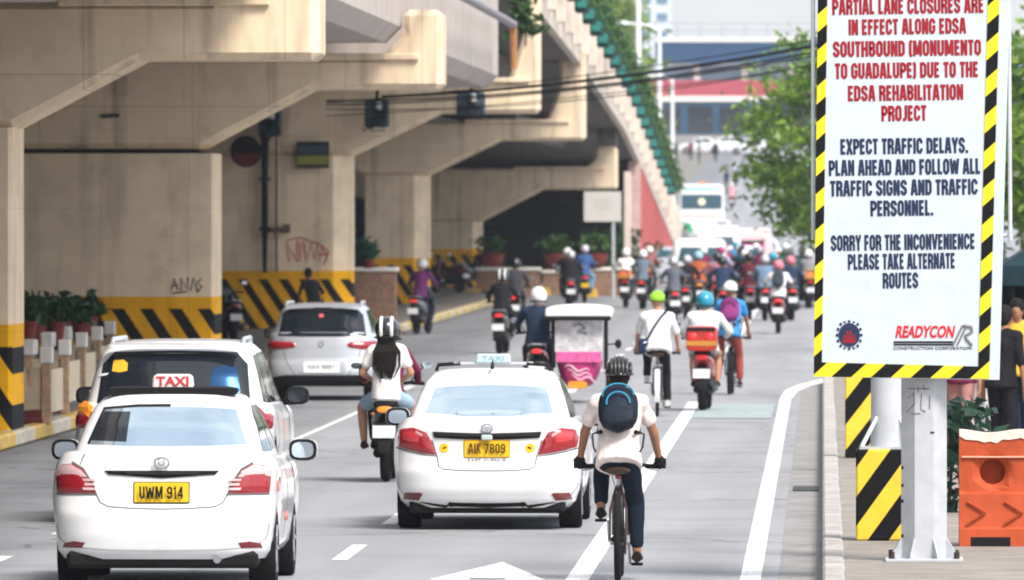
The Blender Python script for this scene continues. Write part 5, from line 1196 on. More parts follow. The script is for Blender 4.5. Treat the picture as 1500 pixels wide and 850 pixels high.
ride(956, 444, 'motorcycle with a lit orange rear box at the foot of the red wall', 'rider in a dusty maroon jacket and white helmet by the red wall', pk, cloth('dusty_maroon_cloth', (.28, .10, .11)), BLK, ('full', hw_), box=po)
ride(986, 476, 'red-lamped motorcycle just beyond the lime-helmeted cyclist', 'rider in dark grey just beyond the lime-helmeted cyclist', pg, cloth('slate_cloth', (.10, .11, .14)), BLK, ('full', hs_), sleeve=.4, skin=SKINL)
ride(1018, 461, 'orange-lamped motorcycle ridden by the person in rust brown', 'rider with a broad rust brown shirt and pale helmet in the thick of the traffic', pk, RUST, BLK, ('full', CYAN), box=None, sk=dict(tail=AMBER), slim=1.2)
ride(1049, 449, 'motorcycle with a pale lit lamp under the rider with the magenta helmet', 'rider in a lavender shirt with a magenta helmet', pm, LAV, JEAN, ('full', mat('magenta_helmet_shell', (.45, .02, .14), .3, coat=.4)), sk=dict(tail=AMBER))
ride(1097, 469, 'maroon motorcycle with a lit red lamp and white plate', 'rider in a dark maroon jacket with a black helmet beside the white backpack rider', pm, cloth('dark_maroon_cloth', (.09, .015, .025)), BLK, ('full', hb_))
ride(1080, 446, 'motorcycle ahead of the maroon one, ridden by the person in dark teal', 'rider in a dark teal jacket and navy helmet', pk, cloth('dark_teal_cloth', (.01, .08, .14)), BLK, ('full', NAVY))
ride(1116, 436, 'blue motorcycle far ahead near the tree', 'rider in a bright blue jacket near the overhanging tree', pb, cloth('bright_blue_cloth', (.02, .17, .42)), JEAN, ('full', ht_), slim=1.15)
t, a, b = ride(1140, 489, 'motorcycle with a red lamp and white plate in the right lane, under the overhanging tree', 'rider in a white T-shirt and pink cap wearing a dark backpack in the right lane', pr_, WHT, JEAN, ('full', hp_), sleeve=.35)
backpack('dark grey backpack on the rider with the pink helmet', a, mat('dark_slate_nylon', (.03, .045, .06), .6), mat('grey_piping', (.12, .15, .18), .6), w=.14, h=.22)
ride(1160, 452, 'motorcycle partly behind the tree with a white fairing', 'rider in pale blue with a white helmet, farther along the right lane', pw, CYAN, JEAN, ('full', hw_))
ride(1178, 448, 'motorcycle with an orange-yellow rear box close to the kerbside tree', 'rider in a grey top and white helmet with an orange-yellow box', pk, GREY, BLK, ('full', hw_), box=mat('orange_yellow_box', (.62, .33, .07), .6))
ride(1000, 432, 'grey motorcycle in the pack by the white cars', 'rider in a white shirt and teal helmet by the white cars', pg, WHT, BLK, ('full', ht_))
ride(1062, 432, 'dark motorcycle in the pack below the van', 'rider in dusty red with a pink helmet below the van', pk, cloth('dusty_red_cloth', (.40, .07, .10)), BLK, ('full', hp_))
ride(1034, 428, 'small motorcycle at the back of the pack below the van', 'rider in lilac with a white helmet below the van', pk, cloth('lilac_cloth', (.42, .30, .42)), BLK, ('full', hw_))
for px, py, vl, pl_, pnt, sh_, hel in ((1086, 436, 'dark motorcycle behind the dark teal rider', 'rider in a red jacket and white helmet ahead of the dark teal rider', pk, RED, hw_), (1128, 458, 'dark motorcycle just left of the dark backpack rider', 'rider in charcoal with a blue helmet left of the dark backpack rider', pk, cloth('charcoal_cloth', (.04, .04, .05)), ht_),
    (1108, 446, 'maroon motorcycle right of the dark teal rider', 'rider in wine red with a silver helmet right of the dark teal rider', pm, MAR, hs_), (1150, 436, 'black motorcycle far along the right lane', 'rider in dark green with a white helmet far along the right lane', pk, cloth('dark_green_cloth', (.01, .06, .03)), hw_), (1046, 464, 'red motorcycle under the magenta-helmeted rider\'s left', 'rider in dull pink with a black helmet just left of the lavender rider', pr_, cloth('dull_pink_cloth', (.40, .16, .2)), hb_), (938, 452, 'dark motorcycle between the two orange boxes', 'rider in grey-blue between the two orange boxes', pk, cloth('grey_blue_cloth', (.12, .16, .22)), hw_)):
    ride(px, py, vl, pl_, pnt, sh_, BLK, ('full', hel), rz=R(random.uniform(-5, 5)), slim=random.uniform(.95, 1.15), lean=random.uniform(8, 18))
for px, py, vl, pl_, pnt, sh_, hel in ((1006, 468, 'dark motorcycle left of the rust brown rider', 'rider in black with a silver helmet left of the rust brown rider', pk, BLK, hs_), (1058, 474, 'black motorcycle in front of the lavender rider', 'rider in navy with a dark helmet in front of the lavender rider', pk, NAVY, hb_), (1026, 442, 'dark motorcycle tucked behind the rust brown rider', 'rider in wine red with a white helmet tucked behind the rust brown rider', pk, MAR, hw_),
    (1076, 424, 'dark motorcycle near the white car', 'rider in sky blue with a blue helmet near the white car', pk, BLU, ht_), (1092, 456, 'black motorcycle close beside the maroon motorcycle', 'rider in black with a white helmet close beside the maroon motorcycle', pk, BLK, hw_), (1120, 470, 'grey motorcycle in the gap left of the red-lamped one', 'rider in a faded blue shirt in the gap left of the dark backpack rider', pg, cloth('faded_blue_cloth', (.14, .22, .34)), hs_),
    (1158, 470, 'black motorcycle right of the dark backpack rider', 'rider in dark blue with a red helmet right of the dark backpack rider', pk, NAVY, hp_), (1104, 428, 'dark motorcycle by the pink jeepney', 'rider in teal by the pink jeepney', pk, cloth('dark_teal_cloth', (.01, .08, .14)), hw_), (1168, 438, 'dark motorcycle under the lowest leaves of the tree', 'rider in pale green under the lowest leaves of the tree', pk, cloth('pale_green_cloth', (.25, .38, .25)), hw_), (842, 458, 'black motorcycle close in front of the blue one', 'rider in black with a grey helmet close in front of the blue jacket', pk, BLK, hs_)):
    ride(px, py, vl, pl_, pnt, sh_, BLK, ('full', hel), slim=random.uniform(.95, 1.18), lean=random.uniform(8, 18))
sedan_far(985, 421, 'silver car at the foot of the red ramp wall', SILVER)
sedan_far(1118, 398, 'white car up the road right of the pink jeepney', WHITEPAINT)
# scooter with the red box and the cyclist beside it
t, a, b = ride(1032, 602, 'scooter with a large red top box, carrying the rider in a teal helmet', 'rider in a teal helmet and pale jacket on the scooter with the red top box', pr_, cloth('pale_grey_jacket', (.66, .68, .70)), cloth('khaki_shorts', (.35, .22, .15)), ('full', ht_), lean=18, sleeve=.98, leg=.5, box=RB, skin=SKINL, voxel=.017, slim=1.2, sk=dict(fat=1.2))
p = at(95, 1070); loc = Vector((p.x, p.y + .5, 0))
bicycle('dark bicycle beside the scooter with the red top box', loc, R(-2), BLACK, steer=.60)
c3 = person('cyclist in a blue shirt and brick red trousers with a purple backpack', loc, R(-2), (0, -.27, .955), [(-.28, .26, .885), (.28, .26, .885)], [(-.14, -.03, .475), (.14, -.01, .135)], BLU, RED, shoe=mat('dark_sandal', (.05, .03, .03), .7), helmet=('bicycle', hw_, hw_), lean=18, sleeve=.34, leg=.92, voxel=.016, knees=.2, elbow=(.9, -.25, -.35))
backpack('purple and black backpack on the cyclist in brick red trousers', c3, mat('purple_nylon', (.22, .03, .16), .6), mat('black_piping', (.02, .02, .02), .6), w=.15, h=.21)
# far riders and walkers on the slope
def walker(px, py, d, label, shirt, trousers, rz=0.0, group=None, hair=None, z=None, helmet=None, st=.05, slim=1.0, voxel=.03, **k):
    p = PD(px, py, d); z = zg(p.y) if z is None else z
    return person(label, (p.x, p.y, z), rz, (0, 0, .90), [(-.27, .06, .72), (.27, .02, .72)], [(-.10, st, .0), (.10, -st, .0)], shirt, trousers, lean=3, grip=False, voxel=voxel, group=group, elbow=(.6, -1, -.2), knees=.1, helmet=helmet, slim=slim, **k)
for px, d, sh_, tr_, lab in ((1120, 490, RED, BLU, 'person in a red top and blue trousers walking by the tree, far down the road'), (1003, 505, GREY, RED, 'person with a brown top crossing in front of the green bus'),
    (1064, 700, NAVY, GREY, 'person in navy walking on the far slope, right of the bus'), (990, 860, BLK, BLK, 'person in black standing near the white lamp post under the far footbridge'), (1012, 870, MAR, BLK, 'person in maroon under the far footbridge'), (1024, 850, GREY, NAVY, 'person in grey under the far footbridge'), (1048, 860, BLK, JEAN, 'person in a dark top and jeans under the far footbridge'), (978, 880, PUR, BLK, 'person in purple at the far left under the footbridge')):
    walker(px, 305, d, lab, sh_, tr_, R(random.uniform(-60, 60)))
for px, d, sh_, vl, pl_ in ((1072, 640, cloth('pale_rose_cloth', (.62, .30, .36)), 'far motorcycle climbing the slope beside the bus', 'far rider in pale rose beside the bus'), (1078, 730, LAV, 'farthest motorcycle, near the top of the slope', 'farthest rider in lavender near the top of the slope')):
    p = PD(px, 305, d); loc = Vector((p.x, p.y, zg(p.y))); t = thing('motorcycle', vl, 'motorcycle', loc); scooter_parts(t, pk, mirrors_=False)
    person(pl_, loc, 0, (0, -.22, .90), RIDE['hands'], RIDE['feet'], sh_, BLK, helmet=('full', hw_), sleeve=.95, voxel=.03)

# ------------------------------------------------------------------ motor tricycle
p = at(99, 787); loc = Vector((p.x, p.y + .62, 0))
t = thing('motor_tricycle', 'motor tricycle with a white roofed sidecar, clear plastic window and magenta rear panel', 'tricycle', loc, 0)
scooter_parts(t, pk, lit=True, sk=None) if False else scooter_parts(t, pk)
sx_ = .62
q = MB()
q.rings([[Vector((sx_ + w * math.copysign(abs(math.cos(th)) ** .45, math.cos(th)), yc + dd * math.copysign(abs(math.sin(th)) ** .45, math.sin(th)), z)) for th in [2 * math.pi * k / 28 for k in range(28)]] for z, w, yc, dd in ((.24, .15, -.1, .72), (.27, .21, -.1, .80), (.36, .27, -.1, .86), (.47, .31, -.08, .88), (.57, .335, -.06, .90), (.62, .34, -.06, .90))]); bd = q.build('sidecar_body', mat('deep_magenta_paint', (.40, .01, .14), .35, coat=.4, var=.2), t)
q = MB()
for k, (x0, z0) in enumerate(((-.20, .54), (-.16, .47), (-.10, .40))): q.tube([(sx_ + x0 + .36 * j / 8, -.955 - .01 * (z0 > .5), z0 - .07 * j / 8 + .035 * math.sin(j * 1.1 + k)) for j in range(9)], [.006 + .014 * math.sin(math.pi * j / 8) for j in range(9)], 6)
q.build('painted_swirl', mat('pale_pink_swirl', (.70, .40, .52), .5), bd)
q = MB(); q.box((sx_ - .33, -.985, .60), (sx_ + .33, -.95, .76)); pb_ = q.build('rear_banner', mat('bright_pink_banner', (.66, .12, .32), .5, var=.3, vscale=14), t, smooth=False, bevel=.008)
q = MB(); q.box((sx_ - .35, -.97, .76), (sx_ + .35, -.955, 1.30)); wn_ = q.build('plastic_window', mat('cloudy_clear_plastic', (.66, .64, .66), .2, alpha=.72, var=.4, vscale=9), t, smooth=False)
q = MB(); q.tube([(sx_ - .08, -.985, 1.14), (sx_ + .02, -.985, 1.17), (sx_ + .10, -.985, 1.11), (sx_ - .02, -.985, 1.06), (sx_ + .12, -.985, 1.03)], .016, 6); q.build('printed_mark', mat('grey_blue_print', (.18, .22, .28), .6), wn_)
for x in (sx_ - .39, sx_ + .39):
    for y in (-.95, .35): q = MB(); q.tube([(x, y, .5), (x, y, 1.32)], .018, 8); q.build('roof_post', BLACK, t)
for y in (-.3, .4): q = MB(); q.tube([(0.1, y, .36), (sx_ - .2, y, .36)], .025, 8); q.build('side_strut', STEEL, t)
q = MB(); rs = []
for y, w, zz in ((-1.15, .47, 1.31), (-1.12, .49, 1.33), (-.6, .50, 1.38), (.2, .49, 1.38), (.7, .44, 1.33)):
    rs.append([Vector((sx_ + w * math.cos(R(k * 12)), y, zz + .075 * math.sin(R(k * 12)) ** .9)) for k in range(0, 16)] + [Vector((sx_ - w, y, zz - .05)), Vector((sx_ + w, y, zz - .05))])
q.rings(rs); rf = q.build('roof', mat('white_canvas_roof', (.80, .79, .76), .6), t)
q = MB(); q.tube([(sx_ - .48, -1.14, 1.26), (sx_ + .48, -1.14, 1.26)], .036, 8); q.build('roof_trim', BLACK, rf)
q = MB(); q.loft([((sx_ - .02, -1.03, .27), .13, .05), ((sx_ - .02, -.96, .27), .15, .06)], n=14, e=3); q.build('rear_lamp', AMBER, t)
wq = spoked(t, -.45, .26, .09, STEEL, 12); wq.location.x = sx_ + .44
q = MB(); q.tube([(sx_ + .40, .3, .85), (sx_ + .52, .32, .86)], .012, 6); q.ell((sx_ + .56, .32, .86), (.05, .03, .07), 12, 8); q.build('sidecar_mirror', BLACK, t)
person('tricycle driver in a dark blue jacket and white helmet', loc, 0, (0, -.22, .90), RIDE['hands'], RIDE['feet'], cloth('dark_navy_jacket', (.015, .03, .06)), BLK, helmet=('full', hw_), lean=14, sleeve=.95, voxel=.018, slim=1.1)
# parked motorcycles by the piers
for px, py, d, rz_, pnt, lab in ((335, 492, 205, 12, pk, 'black motorcycle parked in the shade behind the white SUV'), (474, 440, 232, -60, pk, 'black motorcycle parked against the graffiti pier, its seat above the silver car'), (655, 420, 330, 40, pm, 'maroon motorcycle parked at the foot of the farthest pier'), (690, 425, 345, -30, pk, 'black motorcycle parked beside the left bowl planter')):
    p = PD(px, py, d); t = thing('motorcycle', lab, 'motorcycle', (p.x, p.y, .17), R(rz_), 'motorcycles parked on the island'); scooter_parts(t, pnt, lit=False)
p = PD(460, 300, 226); person('person in black sitting by the graffiti pier, head showing above the silver car', (p.x, p.y, .17), R(40), (0, 0, .62), [(-.22, .25, .62), (.22, .25, .62)], [(-.14, .30, .0), (.14, .30, .0)], BLK, BLK, lean=18, grip=False, voxel=.025)
# ------------------------------------------------------------------ the notice board and what stands round it
BY = cloth and stripes('yellow_black_notice_border', (.72, .60, .025), (.006, .006, .007), -.89, 1.0, .275, duty=.5, wear=.05, rough=.5)
SGN = FPX / 190
o_ = PD(1321, 555, SGN)
t = thing('notice_board', 'tall white notice about lane closures with a yellow and black striped border', 'notice board', (o_.x, o_.y, 0))
def L(px, py, y=0.0): p = PD(px, py, SGN); return Vector((p.x - o_.x, y, p.z))
TOP = -190
def ex(a, b): return (a[0] + (b[0] - a[0]) * (TOP - a[1]) / (b[1] - a[1]), TOP)       # carry an edge on above the picture
bl, br_, tl, tr = (1192, 552), (1464, 557), ex((1198, 0), (1192, 552)), ex((1479, 0), (1464, 557))
q = MB(); q.prism([(L(*c).x, L(*c).z) for c in (bl, br_, tr, tl)], 'y', 0.0, .05); q.build('panel', mat('white_sign_sheet', (.54, .60, .65), .45, var=.04, bump=.35, bscale=2.5), t, smooth=False, bevel=.004)
ibl, ibr, itl, itr = (1204, 531), (1433, 537), ex((1212, 0), (1204, 531)), ex((1447, 0), (1433, 537))
obr, otr = (1449, 555), ex((1464, 0), (1449, 555))
q = MB()
for quad in ((bl, ibl, itl, tl), (ibr, obr, otr, itr), (bl, obr, ibr, ibl)):
    q.prism([(L(*c).x, L(*c).z) for c in quad], 'y', -.006, -.001)
q.build('border', BY, t, smooth=False)
INKR = mat('red_notice_ink', (.30, .016, .024), .6); INKN = mat('navy_notice_ink', (.022, .035, .085), .6)
for body, a, b, y, m in (('PARTIAL LANE CLOSURES ARE', 1219, 1441, 9, INKR), ('IN EFFECT ALONG EDSA', 1243, 1415, 39, INKR), ('SOUTHBOUND (MONUMENTO', 1220, 1437, 71, INKR), ('TO GUADALUPE) DUE TO THE', 1223, 1433, 103, INKR), ('EDSA REHABILITATION', 1242, 1411, 136, INKR), ('PROJECT', 1291, 1357, 166, INKR),
    ('EXPECT TRAFFIC DELAYS.', 1231, 1418, 214, INKN), ('PLAN AHEAD AND FOLLOW ALL', 1214, 1436, 245, INKN), ('TRAFFIC SIGNS AND TRAFFIC', 1216, 1432, 275, INKN), ('PERSONNEL.', 1275, 1367, 305, INKN), ('SORRY FOR THE INCONVENIENCE', 1217, 1428, 355, INKN), ('PLEASE TAKE ALTERNATE', 1242, 1399, 383, INKN), ('ROUTES', 1293, 1345, 411, INKN)):
    v = L((a + b) / 2, y, -.002); o = poster('lettering', body, 23 / 190, v, m, t, (b - a) / 190); o.rotation_euler.y = R(-.8)
cg = L(1244, 491, -.004)
q = MB(); q.lathe([(.062, -.002), (.082, -.002), (.082, .002), (.062, .002)], (cg.x, cg.y, cg.z), axis='y', n=32)
for k in range(16):
    a = 2 * math.pi * k / 16; q.cbox((0, 0, 0), (.018, .004, .018), M=Matrix.Translation((cg.x + .093 * math.cos(a), cg.y, cg.z + .105 * math.sin(a))) @ Matrix.Rotation(-a, 4, 'Y'))
q.v = [(x, y, cg.z + (z - cg.z) * (1.12 if abs(z - cg.z) < .09 else 1)) for x, y, z in q.v]
em = q.build('gear_emblem', INKN, t)
q = MB()
for x, h in ((-.035, .05), (-.012, .08), (.012, .08), (.035, .05)): q.prism([(cg.x + x - .010, cg.z - .045), (cg.x + x + .010, cg.z - .045), (cg.x + x + .006, cg.z - .045 + h), (cg.x + x - .006, cg.z - .045 + h)], 'y', -.007, -.003)
q.prism([(cg.x - .05, cg.z - .06), (cg.x + .05, cg.z - .06), (cg.x + .05, cg.z - .045), (cg.x - .05, cg.z - .045)], 'y', -.007, -.003); q.build('emblem_towers', INKR, em)
q = MB(); q.prism([(cg.x - .05, cg.z + .045), (cg.x + .05, cg.z + .045), (cg.x + .045, cg.z + .06), (cg.x - .045, cg.z + .06)], 'y', -.007, -.003); q.build('emblem_bar', INKN, em)
v = L(1354, 487, -.003); text('logo_lettering', 'READYCON', 17 / 190, v, mat('bright_red_ink', (.60, .02, .025), .5), t, 88 / 190, bold=.004, shear=.28)
q = MB()
for yy, h in ((500, 2.5), (504, 2.0)): q.prism([(L(1309, yy).x, L(1309, yy).z), (L(1396, yy).x, L(1396, yy).z), (L(1396, yy + h).x, L(1396, yy + h).z), (L(1309, yy + h).x, L(1309, yy + h).z)], 'y', -.006, -.002)
q.build('logo_bars', INK, t)
q = MB()
for dx in (0, 6): q.tube([L(1396 + dx, 506, -.004), L(1410 + dx, 477, -.004)], .008, 6)
q.tube([L(1411, 477, -.004), L(1423, 479, -.004), L(1424, 486, -.004), L(1414, 492, -.004), L(1416, 497, -.004), L(1424, 506, -.004)], .012, 6); q.build('logo_initial', mat('grey_ink', (.2, .2, .22), .6), t)
v = L(1366, 510.5, -.002); text('logo_small_print', 'CONSTRUCTION CORPORATION', 4.2 / 190, v, INK, t, 114 / 190)
q = MB()
for px in (1191, 1477): q.tube([L(px, TOP, .06), L(px - (0 if px < 1300 else -3), 352, .06)], .016, 8)
q.tube([L(1189, 60, .08), L(1482, 60, .08)], .015, 8); q.tube([L(1189, 345, .08), L(1482, 345, .08)], .015, 8); q.build('rear_frame', GALV, t)
POST = mat('chalky_grey_post_paint', (.47, .49, .52), .55, var=.12, vscale=5, streak=.12)
pc = L(1354, 700, .28); r_ = .19
q = MB()
rs = [[(pc.x + r_ * math.cos(R(22.5 + 45 * k)), pc.y + r_ * math.sin(R(22.5 + 45 * k)), z) for k in range(8)] for z in (.15, 1.5, 3, 5.4)]
q.rings(rs); po_ = q.build('post', POST, t, smooth=False)
q = MB(); q.box((pc.x - .30, pc.y - .30, .15), (pc.x + .30, pc.y + .30, .175)); q.build('base_plate', POST, t, smooth=False, bevel=.004)
for k in range(8):
    a = R(45 * k + 22.5); d_ = Vector((math.cos(a), math.sin(a), 0)); n_ = Vector((-d_.y, d_.x, 0)) * .006; c_ = Vector((pc.x, pc.y, .176))
    q = MB(); pts = [c_ + d_ * (r_ * .92), c_ + d_ * .28, c_ + d_ * .27 + Vector((0, 0, .03)), c_ + d_ * (r_ * .95) + Vector((0, 0, .17))]
    q.add([p + n_ for p in pts] + [p - n_ for p in pts], [(0, 1, 2, 3), (7, 6, 5, 4)] + [(i, i + 4, (i + 1) % 4 + 4, (i + 1) % 4) for i in range(4)]); q.build('gusset', POST, t, smooth=False)
for sx2 in (-1, 1):
    for sy in (-1, 1): q = MB(); q.lathe([(.001, .05), (.022, .05), (.022, 0), (.03, 0), (.03, -.002)], (pc.x + sx2 * .25, pc.y + sy * .25, .178), n=8); q.build('bolt', mat('rusty_bolt', (.05, .035, .03), .7), t)
for zz in (1.75, 3.4): q = MB(); q.box((pc.x - .24, .052, zz), (pc.x + .24, pc.y - .16, zz + .06)); q.build('bracket', GALV, t, smooth=False)
dn = mat('black_marker_ink', (.10, .10, .11), .7)
q = MB(); yf = pc.y - r_ * .924 - .002
for st in ([(1330, 570), (1362, 570)], [(1345, 566), (1345, 574)], [(1352, 564), (1356, 572)], [(1330, 584), (1338, 576), (1340, 592), (1328, 604)], [(1350, 578), (1349, 600), (1356, 604)], [(1328, 604), (1336, 607), (1348, 606)], [(1362, 580), (1362, 600)]): q.tube([L(x, y, yf) for x, y in st], .004, 4)
q.build('scribble', dn, po_)
q = MB()
for y in (686, 712, 735, 786): q.cbox(L(1322, y, yf + .03), (.02, .02, .025))
q.cbox(L(1366, 634, yf), (.03, .006, .012)); q.build('strap_stub', BLACK, po_, smooth=False)
# lamp post with striped concrete foot
def striped_post(px, s, w, h, rad, label, period, seed, pole_h=9.0):
    d = FPX / s; p = PD(px, 305, d)
    t = thing('lamp_post', label, 'lamp post', (p.x, p.y, .15))
    m = stripes('striped_foot_paint_%d' % seed, (.80, .56, .05), (.006, .006, .007), -.86 if seed == 1 else -.8, .62, period, duty=.5, wear=.08)
    q = MB(); q.box((-w / 2, -w / 2, 0), (w / 2, w / 2, h)); q.build('concrete_foot', m, t, smooth=False, bevel=.015)
    q = MB(); q.box((-w / 2 + .03, -w / 2 + .03, h), (w / 2 - .03, w / 2 - .03, h + .02)); q.build('base_plate', POST, t, smooth=False)
    q = MB(); rs = [[(rad * k * math.cos(R(30 * j)), rad * k * math.sin(R(30 * j)), z) for j in range(12)] for z, k in ((h + .02, 1), (4, .85), (pole_h, .55))]; q.rings(rs); q.build('pole', GALV, t)
    for k in range(4):
        a = R(90 * k + 45); d_ = Vector((math.cos(a), math.sin(a), 0)); q = MB(); q.tube([d_ * rad * .9 + Vector((0, 0, h + .26)), d_ * (w * .58) + Vector((0, 0, h + .02))], .016, 6); q.build('gusset', PLATEW, t)
    q = MB(); q.tube([(0, 0, pole_h - .1), (-.6, 0, pole_h + .35), (-2.2, 0, pole_h + .5)], .05, 8); q.build('arm', GALV, t)
    q = MB(); q.loft([((-2.5, -.12, pole_h + .48), .35, .05), ((-2.5, 0, pole_h + .5), .4, .08), ((-2.5, .12, pole_h + .48), .35, .05)], n=12); q.build('lamp_head', GALV, t)
    return t
striped_post(1301, 178, .53, .75, .145, 'grey lamp post with a square yellow and black striped foot, just behind the notice board', .30, 1)
striped_post(1258, 134, .30, .98, .07, 'thin dark pole on a narrow yellow and black striped foot, beyond the striped square one', .34, 2, 6.0)
# water-filled barrier
s = 181; d = FPX / s; p = PD(1405, 305, d)
t = thing('water_barrier', 'orange plastic water-filled barrier with two round holes and a dusty white top', 'barrier', (p.x, p.y, .15))
BARR = mat('faded_orange_plastic', (.47, .085, .03), .5, var=.15, vscale=4, bump=.15, streak=.15)
q = MB(); W = 1.5; zz = [0, .10, .16, .42, .47, .84]
def hy(z):
    tb = [(0, .25), (.14, .25), (.155, .232), (.42, .20), (.44, .15), (.95, .135)]
    for (za, ya), (zb2, yb) in zip(tb, tb[1:]):
        if z <= zb2: return ya + (yb - ya) * (z - za) / (zb2 - za)
    return .135
holes = [(.27, .60, .105), (1.02, .60, .105)]
# front and back skins with real holes through them
import bmesh
def top_z(x): return .92 + .014 * math.cos(x * 2 * math.pi / .5) * (1 if x < .62 or x > .9 else .6)
bpts = []; NB = 50
bpts += [(W * k / NB, 0) for k in range(NB)] + [(W, .02 + .88 * k / 24) for k in range(24)] + [(W * (1 - k / NB), top_z(W * (1 - k / NB))) for k in range(NB)] + [(0.0, .90 * (1 - k / 24)) for k in range(24)]
nb = len(bpts); E = [(i, (i + 1) % nb) for i in range(nb)]; allp = list(bpts); rings_ = []
for cx_, cz_, rr in holes:
    st = len(allp); allp += [(cx_ + rr * math.cos(2 * math.pi * k / 28), cz_ + rr * math.sin(2 * math.pi * k / 28)) for k in range(28)]; E += [(st + k, st + (k + 1) % 28) for k in range(28)]; rings_.append((cx_, cz_, rr))
for i in range(1, 30):
    for zj in [.05, .10, .14, .155, .20, .26, .32, .37, .42, .44, .47] + [.50 + .0475 * q_ for q_ in range(9)]:
        pp = (W * i / 30, zj)
        if all((pp[0] - c[0]) ** 2 + (pp[1] - c[1]) ** 2 > (c[2] + .015) ** 2 for c in rings_): allp.append(pp)
V, E2, F, *_ = delaunay_2d_cdt([Vector(v) for v in allp], E, [], 1, 1e-6)
F = [f for f in F if all((sum(V[i].x for i in f) / len(f) - c[0]) ** 2 + (sum(V[i].y for i in f) / len(f) - c[1]) ** 2 > (c[2] * .97) ** 2 for c in rings_)]
def dish(x, z):
    k = 0
    for c in rings_:
        r = math.hypot(x - c[0], z - c[1]); k = max(k, .05 * max(0, 1 - (r - c[2]) / .05)) if r < c[2] + .05 else k
    return k
n = len(V); fr = [(v.x, -hy(v.y) + dish(v.x, v.y), v.y) for v in V]; bk = [(v.x, hy(v.y) - dish(v.x, v.y), v.y) for v in V]
cnt = {}
for f in F:
    for i in range(len(f)): e = (f[i], f[(i + 1) % len(f)]); cnt.setdefault(tuple(sorted(e)), []).append(e)
fs = [tuple(f) for f in F] + [tuple(i + n for i in reversed(f)) for f in F]
for es in cnt.values():
    if len(es) == 1: a, b = es[0]; fs.append((b, a, a + n, b + n))
q.add(fr + bk, fs); q.build('shell', BARR, t, angle=24)
for k in range(5):
    x = .06 + .3 * k; q = MB(); q.tube([(x, -.222, .36), (x + .15, -.238, .27), (x, -.252, .18)], .011, 6); q.build('chevron_rib', mat('dark_orange_plastic', (.34, .06, .02), .6), t)
for c_ in holes:
    q = MB(); q.lathe([(.01, -.01), (c_[2] * 1.02, -.01), (c_[2] * 1.02, .01), (.01, .01)], (c_[0], .02, c_[1]), axis='y', n=24); q.build('hole_web', mat('dark_orange_plastic', (.34, .06, .02), .6), t)
q = MB(); q.box((.02, -.165, .655 + .06), (W - .01, -.12, .727)); q.build('reflective_line', mat('pale_peach_line', (.75, .42, .3), .5), t, smooth=False)
q = MB(); rs = []
for i in range(31):
    x = W * i / 30; z = top_z(x); dr = .035 + .03 * abs(math.sin(i * 1.3)) + .02 * random.random(); rs.append([(x, -.148, z - dr), (x, -.138, z + .006), (x, .138, z + .006), (x, .148, z - .03)])
q.rings(rs, closed=False, cap=False); q.build('dusty_cap', mat('dusty_white_plastic', (.72, .58, .50), .8, var=.2, vscale=8), t)
for x in (.25, .75, 1.25):
    q = MB(); q.box((x - .16, -.252, -.0), (x + .16, -.2, .075)); q.build('foot_recess', BLACK, t, smooth=False)
# people waiting on the pavement and a roadside canopy
for px, py, d, sh_, tr_, rz_, lab in ((1408, 305, 112, MAR, cloth('pinkish_trousers', (.42, .20, .18)), 150, 'person in a maroon top and pinkish trousers waiting behind the orange barrier'), (1432, 305, 115, BLK, cloth('pale_grey_trousers', (.5, .5, .52)), 20, 'person in black with pale trousers standing behind the notice board post'),
    (1468, 305, 109, BLK, BLK, -30, 'person all in black standing behind the orange barrier'), (1491, 305, 117, cloth('orange_yellow_vest', (.75, .42, .05)), JEAN, 170, 'person in an orange-yellow vest at the right edge, facing the road'), (1508, 305, 118, cloth('green_top', (.015, .15, .06)), NAVY, 10, 'person in a green top at the right edge behind the barrier')):
    walker(px, py, d, lab, sh_, tr_, R(rz_), z=.15, voxel=.02)
p = PD(1474, 305, 121)
t = thing('street_stall', 'dark teal roadside canopy on posts behind the waiting people', 'stall', (p.x, p.y, .15))
q = MB(); q.rings([[(x0, y, z) for x0, y in ((-.1, -1.2), (4.2, -1.2), (4.2, 1.6), (-.1, 1.6))] for z in (1.82, 2.05)] + [[(x0, y, 2.4) for x0, y in ((.5, -.5), (3.6, -.5), (3.6, .9), (.5, .9))]]); q.build('canopy', mat('dark_teal_tarpaulin', (.008, .028, .035), .7, var=.3), t, smooth=False)
for x in (0.05, 4.1):
    for y in (-1.1, 1.5): q = MB(); q.tube([(x, y, 0), (x, y, 1.85)], .03, 8); q.build('post', BLACK, t)
q = MB(); q.box((-.05, 1.45, .95), (4.15, 1.5, 1.82)); q.build('back_curtain', mat('dark_teal_tarpaulin', (.012, .05, .065), .6), t, smooth=False)
q = MB(); q.box((-.75, .3, 0), (3.8, .9, 1.35)); q.build('counter', mat('dark_wood_counter', (.03, .02, .02), .7), t, smooth=False)
# plants low on the right pavement
t = thing('roadside_shrub', 'dark green shrub growing between the striped feet and the orange barrier', 'shrub', (PD(1393, 305, 90).x, 92, .15))
q = MB(); leaves(q, [(random.uniform(-.25, .25), random.uniform(-.3, .3), random.uniform(.05, .95)) for _ in range(40)], .10, 9, .09); q.build('foliage', leafmat('dark_shrub_leaves', (.008, .03, .02), (.02, .08, .04)), t)
q = MB(); q.tube([(0, 0, 0), (.03, 0, .4), (-.02, .05, .8)], [.02, .015, .008], 6); q.build('stem', mat('brown_bark', (.12, .08, .05), .9), t)

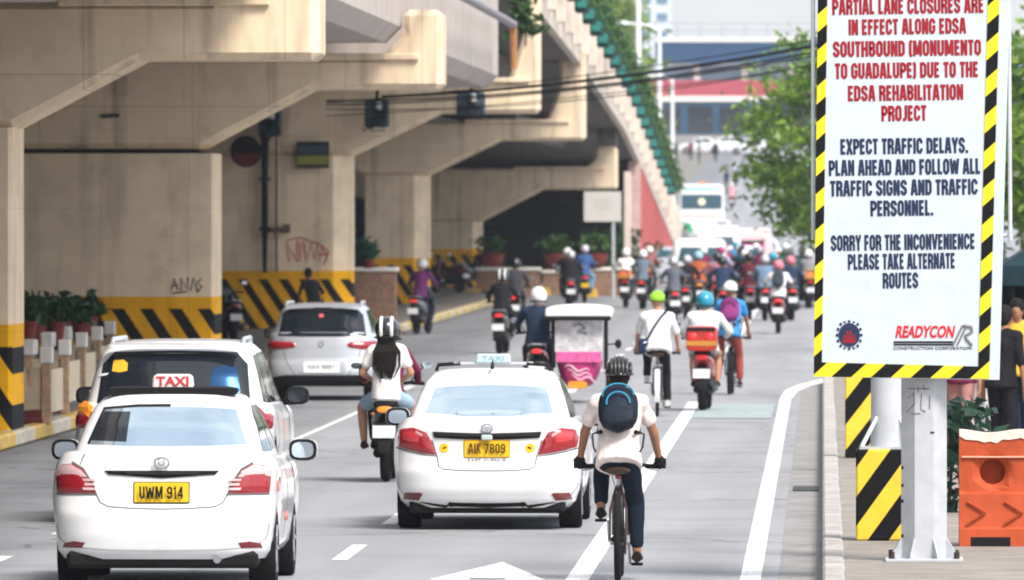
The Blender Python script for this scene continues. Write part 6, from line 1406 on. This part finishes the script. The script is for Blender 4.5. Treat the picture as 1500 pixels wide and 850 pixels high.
# ------------------------------------------------------------------ island: planter fence, pots, brick planters, white sign
POT = mat('terracotta_red_pot', (.20, .035, .03), .6, var=.2)
def pot(px, py, d, r, h, label, group, z=None, leaf=None, bowl=False, dense=24, fh=1.0):
    p = PD(px, py, d); t = thing('potted_plant', label, 'potted plant', (p.x, p.y, p.z if z is None else z), 0, group)
    q = MB()
    pf = [(r * .35, 0), (r * .55, h * .08), (r * .85, h * .45), (r, h * .92), (r * 1.04, h * .94), (r * 1.04, h), (r * .94, h), (r * .9, h * .9), (.02, h * .86)] if bowl else [(r * .66, 0), (r * .74, h * .2), (r * .96, h * .86), (r * 1.06, h * .87), (r * 1.06, h), (r * .92, h), (r * .88, h * .9), (.02, h * .88)]
    q.lathe(pf, n=24); q.build('pot', POT, t)
    q = MB(); cs = []
    for k in range(dense):
        a = random.uniform(0, 6.28); rr = r * random.uniform(.1, 1.15); zt = h + random.uniform(.05, .75) * (1.2 if bowl else 1.0) * .62 * fh
        cs.append((rr * math.cos(a), rr * math.sin(a), zt))
    leaves(q, cs, .10 if not bowl else .13, 8, .075); q.build('foliage', leaf or SHRUB, t)
    q = MB()
    for c in cs[:7]: q.tube([(c[0] * .3, c[1] * .3, h * .85), c], .012, 4)
    q.build('stems', mat('green_stem', (.06, .10, .03), .8), t)
    return t
DK = leafmat('deep_green_leaves', (.008, .035, .01), (.03, .10, .02))
for px, d, lab in ((40, 138, 'terracotta pot with a bushy plant beside the nearest pier'), (64, 158, 'terracotta pot with a low dark plant, second from the nearest pier'), (82, 146, 'terracotta pot with an upright leafy plant in the middle of the row'), (106, 165, 'dark leafed terracotta pot set back in the row'), (131, 154, 'terracotta pot with a spiky plant at the end of the row by the hazard stripes'), (52, 144, 'terracotta pot between the bushy one and the low dark one'), (118, 148, 'terracotta pot second from the hazard stripe end of the row'), (94, 152, 'terracotta pot just right of the middle of the row')):
    s = FPX / d; z_ = CH - (503 - HOR) / s if d < 150 else CH - (492 - HOR) / s
    pot(px, 305, d, .135, .30, lab, 'terracotta pots on the island', z=max(.62, z_), leaf=DK, dense=20, fh=.6)
t = thing('plant_ledge', 'long low concrete ledge carrying the terracotta pots', 'ledge', (PD(85, 305, 150).x, 150, .17))
q = MB(); q.rings([[(-1.2, -14, 0), (.9, -14, 0), (.9, -14, z), (-1.2, -14, z)] for z in (.5,)] + [[(-1.6, 17, 0), (.5, 17, 0), (.5, 17, .46), (-1.6, 17, .46)]]); q.build('ledge', CONCD, t, smooth=False)
BRK = mat('tan_brick', (.46, .31, .20), .85, var=.3, vscale=9, bump=.3); CAPW = mat('chalk_white_capstone', (.80, .76, .71), .8, var=.12)
MARB = mat('maroon_plinth', (.17, .03, .035), .7, var=.2)
fence0 = None
for k, (px, s) in enumerate(((40, 117), (68, 111), (94, 105), (118, 100), (138, 95.5), (156, 91))):
    d = FPX / s; p = PD(px, 305, d); lab = ['planter fence panel nearest the first pier', 'second planter fence panel from the first pier', 'third planter fence panel from the first pier', 'fourth planter fence panel from the first pier', 'planter fence panel beside the roof of the white SUV', 'last planter fence panel, before the hazard stripes'][k]
    lab = 'low tan and white ' + lab
    if fence0 is None:
        t = fence0 = thing('planter_fence', lab, 'fence', (p.x, p.y, .17), R(0), 'low planter fence panels on the island')
        for x in (-.24, .24):
            q = MB(); q.box((x - .06, -.06, 0), (x + .06, .06, .66)); po2 = q.build('post', BRK, t, smooth=False, bevel=.008)
            q = MB(); q.box((x - .085, -.085, .66), (x + .085, .085, .84)); q.build('cap', CAPW, po2, smooth=False, bevel=.015)
        for dy in (2.2,):
            q = MB(); q.box((-.30, .4, 0), (-.18, .52, .66)); po2 = q.build('post', BRK, t, smooth=False, bevel=.008); q = MB(); q.box((-.325, .375, .66), (-.155, .545, .84)); q.build('cap', CAPW, po2, smooth=False, bevel=.015)
        q = MB(); q.prism([(-.18, .16), (.18, .16), (.18, .62), (.09, .62), (.06, .40), (.0, .40), (-.03, .62), (-.18, .62)], 'y', -.03, .03); q.build('panel', mat('cream_panel', (.60, .50, .36), .8, var=.15), t, smooth=False, bevel=.006)
        q = MB(); q.box((.21, .07, .12), (.27, 2.4, .58)); q.build('side_panel', mat('cream_panel', (.60, .50, .36), .8, var=.15), t, smooth=False, bevel=.006)
        q = MB(); q.box((-.2, -.07, 0), (.2, .07, .07)); q.box((-.19, -.06, .075), (.19, .06, .15)); q.build('plinth', MARB, t, smooth=False, bevel=.01)
    else: t = copy_tree(fence0); t['label'] = lab
    t.location = (p.x, p.y, .17); t.scale = (1, 1, 1.16)
def brick_planter(x0, x1, ytop, ybase, label, group=None, depth=1.0):
    s = (ybase - HOR) / CH; d = FPX / s; a, b = PD(x0, ytop, d), PD(x1, ytop, d); w = b.x - a.x
    t = thing('brick_planter', label, 'planter', (a.x, a.y, 0.0), 0, group); h = a.z
    bm_ = mat('brown_brickwork', (.27, .16, .11), .9, var=.35, vscale=7, bump=.4)
    q = MB(); q.box((0, 0, 0), (w, depth, h - .10)); q.build('brick_wall', bm_, t, smooth=False)
    q = MB(); q.box((-.05, -.05, h - .10), (w + .05, depth + .05, h)); q.build('capstone', CAPW, t, smooth=False, bevel=.015)
    return t
brick_planter(517, 579, 392, 478, 'brick planter with two white capping courses beside the slender pier')
pot(540, 388, 248, .16, .22, 'small green plant on the brick planter by the slender pier', None, z=1.42, leaf=leafmat('teal_green_leaves', (.01, .10, .06), (.04, .2, .10)), dense=26)
brick_planter(698, 790, 392, 436, 'brick planter under the left and middle bowl planters', 'brick planters on the island'); brick_planter(852, 930, 392, 434, 'brick planter beside the white sign post', 'brick planters on the island')
brick_planter(795, 848, 396, 432, 'low brick planter under the middle bowl planter', 'brick planters on the island')
for px, lab in ((720, 'leftmost of the three wide red bowl planters'), (815, 'wide red bowl planter between the other two'), (871, 'wide red bowl planter with the fullest plants, by the white sign post')):
    p = PD(px, 394, 331); pot(px, 394, 331, .45, .5, lab, 'wide red bowl planters', z=p.z, bowl=True, dense=34 if px > 800 else 16)
for k, (px, py) in enumerate(((693, 436), (795, 434), (864, 436))):
    p = G(px, py); t = thing('kerb_block', ['yellow kerb block at the left brick planter', 'yellow kerb block below the middle bowl planter', 'yellow kerb block near the white sign post'][k], 'kerb block', p, 0, 'yellow painted kerb blocks'); q = MB(); q.prism([(-.25, 0), (.25, 0), (.22, .28), (-.22, .28)], 'y', -.2, .2); q.build('block', mat('faded_yellow_paint', (.60, .38, .06), .8, var=.25), t, smooth=False, bevel=.02)
t = thing('road_sign', 'white rectangular sign on a thin grey post in front of the farthest pier', 'sign', (PD(898, 305, 325).x, 325, 0))
s = FPX / 325
q = MB(); a, b = PD(855, 281, 325), PD(910, 325, 325); q.box((a.x - t.location.x, -.04, b.z), (b.x - t.location.x, 0, a.z)); bd = q.build('board', mat('greyish_white_board', (.62, .60, .57), .6), t, smooth=False, bevel=.01)
q = MB()
for k, y in enumerate((293, 299, 305)): q.box((a.x - t.location.x + .35, -.045, PD(0, y, 325).z - .03), (b.x - t.location.x - .35 + .1 * (k % 2), -.041, PD(0, y, 325).z))
q.build('faint_lines', mat('faint_grey_ink', (.45, .45, .44), .6), bd, smooth=False)
q = MB(); q.tube([(0, .05, 0), (0, .05, a.z)], .055, 8); q.build('post', GALV, t)
t = thing('concrete_post', 'pale concrete post between the white sign and the red wall', 'post', (PD(919, 305, 345).x, 345, 0)); q = MB(); q.box((-.12, -.12, 0), (.12, .12, 4.1)); q.build('shaft', EDGE, t, smooth=False, bevel=.02); q = MB(); q.box((-.2, -.2, 0), (.2, .2, .3)); q.build('foot', EDGE, t, smooth=False, bevel=.02)
for px, d, lab, hh in ((922, 352, 'dark green bush beside the concrete post', 1.6), (906, 372, 'dark green bush in the shade behind the white sign', 2.2)):
    p = PD(px, 305, d); t = thing('bush', lab, 'bush', (p.x, p.y, .0)); q = MB(); leaves(q, [(random.gauss(0, .4), random.gauss(0, .4), random.uniform(.8, 1) * hh * random.random() + .3) for _ in range(50)], .16, 9, .14); q.build('foliage', DK, t); q = MB(); q.tube([(0, 0, 0), (.05, 0, hh)], [.04, .01], 6); q.build('stem', mat('brown_bark', (.12, .08, .05), .9), t)

# ------------------------------------------------------------------ trees
def tree(loc, label, crown_c, crown_r, n, lm, size, trunk_r=.22, group=None, per=16, spread=.42, limbs=9, seed=1):
    rnd = random.Random(seed); random.seed(seed)
    t = thing('tree', label, 'tree', loc, 0, group); cc = Vector(crown_c)
    q = MB(); fork = Vector((cc.x * .25, cc.y * .25, max(1.2, cc.z - crown_r[2] * .75)))
    q.tube([(0, 0, -.1), (fork.x * .3 + .05, fork.y * .3, fork.z * .5), fork], [trunk_r * 1.25, trunk_r, trunk_r * .8], 10); q.build('trunk', mat('grey_brown_bark', (.11, .085, .065), .9, var=.3, vscale=8, bump=.5), t)
    L_ = MB(); cs = []
    for k in range(limbs):
        a = 2 * math.pi * k / limbs + rnd.uniform(-.3, .3); el = rnd.uniform(-.25, .95)
        tip = cc + Vector((crown_r[0] * math.cos(a) * math.cos(el), crown_r[1] * math.sin(a) * math.cos(el), crown_r[2] * math.sin(el))) * rnd.uniform(.75, .98)
        m_ = fork.lerp(tip, .5) + Vector((0, 0, rnd.uniform(.0, .6))); L_.tube([fork, m_, tip], [trunk_r * .5, trunk_r * .28, .02], 6)
        for j in range(4):
            b0 = m_.lerp(tip, rnd.uniform(0, .8)); b1 = b0 + Vector((rnd.gauss(0, 1), rnd.gauss(0, 1), rnd.gauss(.1, .6))) * crown_r[0] * .22; L_.tube([b0, b1], [.035, .01], 4); cs.append(b1)
        cs += [m_.lerp(tip, f) for f in (.3, .6, .85, 1.0)]
    L_.build('limbs', mat('grey_brown_bark', (.11, .085, .065), .9), t)
    while len(cs) < n:
        v = Vector((rnd.gauss(0, 1), rnd.gauss(0, 1), rnd.gauss(0, 1))).normalized() * rnd.uniform(.35, 1.0) ** .5
        p_ = cc + Vector((v.x * crown_r[0], v.y * crown_r[1], v.z * crown_r[2]))
        if mnoise.noise(Vector((p_.x * .6, p_.y * .6, p_.z * 1.1)) + Vector((seed * 3.1, 0, 0))) > .0: cs.append(p_)
    q = MB(); leaves(q, cs, size, per, spread, flat=.7); q.build('crown', lm, t, smooth=False)
    return t
GRN = leafmat('fresh_green_leaves', (.05, .15, .015), (.30, .46, .05)); YG = leafmat('yellow_green_leaves', (.10, .20, .02), (.30, .40, .06)); DKT = leafmat('dark_tree_leaves', (.015, .06, .012), (.09, .20, .03))
tree((4.3, 300, .15), 'large kerbside tree with fresh green leaves hanging out over the right lane', (-2.6, 0, 4.6), (4.3, 3.6, 3.7), 520, GRN, .15, per=34, spread=.36, limbs=12, seed=4)
tree((5.2, 318, .15), 'darker tree standing behind the large kerbside tree', (-3.1, 0, 3.1), (3.2, 3.4, 2.9), 380, DKT, .18, per=30, spread=.4, seed=9)
tree((6.0, 205, .15), 'tree at the right edge of the picture, beyond the notice board', (-.9, 0, 3.9), (2.6, 2.6, 3.2), 360, GRN, .14, per=26, spread=.32, seed=12)
tree((8.5, 420, .1), 'tall yellow-green tree far behind the kerbside trees', (-4.5, 0, 6.5), (4.6, 4, 3.6), 180, YG, .3, per=16, spread=.55, seed=21)
for k, (px, d, zc, rx, rz_, lab) in enumerate(((905, 640, 11.5, 2.2, 5.5, 'tall pale tree rising beyond the flyover parapet'), (930, 700, 9.0, 1.7, 4.5, 'thin pale tree between the parapet and the white lamp posts'), (878, 600, 14.5, 2.4, 4, 'pale tree topping the parapet, highest in the picture'))):
    p = PD(px, 305, d); tree((p.x, p.y, zg(p.y)), lab, (0, 0, zc - zg(p.y)), (rx, 2.5, rz_), 130, YG, .34, per=14, spread=.55, group='pale trees beyond the flyover', seed=30 + k)

# ------------------------------------------------------------------ lamp posts, wires, footbridge, far buildings
for px, ytop, d, lab in ((966, 42, 480, 'tall white lamp post with curved arm beside the end of the red ramp'), (985, 116, 600, 'shorter white lamp post, farther off beside the bus'), (935, -30, 395, 'white lamp post on the flyover parapet, rising out of the picture')):
    p = PD(px, ytop, d); zb_ = zf(p.y) if p.y < 490 else zg(p.y); zb_ = zb_ + .5 if p.y < 490 else zb_
    t = thing('lamp_post', lab, 'lamp post', (p.x, p.y, zb_)); h = p.z - zb_
    wp = mat('white_lamp_post_paint', (.78, .80, .82), .45)
    q = MB(); q.tube([(0, 0, 0), (0, 0, h * .6), (0, 0, h)], [.13, .11, .08], 10); q.build('pole', wp, t)
    q = MB(); q.tube([(0, 0, h - .1), (-.5, 0, h + .15), (-1.5, 0, h + .25)], .06, 8); q.build('arm', wp, t)
    q = MB(); q.loft([((-1.9, -.15, h + .22), .4, .05), ((-1.9, 0, h + .26), .48, .10), ((-1.9, .15, h + .22), .4, .05)], n=12); q.build('lamp_head', wp, t)
    q = MB(); q.box((-.25, -.25, 0), (.25, .25, .12)); q.build('base', wp, t, smooth=False)
p = PD(1345, 40, 205)
t = thing('utility_pole', 'grey utility pole hidden behind the notice board, carrying the cables across the road', 'utility pole', (p.x, p.y, .15)); hh = p.z + .6
q = MB(); q.tube([(0, 0, 0), (0, 0, hh)], [.16, .11], 12); q.build('pole', CONCD, t); q = MB(); q.box((-.7, -.06, hh - .6), (.7, .06, hh - .48)); q.build('crossarm', mat('dark_timber', (.08, .06, .045), .9), t, smooth=False)
for k, (ya, yb, r0, sag) in enumerate(((128, 36, .032, .35), (134, 44, .02, .5), (140, 52, .016, .42), (146, 60, .010, .6), (137, 30, .011, .25), (156, 70, .009, .3))):
    a = PD(478 if k else 560, ya + 14, 215); b = PD(1345, yb, 205); q = MB(); pts = []
    for j in range(25):
        f = j / 24; v = a.lerp(b, f); v.z -= sag * 4 * f * (1 - f) * .7; pts.append(v)
    q.tube(pts, r0, 6); tag(q.build('cable', BLACK), ['thick black cable bundle strung across the road', 'black cable just under the thick bundle', 'black cable third from the top', 'thin black cable sagging below the others', 'thin black cable above the thick bundle', 'lowest and thinnest cable'][k], 'cable', 'cables strung across the road')
d = 950; zb_ = zg(948)
t = thing('footbridge', 'two-level footbridge with red lower and blue upper girders across the far road', 'footbridge', PD(1060, 305, d)); t.location.z = zb_; o = t.location.copy()
def fx(px): return PD(px, 305, d).x - o.x
def fzz(py): return CH - (py - HOR) / (FPX / d) - o.z
q = MB(); q.box((fx(925), -1.5, fzz(141)), (fx(1290), 1.5, fzz(118))); q.build('lower_girder', mat('brick_red_girder_paint', (.42, .07, .09), .6, var=.15), t, smooth=False)
q = MB(); q.box((fx(925), -1.6, fzz(149)), (fx(1290), 1.6, fzz(141) - .01)); q.build('lower_deck_edge', CAPW, t, smooth=False)
q = MB(); q.box((fx(960), -1.4, fzz(93)), (fx(1290), 1.4, fzz(62))); q.build('upper_girder', mat('deep_blue_girder_paint', (.015, .06, .14), .6, var=.3), t, smooth=False)
q = MB(); q.box((fx(960), -1.45, fzz(62) + .01), (fx(1290), 1.45, fzz(55))); q.build('upper_deck_edge', CAPW, t, smooth=False)
q = MB()
for yy in (33, 44): q.tube([(fx(960), -1.4, fzz(yy)), (fx(1290), -1.4, fzz(yy))], .09, 6)
for px in range(960, 1291, 33): q.tube([(fx(px), -1.4, fzz(56)), (fx(px), -1.4, fzz(32))], .10, 6)
q.build('railing', mat('grey_railing', (.45, .47, .5), .5), t)
for px in (1021, 1091, 1160):
    q = MB(); q.box((fx(px) - .3, -.4, fzz(118)), (fx(px) + .3, .4, fzz(93))); q.build('strut', CAPW, t, smooth=False)
for px in (945, 1215):
    q = MB(); q.box((fx(px) - .7, -.7, -.2), (fx(px) + .7, .7, fzz(149))); q.build('column', CAPW, t, smooth=False)
q = MB(); q.box((fx(970), .8, fzz(118)), (fx(1290), 1.0, fzz(95))); q.build('painted_haze_sheet', mat('pale_blue_haze_paint', (.32, .50, .66), .4), t, smooth=False)  # pale sheet coloured as the hazy sky between the girders
# low dark shopfront beyond the bridge, and the pale towers at the left
d = 1060; p = PD(1080, 305, d); zb_ = zg(p.y)
t = thing('shop_building', 'long low building with a dark blue front beyond the far footbridge', 'building', (p.x, p.y, zb_)); s = FPX / d
q = MB(); q.box((-9, 0, 0), (15, 8, 3.6)); q.build('wall', mat('dark_blue_wall_far', (.012, .06, .12), .6, var=.3, vscale=.5), t, smooth=False)
q = MB(); q.box((-9.2, -.3, 3.61), (15.2, 8.2, 4.1)); q.build('roof', CAPW, t, smooth=False)
for k in range(7): q = MB(); q.box((-8.4 + 3.3 * k, -.06, .3), (-5.9 + 3.3 * k, -.01, 2.9)); f = q.build('window', GLASS, t, smooth=False)
def tower(px0, px1, d, ytop, label, wallc, floors, bays):
    a, b = PD(px0, ytop, d), PD(px1, ytop, d); zb_ = zg(a.y); t = thing('tower_block', label, 'building', (a.x, a.y, zb_)); w = b.x - a.x; h = a.z - zb_
    q = MB(); q.box((0, 0, 0), (w, 14, h)); q.build('wall', wallc, t, smooth=False)
    q = MB(); q.box((-.3, -.3, h + .01), (w + .3, 14.3, h + .8)); q.build('roof', CAPW, t, smooth=False)
    for i in range(floors):
        for j in range(bays):
            q = MB(); x0 = w * (j + .18) / bays; z0 = h * (i + .25) / floors; q.box((x0, -.08, z0), (x0 + w * .64 / bays, -.01, z0 + h * .5 / floors)); q.build('window', mat('pale_blue_window', (.12, .22, .32), .2), t, smooth=False)
    return t, w, h
t, w, h = tower(860, 982, 1250, -120, 'pale blue-white tower block behind the lamp posts', mat('pale_blue_tower_wall', (.62, .68, .74), .7, var=.06, vscale=.1), 11, 5)
q = MB(); q.box((w * .68, -.3, h * .61), (w * .80, -.09, h * .65)); q.build('red_panel', mat('coral_panel', (.72, .22, .20), .5), t, smooth=False)
tower(560, 850, 1300, -80, 'broad grey-white block behind the flyover', mat('grey_white_wall', (.5, .5, .52), .8, var=.08, vscale=.1), 8, 8)
tower(1310, 1560, 900, 60, 'pale block far behind the right-hand trees', mat('cream_wall', (.6, .57, .5), .8, var=.08, vscale=.1), 6, 5)

# ------------------------------------------------------------------ hazy city air
hz = bpy.data.materials.new('hazy_air'); hz.use_nodes = True; n = hz.node_tree.nodes; n.remove(n['Principled BSDF'])
pv = n.new('ShaderNodeVolumePrincipled'); pv.inputs['Color'].default_value = (.86, .92, 1.0, 1); pv.inputs['Density'].default_value = HAZE; pv.inputs['Anisotropy'].default_value = .3
hz.node_tree.links.new(pv.outputs[0], n['Material Output'].inputs['Volume'])
q = MB(); q.box((-400, -80, -1.2), (400, 1500, 75)); struct(q.build('haze', hz, smooth=False), 'stuff')

bake_all()
bpy.context.view_layer.update()
for o, w in FIT:
    k = o.dimensions.x
    if k > 0: o.scale = (w / k, 1, 1)
dg = bpy.context.evaluated_depsgraph_get()
for o in [o for o in C.objects if o.type == 'FONT']:          # lettering becomes ordinary mesh
    me = bpy.data.meshes.new_from_object(o.evaluated_get(dg)); n_ = o.name
    m_ = bpy.data.objects.new('lettering_mesh', me); C.objects.link(m_); m_.parent = o.parent; m_.location = o.location; m_.rotation_euler = o.rotation_euler; m_.scale = o.scale
    bpy.data.objects.remove(o); m_.name = n_
